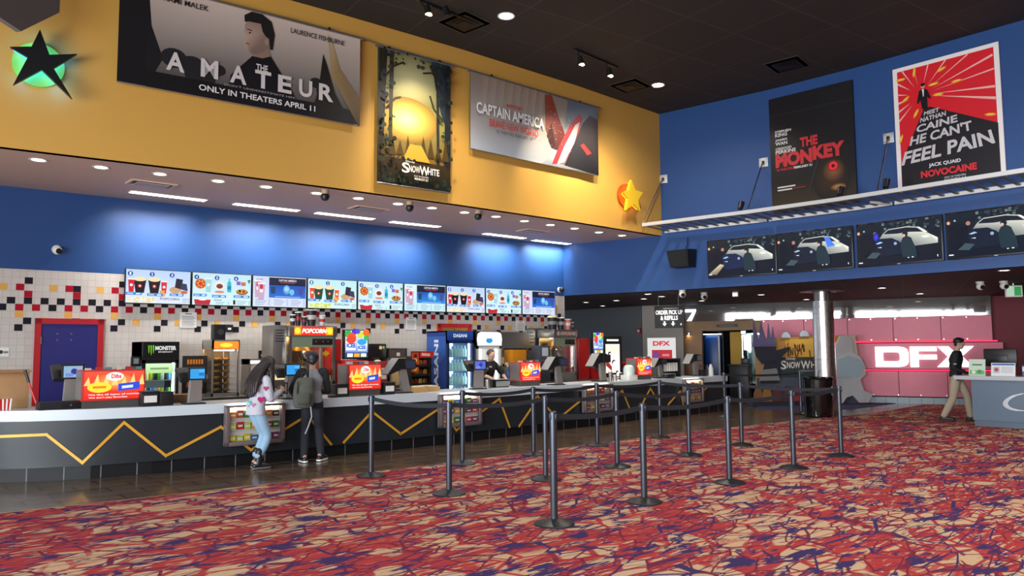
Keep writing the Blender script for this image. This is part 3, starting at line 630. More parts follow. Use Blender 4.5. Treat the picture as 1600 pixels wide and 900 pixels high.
def b_red(s, w, h):
    X = lambda u: (u - .5) * w; Z = lambda v: v * h; r = random.Random(5)
    s.rect(-w / 2, 0, w / 2, h * .5, '#a9b0b8', '#a39c95'); s.rect(-w / 2, h * .5, w / 2, h, '#a39c95', '#8f8172')
    for i in range(8): # hanging folds in the cloth
        u = .08 + .06 * i; s.poly([(X(u), Z(.6)), (X(u + .02), Z(.6)), (X(u + .05), Z(1)), (X(u), Z(1))], ['#a39c95', '#a8a19a', '#a28f78', '#978370'])
    s.poly([(X(.52), 0), (X(.62), Z(.2)), (X(.7), Z(.45)), (X(.74), Z(1)), (X(1), Z(1)), (X(1), 0)], ['#8f98a2', '#b9bcc0', '#8a8f96', '#5b6a78', '#55616e', '#2c2f36'])
    s.poly([(X(.55), Z(.97)), (X(.6), Z(1)), (X(.68), Z(.62)), (X(.73), Z(.42)), (X(.67), Z(.22)), (X(.6), Z(.25)), (X(.55), Z(.5))], ['#8a4a34', '#9a3a2c', '#7a2c26', '#6a2a22', '#3a1a18', '#5a2a22', '#7d4a38'])
    s.poly([(X(.56), Z(.4)), (X(.6), Z(.6)), (X(.63), Z(.3)), (X(.6), Z(.24))], '#3d1d1c')
    s.poly([(X(.6), Z(.02)), (X(.66), Z(.3)), (X(.76), Z(.66)), (X(.84), Z(.84)), (X(.865), Z(.78)), (X(.8), Z(.4)), (X(.7), Z(.06))], '#a8323a')
    s.poly([(X(.64), Z(.03)), (X(.7), Z(.3)), (X(.8), Z(.66)), (X(.84), Z(.72)), (X(.79), Z(.4)), (X(.7), Z(.08))], '#b9b2ae')
    s.poly([(X(.7), Z(.04)), (X(.78), Z(.36)), (X(.86), Z(.7)), (X(.93), Z(.86)), (X(1), Z(.82)), (X(1), 0)], ['#201d20', '#26262c', '#3a3638', '#4a403e', '#3a3436', '#17171a'])
    s.poly([(X(.84), Z(.38)), (X(.9), Z(.26)), (X(.94), Z(.3)), (X(.87), Z(.42))], '#9b3430')
    for i in range(60): s.disc(X(.56 + .2 * r.random()), Z(.25 + .6 * r.random()), w * .0025, r.choice(['#e8c9a0', '#d07a4a', '#f2e2cc']), None, 5)
    s.text('MARVEL STUDIOS', X(.30), Z(.645), w * .11, h * .045, '#cf4038', .02)
    s.text('CAPTAIN AMERICA', X(.28), Z(.47), w * .5, h * .145, '#e9e9ea', .025); s.text('BRAVE NEW WORLD', X(.3), Z(.335), w * .36, h * .1, '#cf3a34', .01); s.text('IN THEATERS FEBRUARY 14', X(.3), Z(.265), w * .26, h * .045, '#33363c', .0)
banner((733.9, 111.5), (933.7, 168.7), (735.9, 232.3), (934.3, 273.9), 'wide grey and red film banner nearest the corner', b_red)
# long rail the banners hang from
a = seg_at(YEL, 330, 1)[0]; b = seg_at(YEL, 932, 166)[0]
t = thing('banner_rail', 'thin silver rail running along the yellow wall above the banners', 'rail', ((a.x + b.x) / 2, a.y - .04, 6.2))
loc3 = Vector(t.location); m = MB(alu); pts = []
for x, y in ((330, 1), (450, 31), (563, 61), (600, 74), (704, 102), (760, 119), (850, 145), (935, 169)):
    P, p, q = seg_at(YEL, x, y); n = Vector((q[1] - p[1], p[0] - q[0], 0)).normalized() * .05; pts.append(P + n - loc3)
m.tube(pts, .014, 6); m.build('tube', t)
m = MB(alu)
for P in pts[1:-1:2]: m.box(P.x - .015, P.x + .015, P.y, P.y + .055, P.z - .015, P.z + .015)
m.build('bracket', t, smooth=0)
# star signs
def star_sign(cx, cy, pts, lab, disc, star_m, edge_m, disc_m, gap, sc=1.0):
    P, p, q = seg_at(YEL, cx, cy); rz = ang(p, q); v = Vector((q[0] - p[0], q[1] - p[1], 0)).normalized()
    def L(x, y): Q = onL(x, y, p, q); d = Q - P; return (d.dot(v), d.z)
    t = thing('star_sign', lab, 'sign', P, rz)
    o = [L(*k) for k in pts]; (ax, az) = L(disc[0], disc[1]); rx = abs(L(disc[0] + disc[2], disc[1])[0] - ax); rzz = abs(L(disc[0], disc[1] + disc[3])[1] - az)
    MB(disc_m).hull([[(ax + rx * k * math.cos(i * math.pi / 20), yy, az + rzz * k * math.sin(i * math.pi / 20)) for i in range(40)] for yy, k in ((-.006, 1), (-.05, 1))]).build('disc', t)
    MB(star_m).prism(o, -gap - .06, -gap).build('star', t, smooth=0)
    cxx = sum(k[0] for k in o) / len(o); czz = sum(k[1] for k in o) / len(o)
    i2 = [(cxx + (x - cxx) * .9, czz + (z - czz) * .9) for x, z in o]
    MB(edge_m).prism(i2, -gap + .004, -gap + .03).build('neon_edge', t, smooth=0)
    st = MB(DARK)
    for dx in (-.1, .1): st.cyl((cxx + dx, -gap, czz), (cxx + dx, 0, czz), .012, n=6)
    st.build('standoff', t); return t
black_face = mat('black_star_face', '#101114', .4)
star_sign(61, 104, [(61, 55), (75.5, 94), (118, 92.5), (82, 115), (110.5, 161.5), (64, 117), (19.5, 140.5), (42, 98), (15, 82), (48, 81.5)], 'black five pointed star on a green disc with blue glow on the yellow wall', (60, 103, 41, 34), black_face,
          mat('blue_neon', '#1f8cff', .4, emit=11), mat('green_disc_enamel', '#7ab43a', .5, emit=.35), .17)
star_sign(978, 308, [(976, 283), (982, 299), (994, 303), (986, 315), (990, 331), (979, 321), (968, 330), (971, 312), (963, 303), (972, 299)], 'small yellow glowing star sign on an orange disc near the blue corner', (978, 307, 14, 19), mat('yellow_star_face', '#d9b020', .5, emit=.2),
          mat('amber_neon', '#ffb81a', .4, emit=4), mat('orange_disc_enamel', '#a8481a', .5), .14)
# grey bracket in the top left corner of the hall
P = atD(25, 10, 9.0)
t = thing('ceiling_baffle', 'flat dark grey panel hanging from the ceiling beyond the star', 'panel', (P.x, P.y, P.z - .3), .5)
MB(mat('grey_panel', '#6a6664', .6)).prism([(-.9, .23), (.05, .0), (.55, .45), (.55, 1.1), (-.9, 1.1)], -.04, .04).build('board', t, smooth=0)
MB(DARK).box(-.3, -.26, -.02, .02, 1.1, Z_CEIL - (P.z - .3)).build('rod', t)
# lamps in the soffit
def downlight(P, lab, e=9, r=.085, nm='recessed_downlight', col='#fff3e2', grp='downlights in the soffit'):
    t = thing(nm, lab, 'downlight', P, 0, grp)
    MB(WHITE).lathe([(r, -.001), (r + .03, -.001), (r + .028, -.008), (r, -.004)], n=24, cap=False).build('trim_ring', t)
    MB(mat('lamp_%s_%g' % (col[1:], e), col, .5, emit=e)).lathe([(r, -.002), (0, -.003)], n=24, cap=False).build('lens', t); return t
dl = [(60, 250), (158, 261.5), (250, 272), (341, 283), (416, 292), (495, 302), (560, 310), (622, 318.5), (675, 325), (726, 332), (775, 338.5), (819.5, 345.5), (860, 351.5), (898, 357), (936, 363), (972, 368)]
cap16 = ['first', 'second', 'third', 'fourth', 'fifth', 'sixth', 'seventh', 'eighth', 'ninth', 'tenth', 'eleventh', 'twelfth', 'thirteenth', 'fourteenth', 'fifteenth', 'sixteenth']
for i, (x, y) in enumerate(dl): downlight(onZ(x, y, Z_SOF - .001), 'round downlight in the taupe soffit, %s from the left end of its row' % cap16[i])
st = [((204, 299), (321, 313)), ((366, 318), (466, 329)), ((494, 332), (583, 342)), ((611, 346), (686, 354)), ((757, 364.5), (819, 372)), ((834, 375), (889, 381))]
for i, (a, b) in enumerate(st):
    A = onZ(*a, Z_SOF); B = onZ(*b, Z_SOF); c = (A + B) / 2; L_ = (B - A).length
    t = thing('strip_light', 'long white strip light washing the blue wall, %s from the left' % cap16[i], 'light', (c.x, c.y, Z_SOF), ang(A, B), 'strip lights in the soffit')
    MB(WHITE).box(-L_ / 2 - .02, L_ / 2 + .02, -.10, .10, -.008, -.001).build('housing', t, smooth=0)
    MB(mat('strip_lamp', '#fff8ee', .5, emit=7)).box(-L_ / 2, L_ / 2, -.085, .085, -.012, -.008).build('diffuser', t, smooth=0)
for x, y, lab in ((237, 287, 'square white air vent left in the soffit'), (576, 326, 'square air vent in the soffit above the middle screens'), (833, 361, 'square air vent at the right in the soffit')):
    P = onZ(x, y, Z_SOF); t = thing('air_vent', lab, 'vent', P, 0)
    m = MB(soffit_paint); m.box(-.34, .34, -.2, -.16, -.02, -.001); m.box(-.34, .34, .16, .2, -.02, -.001); m.box(-.34, -.3, -.16, .16, -.02, -.001); m.box(.3, .34, -.16, .16, -.02, -.001); m.build('frame', t, smooth=0)
    MB(BLACK).box(-.3, .3, -.16, .16, -.004, -.001).build('opening', t, smooth=0); MB(mat('vent_plate', '#b5a9a2', .5)).box(-.24, .24, -.12, .12, -.03, -.02).build('plate', t, smooth=0)
for x, y, lab in ((508, 297, 'black dome camera hanging beside the sixth downlight'), (640, 315, 'black dome camera under the tall forest banner'), (747, 329, 'black dome camera farthest right under the yellow wall')):
    P = onZ(x, y, Z_SOF); t = thing('dome_camera', lab, 'camera', P, 0)
    MB(mat('beige_base', '#b09a7a', .5)).cyl((0, 0, -.07), (0, 0, -.001), .06, n=16).build('base', t); MB(BLACK).lathe([(.062, -.07), (.075, -.09), (.075, -.12), (.055, -.165), (.02, -.185)], n=18).build('dome', t)
STRIPS = [((onZ(*a, Z_SOF) + onZ(*b, Z_SOF)) / 2, (onZ(*b, Z_SOF) - onZ(*a, Z_SOF)).length) for a, b in st]
# white wall camera and dark one on the blue menu wall
P = onL(88, 390, *MENU); t = thing('wall_camera', 'white ball camera on the blue wall at the far left', 'camera', P, MENU_RZ); MB(WHITE).cyl((0, 0, 0), (0, -.05, 0), .07, n=18).build('base', t); MB(WHITE).ball(0, -.1, -.02, .075).build('housing', t); MB(BLACK).cyl((.015, -.15, -.035), (.02, -.178, -.045), .045, n=14).build('lens', t)
P = onL(874, 453, *MENU); t = thing('wall_camera', 'black ball camera right of the last menu screen', 'camera', P, MENU_RZ); MB(WHITE).cyl((0, 0, 0), (0, -.04, 0), .07, n=18).build('base', t); MB(BLACK).ball(0, -.09, 0, .07).build('dome', t)
# high ceiling: lamps, tracks, vents
for x, y, lab in ((791, 25, 'round white downlight in the black ceiling above the corner banner'), (1028, 133, 'round white downlight in the black ceiling by the blue corner')): downlight(onZ(x, y, Z_CEIL - .001), lab, 14, .12, 'ceiling_downlight', '#ffffff', 'downlights in the black ceiling')
tk = [((640, -6), (735, 32), [(668, 18, 1), (697, 20, 0)]), ((898, 77), (964, 105), [(907, 97, 1), (952, 115, 1)])]
for i, (a, b, hs) in enumerate(tk):
    A = onZ(*a, Z_CEIL - .02); B = onZ(*b, Z_CEIL - .02); t = thing('track_light', ('black track light with one lit head above the wide dark banner', 'black track light with two lit heads above the corner banner')[i], 'track light', (A + B) / 2, ang(A, B)); L_ = (B - A).length
    MB(BLACK).box(-L_ / 2, L_ / 2, -.02, .02, -.02, .018).build('track', t, smooth=0)
    for (x, y, on) in hs:
        H = onZ(x, y, Z_CEIL - .26); d = Matrix.Rotation(-ang(A, B), 3, 'Z') @ (H - (A + B) / 2)
        m = MB(BLACK); m.cyl((d.x, 0, -.02), (d.x, d.y, d.z), .012, n=8); m.cyl((d.x, d.y + .02, d.z + .10), (d.x, d.y - .02, d.z - .06), .045, .065, n=16); o = m.build('lamp_head', t)
        MB(mat('warm_lamp', '#ffdf9a', .5, emit=40) if on else BLACK).lathe([(.058, -.002), (0, -.004)], d.x, d.y - .021, d.z - .062, n=16, cap=False).build('bulb', o)
        if on:
            l = bpy.data.lights.new('track_spot', 'SPOT'); l.energy = 420; l.color = (1, .84, .6); l.spot_size = math.radians(72); l.spot_blend = .9; l.shadow_soft_size = .05
            lo = bpy.data.objects.new('track_spot', l); COL.objects.link(lo); lo.location = H + Vector((0, 0, -.12)); tgt = Vector((H.x + 1.0, 11.2, 4.6)); lo.rotation_euler = (tgt - lo.location).to_track_quat('-Z', 'Y').to_euler()
for x, y, lab in ((985, 134, 'dark square vent in the black ceiling by the yellow wall'), (1230, 101, 'dark square vent in the black ceiling by the blue wall'), (726, 35, 'dark square vent in the black ceiling over the tall banner')):
    P = onZ(x, y, Z_CEIL); t = thing('ceiling_vent', lab, 'vent', P, .15); m = MB(BLACK)
    for k in range(4): r = .32 - .07 * k; z = -.01 - .012 * k; m.hull([[(-r, -r, z), (r, -r, z), (r, r, z), (-r, r, z)], [(-r + .05, -r + .05, z + .009), (r - .05, -r + .05, z + .009), (r - .05, r - .05, z + .009), (-r + .05, r - .05, z + .009)]])
    m.build('louvre', t, smooth=0); MB(mat('vent_rim', '#343230', .6)).box(-.36, .36, -.36, .36, -.01, -.001).build('rim', t, smooth=0)
# ---------------------------------------------------------------- menu screens
def scr(t, w, h, y0=0):
    MB(BLACK).box(-w / 2, w / 2, 0, .06, 0, h, .004).build('housing', t)
CYC = '#cfe8ff'
def pop(s, x, z, k, c='#18181c'): # bucket of popcorn
    s.poly([(x - .05 * k, z), (x + .05 * k, z), (x + .075 * k, z + .17 * k), (x - .075 * k, z + .17 * k)], c); s.disc(x, z + .18 * k, .075 * k, '#f0dfae', .03 * k, 14); s.disc(x, z + .09 * k, .026 * k, '#b5202a'); s.disc(x, z + .09 * k, .012 * k, '#e9e9e9')
def cup(s, x, z, k, c='#d42028'):
    s.poly([(x - .028 * k, z), (x + .028 * k, z), (x + .038 * k, z + .16 * k), (x - .038 * k, z + .16 * k)], c); s.rect(x - .04 * k, z + .158 * k, x + .04 * k, z + .172 * k, '#f4f4f4'); s.disc(x, z + .09 * k, .018 * k, '#f2f2f2')
def num(s, n, x, z): s.disc(x, z, .042, '#1746a8'); s.text(str(n), x, z - .026, .03, .052, '#f4f8ff', .03)
def price(s, x, z, w): s.rect(x - w / 2, z, x + w / 2, z + .045, '#2f7fd4'); s.rect(x - w * .42, z + .014, x - w * .05, z + .03, '#cfe3ff'); s.rect(x + w * .12, z + .012, x + w * .4, z + .033, '#eaf4ff')
def lines(s, x0, x1, z0, n, dz, c='#7f93ad'):
    for i in range(n): s.rect(x0, z0 + dz * i, x0 + (x1 - x0) * (.55 + .2 * ((i * 7) % 3) / 2), z0 + dz * i + dz * .3, c); s.rect(x1 - .04, z0 + dz * i, x1, z0 + dz * i + dz * .3, c)
def scA(s, w, h, green):
    s.rect(-w / 2, 0, w / 2, h, '#dfe9fb' if not green else '#d8f2f2', '#b9d2fb' if not green else '#bfe9ef'); k = 1.35; dk = '#17171d' if not green else '#1c4a33'
    pop(s, -w * .29, h * .3, k, dk); cup(s, -w * .42, h * .32, k, '#d42030' if not green else '#e8502a'); pop(s, -w * .07, h * .3, k, dk); cup(s, w * .08, h * .3, k * .95, '#d43038' if not green else '#e8602a'); s.poly([(w * .02, h * .2), (w * .1, h * .22), (w * .09, h * .4), (w * .01, h * .38)], '#e0a56a' if not green else '#f0b040')
    s.disc(w * .26, h * .42, .1, '#c9a27a', .06); s.poly([(w * .25, h * .5), (w * .35, h * .45), (w * .38, h * .75), (w * .27, h * .78)], '#2a2434'); s.poly([(w * .34, h * .45), (w * .46, h * .4), (w * .44, h * .62), (w * .36, h * .64)], '#3a3a5c'); s.disc(w * .4, h * .36, .06, '#d06a3a', .03)
    for n, x in ((1, -.44), (2, -.11), (3, .2)): num(s, n, w * x, h * .87)
    price(s, -w * .38, h * .235, w * .24); price(s, -w * .06, h * .215, w * .24); price(s, w * .28, h * .235, w * .22)
    r = random.Random(2)
    for i in range(70): x = -w * .49 + w * .45 * r.random(); s.disc(x, h * .02 + h * .13 * r.random(), .016, r.choice(['#f3e2b0', '#e7cf8c', '#faf0d0']) if not green else r.choice(['#d8e05a', '#c9d23c', '#eef08c']), None, 7)
    s.text('POPCORN', w * .16, h * .1, w * .3, h * .07, '#4a6a9a', .02); lines(s, w * .36, w * .48, h * .04, 3, h * .05)
def scB(s, w, h, green):
    s.rect(-w / 2, 0, w / 2, h, '#d6f2f2', '#c2e4f6')
    s.disc(-w * .37, h * .66, .1, '#d99a4a', .095); s.disc(-w * .37, h * .66, .085, '#c9402a', .08)
    for a in range(6): s.disc(-w * .37 + .05 * math.cos(a), h * .66 + .05 * math.sin(a), .017, '#e2b04a', None, 8)
    cup(s, -w * .24, h * .4, 1.5, '#9fd2d8'); s.disc(-w * .05, h * .62, .095, '#efe6e2', .085); s.disc(-w * .05, h * .6, .06, '#7a3a34', .045); s.disc(-w * .05, h * .42, .09, '#e08a6a', .022)
    s.poly([(w * .08, h * .42), (w * .15, h * .42), (w * .15, h * .72), (w * .125, h * .78), (w * .125, h * .86), (w * .105, h * .86), (w * .105, h * .78), (w * .08, h * .72)], '#3fb6c9'); s.rect(w * .08, h * .5, w * .15, h * .62, '#1c86b0')
    s.disc(w * .34, h * .44, .11, '#8a5a2a', .055); s.disc(w * .34, h * .46, .09, '#d9a03a', .04); s.disc(w * .3, h * .47, .025, '#3a3028'); s.disc(w * .37, h * .46, .03, '#b5402a'); s.rect(w * .24, h * .66, w * .31, h * .78, '#8a5ac9'); s.rect(w * .32, h * .64, w * .4, h * .76, '#c9704a'); s.poly([(w * .43, h * .84), (w * .49, h * .84), (w * .46, h * .7)], '#1f8a5a')
    for n, x in ((4, -.44), (5, -.1), (6, .23)): num(s, n, w * x, h * .86)
    price(s, -w * .38, h * .26, w * .22); price(s, -w * .06, h * .24, w * .24); price(s, w * .33, h * .25, w * .28)
    s.poly([(-w * .46, 0), (-w * .22, 0), (-w * .2, h * .16), (-w * .48, h * .16)], '#c22a3a'); s.disc(-w * .34, h * .165, .075, '#e8f0f4', .02); s.text('SODA', -w * .08, h * .13, w * .13, h * .055, '#4a78a8', .02); lines(s, -w * .12, w * .12, h * .03, 2, h * .05); s.rect(w * .18, h * .03, w * .22, h * .17, '#22303c'); lines(s, w * .24, w * .48, h * .03, 3, h * .05)
def scC(s, w, h, green):
    s.rect(-w / 2, 0, w / 2, h, '#d8e2f8' if not green else '#c8ecf4', '#cfd8f6' if not green else '#d6eef4'); s.text('ICEE', -w * .38, h * .86, w * .12, h * .06, '#7a8ab0', .02)
    for x, z in ((-.41, .3), (-.35, .22)): cup(s, w * x, h * z, 1.9, '#c9a8c4'); s.disc(w * x, h * (z + .43), .035, '#d0304a', .05)
    s.rect(-w * .21, h * .3, w * .49, h * .74, '#2f8fe0' if green else '#2f6fd4', '#2350b0'); s.rect(-w * .21, h * .72, w * .49, h * .97, '#14172e', '#1a1f3c'); s.text('CAPTAIN AMERICA', w * .14, h * .85, w * .34, h * .07, '#e6e9f2', .02); s.rect(w * .0, h * .80, w * .28, h * .82, '#c93a4a')
    s.disc(w * .12, h * .58, .07, '#5aa8e0', .09); s.disc(w * .12, h * .6, .045, '#9fd0f0', .05); s.disc(w * .22, h * .5, .05, '#7ac0e8', .06); s.poly([(-w * .17, h * .44), (-w * .1, h * .44), (-w * .09, h * .66), (-w * .18, h * .66)], '#20406a'); s.poly([(w * .36, h * .42), (w * .43, h * .42), (w * .44, h * .66), (w * .35, h * .66)], '#4a4a9a'); s.rect(-w * .1, h * .33, w * .38, h * .35, '#a8d0f8')
    for x0 in (-.46, -.12, .2): lines(s, w * x0, w * (x0 + .27), h * .06, 4, h * .055)
a0, z1_ = menu_local(193.5, 416.5); a1, _ = menu_local(864, 470); _, z0_ = menu_local(247, 476)
pit = (a1 - a0) / 9; zb0 = menu_local(193, 474)[1]; zt0 = menu_local(194, 416.5)[1]; zb1 = menu_local(864.5, 493.5)[1]; zt1 = menu_local(865, 457.5)[1]
scr_lab = ['popcorn combo menu screen, leftmost of the nine', 'pizza and soda menu screen, second from the left', 'dark blue film drink menu screen, third from the left', 'green tinted popcorn menu screen above the popcorn machine', 'pizza and soda menu screen in the very middle of the nine', 'blue film drink menu screen, sixth from the left', 'popcorn menu screen above the white framed cooler, third from the right', 'pizza and soda menu screen, second from the right', 'small blue film menu screen nearest the corner']
for i in range(9):
    x = a0 + pit * (i + .5); zb = (zb0 + zb1) / 2; zt = (zt0 + zt1) / 2
    P = Vector(MENU[0]).to_3d() + Vector((math.cos(MENU_RZ), math.sin(MENU_RZ), 0)) * x + Vector((math.sin(MENU_RZ), -math.cos(MENU_RZ), 0)) * .1
    t = thing('menu_screen', scr_lab[i], 'screen', (P.x, P.y, zb), MENU_RZ, 'menu screens over the counter'); w = pit - .012; h = zt - zb; scr(t, w, h)
    s = AM(SCREEN); s.lay = 0
    s2 = w - .03; h2 = h - .03; (scA, scB, scC)[i % 3](s, s2, h2, 3 <= i <= 5); s.build('picture', t, (0, 0, .015))
    MB(DARK).box(-.15, .15, .06, .099, h * .3, h * .7).build('wall_mount', t)
# ---------------------------------------------------------------- blue wall: posters, lit ledge, screens, speaker
def poster(TL, TR, BL, BR, lab, draw, edge, ext=0.):
    loc, rz, w, h = frame4(TL, TR, BL, BR, BLU, .06); loc = (loc[0], loc[1], loc[2] - ext); h += ext
    t = thing('wall_poster', lab, 'poster', loc, rz)
    MB(edge).box(-w / 2, w / 2, 0, .055, 0, h, .004).build('backing_board', t); s = AM(artmat('poster_print', 0, .3)); draw(s, w, h); s.build('printed_face', t); return t
def p_dark(s, w, h):
    X = lambda u: (u - .5) * w; Z = lambda v: (v - .06) / 1. * h
    s.rect(-w / 2, 0, w / 2, h * .25, '#3a2f22', '#1c191a'); s.rect(-w / 2, h * .25, w / 2, h, '#18171a', '#1b1a1d')
    s.rect(-w / 2, h * .84, w / 2, h * .845, '#2a2a2e')
    # an orange lit shape in the dark with a red glowing lamp, no figure
    s.disc(X(.72), Z(.29), w * .22, '#3f2a18', h * .2, 22, '#1a1717'); s.disc(X(.75), Z(.34), w * .13, '#8a5a3a', h * .1, 18, '#2c2019'); s.disc(X(.8), Z(.2), w * .09, '#c98a4a', h * .03, 16, '#4a2f1c')
    s.disc(X(.75), Z(.38), w * .062, '#8a1a1c'); s.disc(X(.75), Z(.38), w * .05, '#f0323a'); s.disc(X(.75), Z(.38), w * .02, '#3a0a0c'); s.stroke([(X(.46), Z(.2)), (X(.6), Z(.5))], w * .02, '#2c2b30')
    sl = .0
    for txt, v, hh in (('STEPHEN', .745, .022), ('KING', .712, .03), ('JAMES', .67, .022), ('WAN', .637, .03), ('OSGOOD', .595, .022), ('PERKINS', .562, .03)):
        s.text(txt, X(.07), Z(v), w * (.2 if txt != 'PERKINS' else .25) * (.75 if txt in ('JAMES', 'WAN', 'KING') else 1), h * hh, '#dcdad6', .03, 'L')
    RDC = '#c5343a'
    s.text('THE', X(.48), Z(.585), w * .21, h * .082, RDC, .05); s.text('MON', X(.29), Z(.44), w * .45, h * .125, RDC, .06); s.text('KEY', X(.705), Z(.455), w * .37, h * .12, RDC, .06)
    s.text('IN THEATERS', X(.18), Z(.41), w * .2, h * .02, RDC, .02); s.text('FEBRUARY 21', X(.40), Z(.41), w * .22, h * .02, '#e2e0dc', .03)
    s.rect(X(.08), Z(.262), X(.3), Z(.274), '#cfcdc8'); s.rect(X(.08), Z(.237), X(.26), Z(.249), '#cfcdc8'); s.rect(X(.27), Z(.24), X(.42), Z(.249), '#8a2a2e')
poster((1202.2, 154.9), (1334, 124.5), (1205, 318), (1336.2, 303), 'near black poster with red title letters on the blue wall', p_dark, mat('black_board', '#141416', .5), .18)
def p_red(s, w, h):
    X = lambda u: (u - .5) * w; Z = lambda v: v * h; b = .045
    s.rect(-w / 2, 0, w / 2, h, '#efe9e6'); s.rect(X(b), Z(.0), X(1 - b), Z(1 - b * .7), '#d8232f')
    cx_, cz_ = .27, .74
    for k, (a, wd, l) in enumerate(((8, .02, 1), (20, .03, 1), (35, .02, 1), (52, .025, 1), (75, .03, .6), (100, .02, .6), (118, .03, .5), (140, .03, .5), (165, .02, .5), (190, .03, .5), (212, .03, .6), (228, .03, .7), (-8, .03, 1), (-18, .035, 1))):
        a = math.radians(a); d = Vector((math.cos(a), math.sin(a) * .7)); n = Vector((-d.y, d.x)) * wd; p0 = Vector((cx_, cz_)) + d * .12
        L_ = l
        for _ in range(60): # stay inside the red field
            e = p0 + d * L_
            if b < e.x < 1 - b and .03 < e.y < 1 - b * .7: break
            L_ *= .95
        s.poly([(X(p0.x), Z(p0.y)), (X(e.x - n.x * .3), Z(e.y - n.y * .3)), (X(e.x + n.x * .3), Z(e.y + n.y * .3))], '#f2b8b0')
    s.poly([(X(.3), Z(.63)), (X(.36), Z(.63)), (X(.96), Z(.40)), (X(.96), Z(0)), (X(b), Z(0)), (X(b), Z(.22))], '#211f24')
    for u, v, a in ((.08, .9, 0), (.22, .93, 80), (.48, .9, 20), (.4, .8, 5), (.44, .71, -5), (.12, .73, 35), (.22, .6, 60), (.06, .42, 70), (.62, .78, 0), (.9, .47, -10)):
        d = Vector((math.cos(math.radians(a)), math.sin(math.radians(a)))) * .055; n = Vector((-d.y, d.x)) * .24
        f = lambda q: (X(u + q.x), Z(v + q.y * w / h)); s.poly([f(-d), f(n - d * .4), f(n + d * .5), f(d), f(-n + d * .5), f(-n - d * .4)], '#e8b52a'); s.poly([f(-d * .7 + n * .3), f(n * .6), f(d * .6 + n * .3), f(n * .1)], '#fbeb8a')
    # small man in a black suit
    s.poly([(X(.285), Z(.62)), (X(.27), Z(.70)), (X(.245), Z(.67)), (X(.235), Z(.68)), (X(.26), Z(.77)), (X(.3), Z(.785)), (X(.34), Z(.77)), (X(.37), Z(.7)), (X(.36), Z(.69)), (X(.335), Z(.715)), (X(.335), Z(.62))], '#17161a'); s.disc(X(.3), Z(.805), w * .022, '#c9967c', h * .02, 12); s.disc(X(.3), Z(.815), w * .022, '#1d1a1a', h * .013, 12); s.poly([(X(.29), Z(.78)), (X(.31), Z(.78)), (X(.305), Z(.72)), (X(.298), Z(.72))], '#e6e0dc')
    # lettering painted up the road: narrower with height
    G = '#c9c6c8'
    for txt, uu, v, ww, hh in (('MEET', .37, .575, .15, .03), ('NATHAN', .38, .528, .25, .036), ('CAINE', .41, .455, .40, .058), ('HE CAN\'T', .44, .365, .60, .075), ('FEEL PAIN', .49, .225, .88, .105)):
        def fn(u, v_, v0=v): return (X(.42) + (u - X(.42)) * (1 - max(0, v_ / h - v0) * .8), v_ + (u - X(.42)) * .07)
        s.text(txt, X(uu), Z(v), w * ww, h * hh, G, .03, 'C', .1, fn)
    s.text('JACK QUAID', X(.47), Z(.15), w * .30, h * .035, '#e6e3e4', .03); s.text('NOVOCAINE', X(.5), Z(.08), w * .52, h * .055, '#d8303a', .05)
    s.text('ONLY IN THEATERS', X(.56), Z(.05), w * .2, h * .014, '#c9c6c8', .02); s.text('MARCH 14', X(.56), Z(.022), w * .2, h * .022, '#c9c6c8', .03)
poster((1396.7, 107.3), (1560.7, 66), (1400.7, 291.7), (1570.7, 264.3), 'red poster with white border and slanted grey lettering on the blue wall', p_red, mat('white_board', '#e8e2de', .5), .12)
# ledge: white rails with rungs, hung on rods
white_al = mat('white_metal_rail', '#c9cac8', .4, .2); rung_m = mat('grey_rung', '#6f6f70', .45, .5)
def bpt(yv, d, z):
    for p, q in zip(BLU, BLU[1:]):
        if q[1] <= yv <= p[1]:
            t = (yv - p[1]) / (q[1] - p[1]); return Vector((p[0] + (q[0] - p[0]) * t - d, yv, z))
t = thing('light_ledge', 'long white metal ladder ledge carried on thin rods along the blue wall', 'ledge', (14.3, 6, 4.4)); o3 = Vector(t.location); LEDGE = t
yv = [11.05, 10.2, 9.3, 8.6, 7.6, 6.8, 5.5, 3.9, 2, 0, -3]
def rail(nm, d, z0, z1, th, ys):
    r = []
    for y in ys: P = bpt(y, d, 0) - o3; r.append([(P.x - th / 2, P.y, z0 - o3.z), (P.x + th / 2, P.y, z0 - o3.z), (P.x + th / 2, P.y, z1 - o3.z), (P.x - th / 2, P.y, z1 - o3.z)])
    MB(white_al).hull(r).build(nm, t, smooth=.3)
rail('front_rail', 1.0, 4.385, 4.46, .05, yv)
for ys in ((11.05, 10.2, 9.3, 8.72), (8.6, 7.6, 6.8, 6.15), (6.05, 5.5, 3.9, 2, 0, -3)): rail('wall_rail', .17, 4.31, 4.38, .05, ys)
m = MB(rung_m); y = 11.0
while y > -2.9:
    a = bpt(y, .98, 4.40) - o3; b = bpt(y - .05, .18, 4.345) - o3
    m.hull([[a + Vector((0, -.03, -.01)), a + Vector((0, .03, -.01)), a + Vector((0, .03, .012)), a + Vector((0, -.03, .012))], [b + Vector((0, -.03, -.01)), b + Vector((0, .03, -.01)), b + Vector((0, .03, .012)), b + Vector((0, -.03, .012))]]); y -= .24
m.build('rungs', t, smooth=0)
for y in (8.66, 6.1): 
    P = bpt(y, .17, 4.34) - o3; Q = bpt(y + .25, .55, 4.36) - o3; MB(white_al).hull([[P + Vector((0, 0, -.03)), P + Vector((0, 0, .03)), P + Vector((.02, .02, .03)), P + Vector((.02, .02, -.03))], [Q + Vector((0, 0, -.02)), Q + Vector((0, 0, .02)), Q + Vector((.02, .02, .02)), Q + Vector((.02, .02, -.02))]]).build('corner_brace', t, smooth=0)
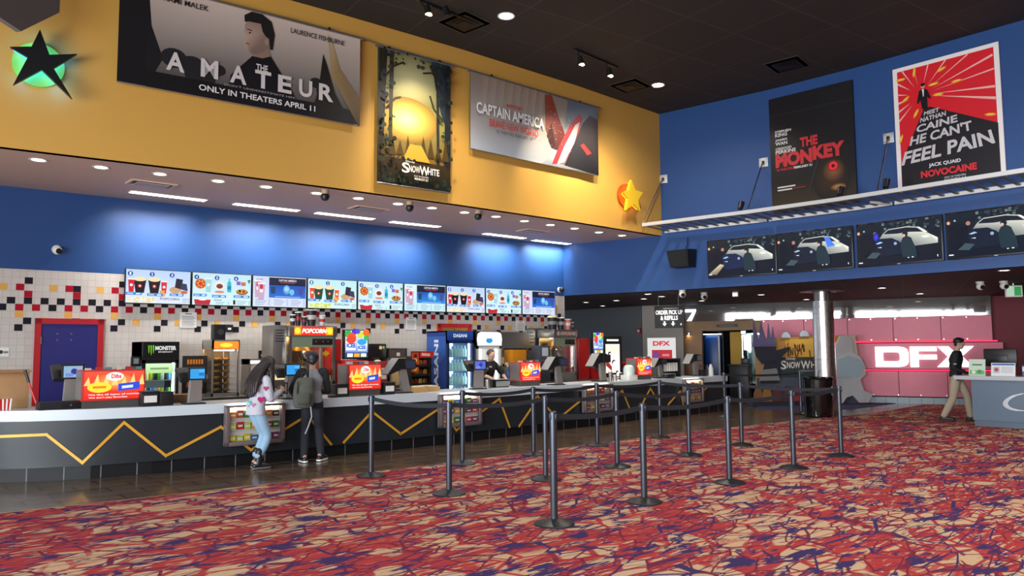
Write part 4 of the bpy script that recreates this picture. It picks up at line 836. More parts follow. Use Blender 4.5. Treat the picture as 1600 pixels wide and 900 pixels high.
for i, (x, y) in enumerate(((1037, 280), (1193.5, 254), (1389, 216))):
    P, p, q = seg_at(BLU, x, y); rz = ang(p, q)
    g = thing('anchor_plate', 'small white square anchor plate %s' % ('beside the yellow wall corner', 'left of the near black poster', 'between the two posters')[i], 'bracket', P, rz)
    MB(white_al).box(-.1, .1, -.025, 0, -.1, .1, .006).build('plate', g); m = MB(STEEL)
    for a in (-.07, .07):
        for b in (-.07, .07): m.cyl((a, -.025, b), (a, -.035, b), .012, n=8)
    m.build('bolt', g); MB(DARK).box(-.025, .025, -.07, -.02, -.05, .03, .01).build('eye', g)
    B = bpt(P.y - .15 if i else P.y - .1, .98, 4.475); A = P + Vector((-.06, 0, -.02))
    d = Matrix.Rotation(-rz, 3, 'Z')
    MB(STEEL).cyl(d @ (A - P), d @ (B - P), .013, n=8).build('hanger_rod', g)
for i, (x, y) in enumerate(((1160, 320), (1308, 296), (1380, 285))):
    yy = onX(x, y, 14.1).y; P = bpt(yy, .93, 4.46)
    g = thing('ledge_spotlight', 'small black spotlight on the ledge %s' % ('left of the posters, beside the second rod', 'in front of the near black poster', 'just left of the red poster')[i], 'spotlight', P)
    MB(BLACK).cyl((0, 0, 0), (0, 0, .08), .02, n=8).build('stem', g); MB(BLACK).cyl((-.03, 0, .05), (.04, 0, .2), .05, .065, n=14).build('head', g)
# four trailer screens
def tv_pic(s, w, h, v):
    X = lambda u: (u - .5) * w; Z = lambda q: q * h; r = random.Random(9)
    s.rect(-w / 2, 0, w / 2, h, '#0e1422', '#151c26')
    for i in range(60): u = .3 + .7 * r.random(); q = .72 + .26 * r.random(); s.rect(X(min(u, .96)), Z(q), X(min(u + .03, .99)), Z(min(.99, q + .05)), r.choice(['#2e3a42', '#4c5a5c', '#27323a', '#5f6a66', '#1c242c']))
    s.poly([(X(.27), Z(.56)), (X(.33), Z(.72)), (X(.4), Z(.82)), (X(.62), Z(.84)), (X(.76), Z(.8)), (X(.84), Z(.66)), (X(.97), Z(.5)), (X(.97), Z(.38)), (X(.7), Z(.36)), (X(.5), Z(.5)), (X(.36), Z(.52))], ['#6b6f70', '#9a9d98', '#a6a89f', '#b2b3a6', '#8d9390', '#b9bcae', '#e6e6da', '#9da19a', '#6a6e70', '#5b6066', '#5b6066'])
    s.poly([(X(.34), Z(.71)), (X(.4), Z(.8)), (X(.62), Z(.82)), (X(.74), Z(.78)), (X(.81), Z(.67)), (X(.66), Z(.7)), (X(.5), Z(.69))], '#171c28'); s.poly([(X(.74), Z(.8)), (X(.77), Z(.79)), (X(.86), Z(.66)), (X(.83), Z(.66))], '#d9dcd4'); s.disc(X(.84), Z(.56), w * .06, '#cfe0d2', h * .04, 12, '#b0b5ac')
    s.poly([(X(.2), Z(.3)), (X(.22), Z(.55)), (X(.3), Z(.61)), (X(.44), Z(.6)), (X(.53), Z(.5)), (X(.56), Z(.2)), (X(.3), Z(.16))], '#16203f' if v < 1 else '#131a2b')
    s.poly([(X(.24), Z(.5)), (X(.3), Z(.54)), (X(.33), Z(.51)), (X(.27), Z(.48))], '#7fb4e6' if v == 2 else '#8fa5bd'); s.poly([(X(.26), Z(.40)), (X(.31), Z(.41)), (X(.31), Z(.38))], '#aebccc'); s.disc(X(.48), Z(.46), w * .02, '#7d92ac', None, 8)
    s.poly([(X(.56), Z(.12)), (X(.54), Z(.45)), (X(.57), Z(.58)), (X(.62), Z(.62)), (X(.67), Z(.56)), (X(.72), Z(.3)), (X(.73), Z(.1))], '#1b2b35'); s.disc(X(.6), Z(.66), w * .035, '#191a1d', h * .055, 12); s.disc(X(.585), Z(.63), w * .018, '#b9968a', h * .035, 10)
    s.disc(X(.03), Z(.79), w * .018, '#d9906a', h * .04, 8); s.disc(X(.1), Z(.83), w * .012, '#8fa0a8', None, 8); s.disc(X(.24), Z(.74), w * .025, '#9a6a5c', h * .05, 8); s.poly([(X(.05), Z(.2)), (X(.04), Z(.7)), (X(.14), Z(.78)), (X(.22), Z(.68)), (X(.24), Z(.3))], '#0f1420')
    if v == 0: s.poly([(X(.02), Z(.08)), (X(.2), Z(.34)), (X(.26), Z(.3)), (X(.14), Z(.04))], ['#8a8070', '#c9b890', '#a09478', '#5a5648'])
    else: s.poly([(X(.12), Z(.16)), (X(.2), Z(.3)), (X(.3), Z(.26)), (X(.24), Z(.14))], '#36464e')
    if v == 1: s.poly([(X(.66), Z(.8)), (X(.72), Z(.8)), (X(.8), Z(.56)), (X(.7), Z(.54))], '#3f6fe0')
    if v == 2: s.disc(X(.25), Z(.66), w * .04, '#3a3fe0', h * .12, 12, '#151c3a')
    s.rect(X(.02), Z(.045), X(.07), Z(.07), '#cfd3d8'); s.text('R', X(.965), Z(.06), w * .012, h * .05, '#e6e6e6', .03); s.disc(X(.68), Z(.1), w * .014, '#b9bcc0', h * .014, 8); s.disc(X(.63), Z(.095), w * .012, '#b9bcc0', h * .012, 8)
tvp = [((1106, 377.9), (1209.7, 367.2), (1108.4, 436), (1212.5, 428.5)), ((1213.4, 365.3), (1330.2, 352.8), (1216.3, 428.5), (1333.4, 419)), ((1336.4, 352), (1471, 335), (1341, 419.5), (1475, 408.4)), ((1477.7, 334), (1634, 311), (1482.7, 407.6), (1637, 393))]
SCREEN2 = artmat('lit_trailer_screen', 1.5, .12)
for i, c in enumerate(tvp):
    loc, rz, w, h = frame4(*c, BLU, .09)
    t = thing('trailer_screen', 'trailer screen with white car, %s' % ('first from the left, beside the speaker', 'second from the left, below the near black poster', 'third from the left, between the two posters', 'fourth, cut by the right edge')[i], 'screen', (loc[0], loc[1], 3.175), rz, 'trailer screens on the blue wall')
    w = 1.585; h = .86; MB(BLACK).box(-w / 2, w / 2, 0, .05, 0, h, .006).build('housing', t); s = AM(SCREEN2); tv_pic(s, w - .05, h - .06, i); s.build('picture', t, (0, 0, .03)); MB(DARK).box(-.25, .25, .05, .085, .3, .6).build('wall_mount', t, smooth=0)
    MB(WHITE).box(-.03, .03, -.003, 0, .006, .016).build('badge', t, smooth=0)
P, p, q = seg_at(BLU, 1072, 406); t = thing('wall_speaker', 'black tilted loudspeaker on the blue wall left of the screens', 'speaker', (P.x - .03, P.y, P.z - .2), ang(p, q))
m = MB(BLACK); m.hull([[(-.26, -.26, 0 + .02), (.2, -.26, .02), (.26, -.03, .0), (-.2, -.03, 0)], [(-.3, -.36, .40), (.24, -.36, .40), (.3, -.05, .42), (-.24, -.05, .42)]]); m.build('cabinet', t, smooth=0)
MB(mat('black_grille', '#0e0f11', .7)).hull([[(-.24, -.275, .04), (.18, -.275, .04), (.18, -.268, .04), (-.24, -.268, .04)], [(-.28, -.372, .38), (.22, -.372, .38), (.22, -.362, .38), (-.28, -.362, .38)]]).build('grille', t, smooth=0)
MB(DARK).box(-.05, .05, -.06, .03, .15, .3).build('wall_bracket', t, smooth=0); MB(DARK).tube([(.06, -.1, .42), (.07, -.02, .55), (.07, 0, .72)], .008, 6).build('cable', t)
# ---------------------------------------------------------------- beyond the blue wall
def dl_(x, y): # distance along the red wall and height
    P = onL(x, y, *DFX); return (Vector((P.x, P.y)) - Vector(DFX[0])).length * (1 if P.y < DFX[0][1] else -1), P.z
DRZ = ang(*DFX); DO = Vector((DFX[0][0], DFX[0][1], 0))
def dpt(s, y=0, z=0): return Matrix.Rotation(DRZ, 3, 'Z') @ Vector((s, y, 0)) + Vector((DO.x, DO.y, z))
S = lambda x, y=545: dl_(x, y)[0]
sE0, sE1 = S(1097), S(1178); sP0, sEnd = S(1192), S(1552); Z_PAN = 2.45; Z_DOOR = 2.15
silver = mat('glossy_silver_panel', '#b4b1ad', .035, .8); tan_p = mat('tan_wall_paint', '#a98560', .6); pink = mat('brushed_red_metal_panel', '#b5606e', .4, .25, var=.06, vscale=5)
redwall = mat('deep_red_wall_paint', '#741a26', .6)
m = MB(tan_p); m.box(-.1, sE0, 0, .2, 0, Z_LOW); m.box(sE1, sEnd, 0, .2, 0, Z_LOW); m.box(sE0, sE1, 0, .2, Z_DOOR, Z_LOW); struct(m.build('wall_entrance', None, DO, DRZ, smooth=0))
m = MB(silver); m.box(-.05, S(1140), -.03, 0, Z_PAN, Z_LOW); m.box(S(1140) + .006, sEnd, -.03, 0, Z_PAN, Z_LOW); struct(m.build('trim_silver_band', None, DO, DRZ, smooth=0))
wall_strip('wall_deep_red', [tuple(dpt(sEnd, .25)[:2]), tuple(dpt(sEnd + 6, .25)[:2])], 0, Z_LOW, redwall)
# panels
t = thing('metal_wall_cladding', 'pink red brushed metal panel wall with two red lit gaps', 'wall panel', DO, DRZ)
zu0, zu1 = 1.76, Z_PAN - .01; zl0, zl1 = .2, .90
up = [sP0, S(1257.5), S(1325.7), S(1397), S(1471.7), sEnd]; lo = [sP0, S(1258), S(1330), S(1402), S(1478), sEnd]
for a, b in zip(up, up[1:]): MB(pink).box(a + .006, b - .006, -.045, -.03, zu0, zu1, .002).build('upper_panel', t, smooth=0)
for a, b in zip(lo, lo[1:]): MB(pink).box(a + .006, b - .006, -.045, -.03, zl0, zl1, .002).build('lower_panel', t, smooth=0)
MB(pink).box(sP0, sEnd + .22, -.13, -.03, .97, 1.70, .004).build('sign_band', t, smooth=0)
m = MB(STEEL)
for a in up[:-1]:
    for d in (.06, .62): m.cyl((a + d, -.045, zu1 - .04), (a + d, -.055, zu1 - .04), .018, n=8); m.cyl((a + d, -.045, zl0 + .04), (a + d, -.055, zl0 + .04), .018, n=8); m.cyl((a + d, -.045, zu0 + .04), (a + d, -.055, zu0 + .04), .018, n=8)
m.build('bolt', t)
MB(mat('red_led', '#ff1238', .4, emit=9)).box(sP0, sEnd + .1, -.06, -.035, zu0 - .03, zu0 - .012).build('upper_led_strip', t, smooth=0); MB(mat('red_led', '#ff1238')).box(sP0, sEnd + .1, -.06, -.035, .925, .943).build('lower_led_strip', t, smooth=0)
MB(mat('black_backing', '#2a1014', .7)).box(sP0, sEnd, -.03, -.002, 0, Z_PAN - .005).build('backing', t, smooth=0)
b = MB(mat('pale_blue_base_tile', '#8fa0a8', .3)); b.box(sE1 + .05, sEnd + .2, -.055, -.03, 0, .17); b.use(mat('base_joint', '#55606a', .6))
k = sE1 + .3
while k < sEnd: b.box(k, k + .01, -.057, -.054, 0, .17); k += .3
struct(b.build('baseboard_red_wall', None, DO, DRZ, smooth=0))
# luminous letters D F X
ltr = mat('white_lit_letter', '#ffffff', .4, emit=1.6)
a = S(1367.5); z0, z1 = 1.03, 1.60; H = z1 - z0
def letter(nm, outer, x0, w, hole=None):
    m = MB(ltr); P = lambda q: (x0 + q[0] * w, z0 + q[1] * H)
    if hole:
        n = len(outer); 
        for i in range(n):
            j = (i + 1) % n; m.prism([P(outer[i]), P(outer[j]), P(hole[j]), P(hole[i])], -.18, -.131)
    else: m.prism([P(q) for q in outer], -.18, -.131)
    return m
lt = thing('lit_letter_sign', 'white lit three letter sign on the pink metal wall', 'sign', DO, DRZ)
wD = S(1419) - a; wF0 = S(1421.5); wF = S(1463) - wF0; wX0 = S(1463); wX = S(1521) - wX0
letter('D', [(0, 0), (0, 1), (.72, 1), (.88, .96), (.97, .86), (1, .7), (1, .3), (.97, .14), (.88, .04), (.72, 0)], a, wD, [(.24, .27), (.24, .73), (.62, .73), (.68, .72), (.72, .69), (.74, .64), (.74, .36), (.72, .31), (.68, .28), (.62, .27)]).build('letter', lt, smooth=0)
letter('F', [(0, 0), (0, 1), (1, 1), (1, .77), (.32, .77), (.32, .60), (1, .60), (1, .37), (.32, .37), (.32, 0)], wF0, wF).build('letter', lt, smooth=0)
letter('X', [(0, 0), (.3, .5), (.02, 1), (.32, 1), (.53, .66), (.72, 1), (1, 1), (.68, .52), (.98, 0), (.68, 0), (.5, .33), (.3, 0)], wX0, wX).build('letter', lt, smooth=0)
# the entrance recess
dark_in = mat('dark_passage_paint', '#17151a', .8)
def dbox(m, a, b, y0, y1, z0, z1): return MB(m).box(a, b, y0, y1, z0, z1)
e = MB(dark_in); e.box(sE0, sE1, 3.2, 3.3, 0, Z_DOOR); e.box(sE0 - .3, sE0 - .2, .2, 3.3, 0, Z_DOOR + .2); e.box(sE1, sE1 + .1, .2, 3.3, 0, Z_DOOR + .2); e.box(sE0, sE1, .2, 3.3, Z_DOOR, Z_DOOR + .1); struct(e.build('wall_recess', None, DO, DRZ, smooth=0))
struct(dbox(mat('yellow_recess_paint', '#c79a2c', .6), S(1138), S(1158), .3, .5, 0, Z_DOOR - .05).build('wall_yellow_recess', None, DO, DRZ, smooth=0))
t = thing('blue_pylon', 'bright blue rounded pylon in the entrance left of the dark doorway', 'pylon', dpt(S(1104), .75), DRZ); pw = (S(1118) - S(1090))
MB(mat('bright_blue_enamel', '#1d4f96', .35)).box(-pw / 2, pw / 2, .0, .4, 0, 2.02, .12).build('body', t); MB(WHITE).box(pw / 2 - .05, pw / 2 + .01, -.17, -.12, .5, 2.0, .01).build('light_edge', t); MB(mat('pylon_light', '#ffffff', .5, emit=2)).box(-.25, .3, -.1, .1, 2.03, 2.06).build('top_light', t, smooth=0)
t = thing('ticket_podium', 'black ticket taker podium in front of the yellow recess', 'podium', dpt(S(1160), -.5), DRZ); MB(BLACK).box(-.28, .28, -.2, .2, 0, 1.05, .01).build('body', t); MB(BLACK).box(-.32, .32, -.24, .24, 1.05, 1.1, .01).build('top', t); MB(DARK).box(.05, .25, -.05, .05, 1.1, 1.28, .01).build('scanner', t)
t = thing('door_leaf', 'tall glass entrance door standing open with steel pull bar', 'door', dpt(S(1165), -.12), DRZ); MB(STEEL).box(-.1, .04, -.02, .02, 2.03, 2.12).build('top_fitting', t, smooth=0); MB(glassmat('door_glass', '#dfeef0', .2)).box(-.09, .2, -.006, .006, .02, 2.05).build('pane', t, smooth=0); MB(CHROME).cyl((-.06, -.05, .3), (-.06, -.05, 1.95), .018, n=10).build('pull_bar', t); MB(STEEL).box(-.1, .2, -.015, .015, 0, .08).build('bottom_rail', t, smooth=0)
t = thing('aquatic_poster', 'pale blue green poster in the entrance left of the cardboard display', 'poster', dpt(S(1184), -.035), DRZ); w_ = .62; MB(STEEL).box(-w_ / 2, w_ / 2, 0, .03, .5, 2.05).build('frame', t, smooth=0); s = AM(); s.rect(-.28, .55, .28, 2.0, '#7fae9a', '#c9d6d2'); s.poly([(-.25, .6), (.2, .6), (.25, 1.3), (-.05, 1.1)], '#3f7a5a'); s.disc(.05, 1.5, .17, '#5a93b0', .22, 16, '#a8c6c9'); s.build('printed_face', t)
t = thing('number_sign', 'white lit number seven on the silver band over the entrance', 'sign', dpt(S(1081), -.035), DRZ); w7 = (S(1089) - S(1073)); m = MB(mat('white_lit_number', '#eef6ff', .4, emit=3)); m.prism([(-w7 / 2, 2.84), (w7 / 2, 2.84), (w7 / 2, 2.77), (.02, 2.47), (-.12, 2.47), (w7 * .22, 2.75), (-w7 / 2, 2.75)], -.03, 0); m.build('digit', t, smooth=0)
t = thing('entrance_sign', 'narrow dark sign strip over the entrance opening', 'sign', dpt(S(1137), -.012), DRZ); MB(BLACK).box(-.33, .33, 0, .01, 2.25, 2.34).build('board', t, smooth=0); s = AM(); s.rect(-.24, 2.285, .24, 2.305, '#8a8680'); s.build('lettering', t)
# dark grey opening by the counter end
t = thing('lit_pillar_lamp', 'warm wall lamp on the tan strip beside the entrance', 'lamp', dpt(S(1077), -.02), DRZ); MB(STEEL).box(-.05, .05, -.08, .0, 2.0, 2.12, .01).build('shade', t); MB(mat('warm_bulb', '#ffc46a', .5, emit=18)).box(-.03, .03, -.07, -.02, 1.985, 1.998).build('bulb', t, smooth=0)
# light grey wall poster
GP = (G1, G2); grz = ang(G1, G2)
P = onL(1034.5, 570, *GP); A = onL(1012, 548, *GP); B = onL(1057, 548, *GP); wp = (B - A).length; zt = onL(1034, 527.5, *GP).z
t = thing('projection_poster', 'white poster with red letters on the light grey wall behind the counter end', 'poster', (P.x, P.y, 0) , grz); zb = zt - .95
MB(WHITE).box(-wp / 2, wp / 2, -.035, -.005, zb, zt, .004).build('board', t); s = AM(artmat('backlit_poster', .8, .4)); s.rect(-wp / 2 + .01, zb + .02, wp / 2 - .01, zt - .01, '#eceaea'); s.text('DFX', 0, zt - .26, wp * .6, .15, '#e0313f', .05); s.rect(-wp * .34, zb + .22, wp * .36, zb + .56, '#c8202e'); s.disc(-wp * .2, zb + .38, .12, '#5a4ab0', .15, 14, '#a02c5a'); s.rect(wp * .02, zb + .36, wp * .26, zb + .43, '#e58a98'); s.rect(-wp * .3, zb + .14, wp * .33, zb + .19, '#c8202e'); s.build('printed_face', t, (0, -.036, 0))
P = onL(999.5, 517, pg[1], pg[2]); t = thing('fire_alarm', 'small red fire alarm box on the dark grey wall', 'alarm', P, ang(pg[1], pg[2])); MB(RED).box(-.06, .06, -.06, 0, -.09, .09, .006).build('body', t); MB(WHITE).cyl((0, -.06, .0), (0, -.07, 0), .035, n=12).build('strobe', t)
# hanging pick up sign
C = atD(1045.5, 495, 19.6); t = thing('pickup_sign', 'black hanging sign reading order pick up and refills', 'sign', C, ang((14.3, 13), (15.9, 9.6))); w_ = 45.5 * 19.6 / 1190 / .995; h_ = 35 * 19.6 / 1190
MB(BLACK).box(-w_ / 2, w_ / 2, 0, .02, -h_ / 2, h_ / 2, .002).build('board', t); s = AM(artmat('sign_ink', 0, .7)); W_ = '#e8e8e8'
s.rect(-w_ / 2, -h_ / 2, w_ / 2, h_ / 2, '#17181b'); s.rect(-w_ * .2, h_ * .365, w_ * .32, h_ * .39, '#a9a9a9'); s.text('ORDER PICK UP', 0, h_ * .1, w_ * .93, h_ * .2, W_, .05); s.text('& REFILLS', 0, -h_ * .15, w_ * .6, h_ * .2, W_, .05)
for x in (-.12, .1): s.poly([(x - .025, -h_ * .2), (x + .025, -h_ * .2), (x + .025, -h_ * .3), (x + .06, -h_ * .3), (x, -h_ * .42), (x - .06, -h_ * .3), (x - .025, -h_ * .3)], W_)
s.disc(w_ * .4, -h_ * .34, .02, W_, .03, 8); s.build('printed_face', t, (0, -.001, 0))
for x in (-w_ * .36, w_ * .33): MB(STEEL).cyl((x, .01, h_ / 2), (x, .01, Z_LOW - C.z), .008, n=6).build('rod', t)
# low ceiling fixtures
low = [(915.6, 472.4), (942, 478), (963, 469.5), (1006, 467), (1012.4, 459.4), (1033.8, 463.3), (1096.5, 470), (1189, 460.4), (1260, 468), (1378, 450), (1437.5, 459), (1569, 422.5)]
lowlab = ['over the dark grey wall, leftmost', 'over the dark grey wall, lower one', 'over the lit cookie screen', 'above the light grey wall, left', 'above the light grey wall, near the blue edge', 'beside the hanging pick up sign', 'over the lit number seven', 'over the cardboard display', 'left of the mirrored column', 'right of the mirrored column', 'over the lit letter sign', 'at the far right below the fourth screen']
for (x, y), lb in zip(low, lowlab): downlight(onZ(x, y, Z_LOW - .001), 'small downlight in the low plum ceiling %s' % lb, 10, .075, 'recessed_downlight', '#fff0dc', 'downlights in the low ceiling')
for x, y, lb in ((1066, 457, 'white security camera right of the hanging sign rods'), (1100, 461, 'white security camera above the entrance'), (1531, 444, 'white security camera above the usher'), (1568, 443, 'white security camera left of the green exit sign')):
    P = onZ(x, y - 4, Z_LOW); t = thing('security_camera', lb, 'camera', P, DRZ + .4); MB(WHITE).cyl((0, 0, -.04), (0, 0, -.002), .08, n=16).build('base', t); MB(WHITE).ball(0, -.02, -.1, .085).build('housing', t); MB(BLACK).cyl((0, -.08, -.12), (0, -.108, -.13), .045, n=12).build('lens', t)
P = onZ(1149, 456, Z_LOW); t = thing('ceiling_beacon', 'small white box on the low ceiling right of the two cameras', 'sensor', P, DRZ); MB(WHITE).box(-.07, .07, -.05, .05, -.12, -.002, .01).build('body', t); MB(mat('beacon_light', '#ffffff', .5, emit=2)).box(-.05, .05, -.052, -.05, -.1, -.04).build('lens', t, smooth=0)
P = onZ(1583, 443, Z_LOW); t = thing('exit_sign', 'green lit exit sign on the low ceiling at the right', 'sign', P, DRZ + .3); MB(WHITE).box(-.17, .17, -.03, .03, -.3, -.04, .008).build('housing', t); MB(STEEL).cyl((0, 0, -.04), (0, 0, -.002), .02, n=8).build('stem', t); s = AM(artmat('exit_print', .8, .4)); s.rect(-.15, -.28, .15, -.06, '#bcd8c0'); s.rect(-.0, -.27, .14, -.07, '#3f9a58'); s.build('lettering', t, (0, -.031, 0))
# cardboard film display and cut-out
A = onZ(1168, 634); B = onZ(1345, 631); vz = ang(A, B); L_ = (B - A).length
t = thing('cardboard_display', 'large cardboard film display with spires and autumn forest picture', 'display', ((A + B) / 2).to_tuple()[:2] + (.006,), vz)
k = L_ / 177; X = lambda px: (px - 1256.5) * k
zz = lambda py: (632 - py) * k
back = MB(CARD); outline = [(1190, 632), (1190, 560), (1196, 530), (1228, 532), (1272, 534), (1273, 632)]
back.prism([(X(x), zz(y)) for x, y in [(1186, 632), (1186, 556), (1200, 533), (1322, 530), (1338, 530), (1343, 632)]], .12, .16); back.build('back_panel', t, smooth=0)
s = AM(artmat('standee_ink', 0, .6)); s.lay = .118
s.poly([(X(1200), zz(533)), (X(1322), zz(530)), (X(1322), zz(590)), (X(1200), zz(590))][::-1], ['#8a6a44', '#7a6040', '#e0a040', '#b08048']); s.poly([(X(1232), zz(536)), (X(1296), zz(533)), (X(1290), zz(560)), (X(1240), zz(565))][::-1], ['#d09040', '#f0c050', '#f4cc60', '#e0a848'])
r = random.Random(4)
for i in range(30): x = 1230 + 75 * r.random(); y = 540 + 20 * r.random(); s.stroke([(X(x), zz(y + 10)), (X(x + 6 * (r.random() - .5)), zz(y))], .03, r.choice(['#3a2616', '#5a3a1c', '#7a4a1c', '#2a2014']))
s.rect(X(1200), zz(592), X(1322), zz(562), '#35434a', '#4a4436'); s.poly([(X(1186), zz(632)), (X(1343), zz(632)), (X(1343), zz(592)), (X(1186), zz(592))], '#565d68')
s.text('Disney', X(1240), zz(567), 15 * k, 5 * k, '#e8e4dc', .01); s.text('S', X(1228), zz(580), 9 * k, 13 * k, '#efece6', .02); s.text('NOW', X(1244), zz(578.5), 21 * k, 9.5 * k, '#efece6', .02); s.text('W', X(1263), zz(580), 15 * k, 12.5 * k, '#efece6', .02); s.text('HITE', X(1283), zz(578.5), 23 * k, 9.5 * k, '#efece6', .02); s.text('IN THEATERS MARCH 21', X(1263), zz(583.5), 24 * k, 2 * k, '#c9c4ba', .02); s.build('printed_panel', t)
# spires standing in front
sp = MB(mat('dusky_purple_card', '#6a6285', .5, var=.1)); 
for x0, x1, xt, yt in ((1179, 1190, 1180, 506), (1187, 1202, 1191.5, 510), (1200, 1208, 1203, 512), (1206, 1214, 1210, 517)): sp.prism([(X(x0), zz(546)), (X(x1), zz(546)), (X(xt), zz(yt))], -.06, -.02)
sp.prism([(X(1177), zz(546)), (X(1213), zz(542)), (X(1213), zz(534)), (X(1180), zz(536))], -.07, -.01); sp.build('spires', t, smooth=0)
cp = MB(mat('black_card', '#30303a', .5)); cp.prism([(X(1188), zz(600)), (X(1196), zz(572)), (X(1200), zz(556)), (X(1235), zz(546.5)), (X(1237), zz(548)), (X(1222), zz(562)), (X(1216), zz(600))], -.04, .0); cp.prism([(X(1180), zz(546)), (X(1213), zz(542)), (X(1216), zz(566)), (X(1192), zz(572)), (X(1183), zz(560))], -.05, -.005); cp.build('dark_fold', t, smooth=0)
MB(mat('grey_card', '#8d8a88', .5)).prism([(X(1186), zz(596)), (X(1218), zz(596)), (X(1213), zz(578)), (X(1192), zz(580))], -.07, -.045).build('grey_fold', t, smooth=0)
MB(mat('black_card', '#30303a')).box(X(1170), X(1290), -.25, .12, 0, .12).build('base', t, smooth=0)
for x, c, nm in ((1180, '#8a5a34', 'brown'), (1193, '#9a6a30', 'ochre'), (1208, '#6a2f34', 'maroon'), (1224, '#5a3038', 'wine'), (1241, '#a83a3c', 'red')):
    m = MB(mat('prop_' + nm, c, .6)); m.prism([(X(x - 7), 0), (X(x + 7), 0), (X(x + 6), 12 * k), (X(x + 3), 19 * k), (X(x), 22 * k), (X(x - 4), 18 * k), (X(x - 7), 11 * k)], -.22 - (x % 3) * .02, -.18 - (x % 3) * .02)
    for v in m.bm.verts: v.co.z += .12
    m.build('card_figure', t, smooth=0)
for x, y, r_ in ((1233, 528, 7), (1262, 526, 7)):
    MB(mat('pale_blue_card', '#bcd0da', .5)).prism([(X(x) + r_ * k * math.cos(i * math.pi / 8), zz(y + 5) + r_ * k * 1.2 * math.sin(i * math.pi / 8)) for i in range(9)], .06, .10).build('cloud_cutout', t, smooth=0)
pc = MB(mat('pale_stone_card', '#d9d8d8', .5, var=.2, vscale=3)); pc.prism([(X(x), zz(y)) for x, y in ((1300, 632), (1298, 600), (1302, 572), (1304, 545), (1312, 531), (1322, 529), (1330, 538), (1332, 556), (1342, 562), (1349, 575), (1350, 588), (1341, 596), (1346, 612), (1360, 618), (1352, 630), (1338, 630), (1328, 619), (1318, 622), (1312, 630))], -.16, -.10); pc.build('pale_cutout', t, smooth=0)
pd = MB(mat('pale_blue_card', '#bcd0da')); pd.prism([(X(x), zz(y)) for x, y in ((1303, 592), (1304, 566), (1322, 560), (1340, 566), (1346, 578), (1336, 592))], -.20, -.165); pd.build('blue_fold', t, smooth=0)
pe = MB(mat('cream_card', '#e6d6be', .5)); pe.prism([(X(x), zz(y)) for x, y in ((1322, 529), (1338, 530), (1341, 560), (1332, 558), (1330, 538))], -.09, -.05); pe.build('cream_panel', t, smooth=0)
# ---------------------------------------------------------------- things on and behind the counter
def cfy(X):
    for p, q in zip(CF, CF[1:]):
        if p[0] <= X <= q[0]: return p[1] + (q[1] - p[1]) * (X - p[0]) / (q[0] - p[0])
    return CF[-1][1]
def ontop(x, y, lo=.14, hi=.62, z=Z_TOP + .001):
    P = onZ(x, y, z); X = P.x
    for _ in range(3):
        Y = min(max(P.y, cfy(X) + lo), cfy(X) + hi); X = onY(x, y, Y).x
    return Vector((X, Y, z))
grey_st = mat('grey_metal_stand', '#a09e9a', .38, .5); blue_scr = mat('blue_lit_display', '#38a0e8', .3, emit=1.0)
# --- payment terminals
def terminal(x, y, rz, lab, col='#38a0e8', k=1.0, lean=.10, lit=True):
    P = ontop(x, y); t = thing('payment_terminal', lab, 'cash register', P, rz, 'payment terminals on the counter')
    MB(BLACK).box(-.13 * k, .13 * k, -.10 * k, .14 * k, 0, .018, .004).build('base_plate', t)
    MB(grey_st).hull([[(-.085 * k, -.05, .018), (.085 * k, -.05, .018), (.085 * k, .03, .018), (-.085 * k, .03, .018)], [(-.075 * k, -.05 - lean * .3, .33 * k), (.075 * k, -.05 - lean * .3, .33 * k), (.075 * k, .0, .33 * k), (-.075 * k, .0, .33 * k)]]).build('stand', t, smooth=0)
    m = MB(BLACK); m.hull([[(-.19 * k, -.02, .34 * k), (.19 * k, -.02, .34 * k), (.19 * k, .02, .30 * k), (-.19 * k, .02, .30 * k)], [(-.19 * k, .20, .50 * k), (.19 * k, .20, .50 * k), (.19 * k, .235, .46 * k), (-.19 * k, .235, .46 * k)]]); m.build('operator_monitor', t, smooth=0)
    c = MB(BLACK); c.box(-.12 * k, .12 * k, -.10, -.065, .335 * k, .50 * k, .005); c.box(-.14 * k, .14 * k, -.07, .12, .495 * k, .505 * k); c.build('customer_display', t)
    s = AM(artmat('terminal_screen', 1.0 if lit else .25, .2)); s.rect(-.10 * k, .35 * k, .10 * k, .485 * k, col)
    if col == '#38a0e8': s.rect(.02 * k, .39 * k, .09 * k, .43 * k, '#1f78c0'); s.rect(.02 * k, .44 * k, .09 * k, .47 * k, '#5ab8f2')
    else: s.disc(.01 * k, .42 * k, .035 * k, '#2a3a9a'); s.rect(-.08 * k, .36 * k, -.0 * k, .4 * k, '#7a8ad0')
    s.build('lit_panel', t, (0, -.1005, 0)); return t
terminal(110, 629, 0, 'black payment terminal on a grey stand in front of the blue door', '#8fb2d0', 1.12)
terminal(303, 631, .05, 'payment terminal with a sky blue display in front of the hot food cabinet', k=1.0)
terminal(453, 623, 0, 'payment terminal with a sky blue display between the two customers', k=1.05)
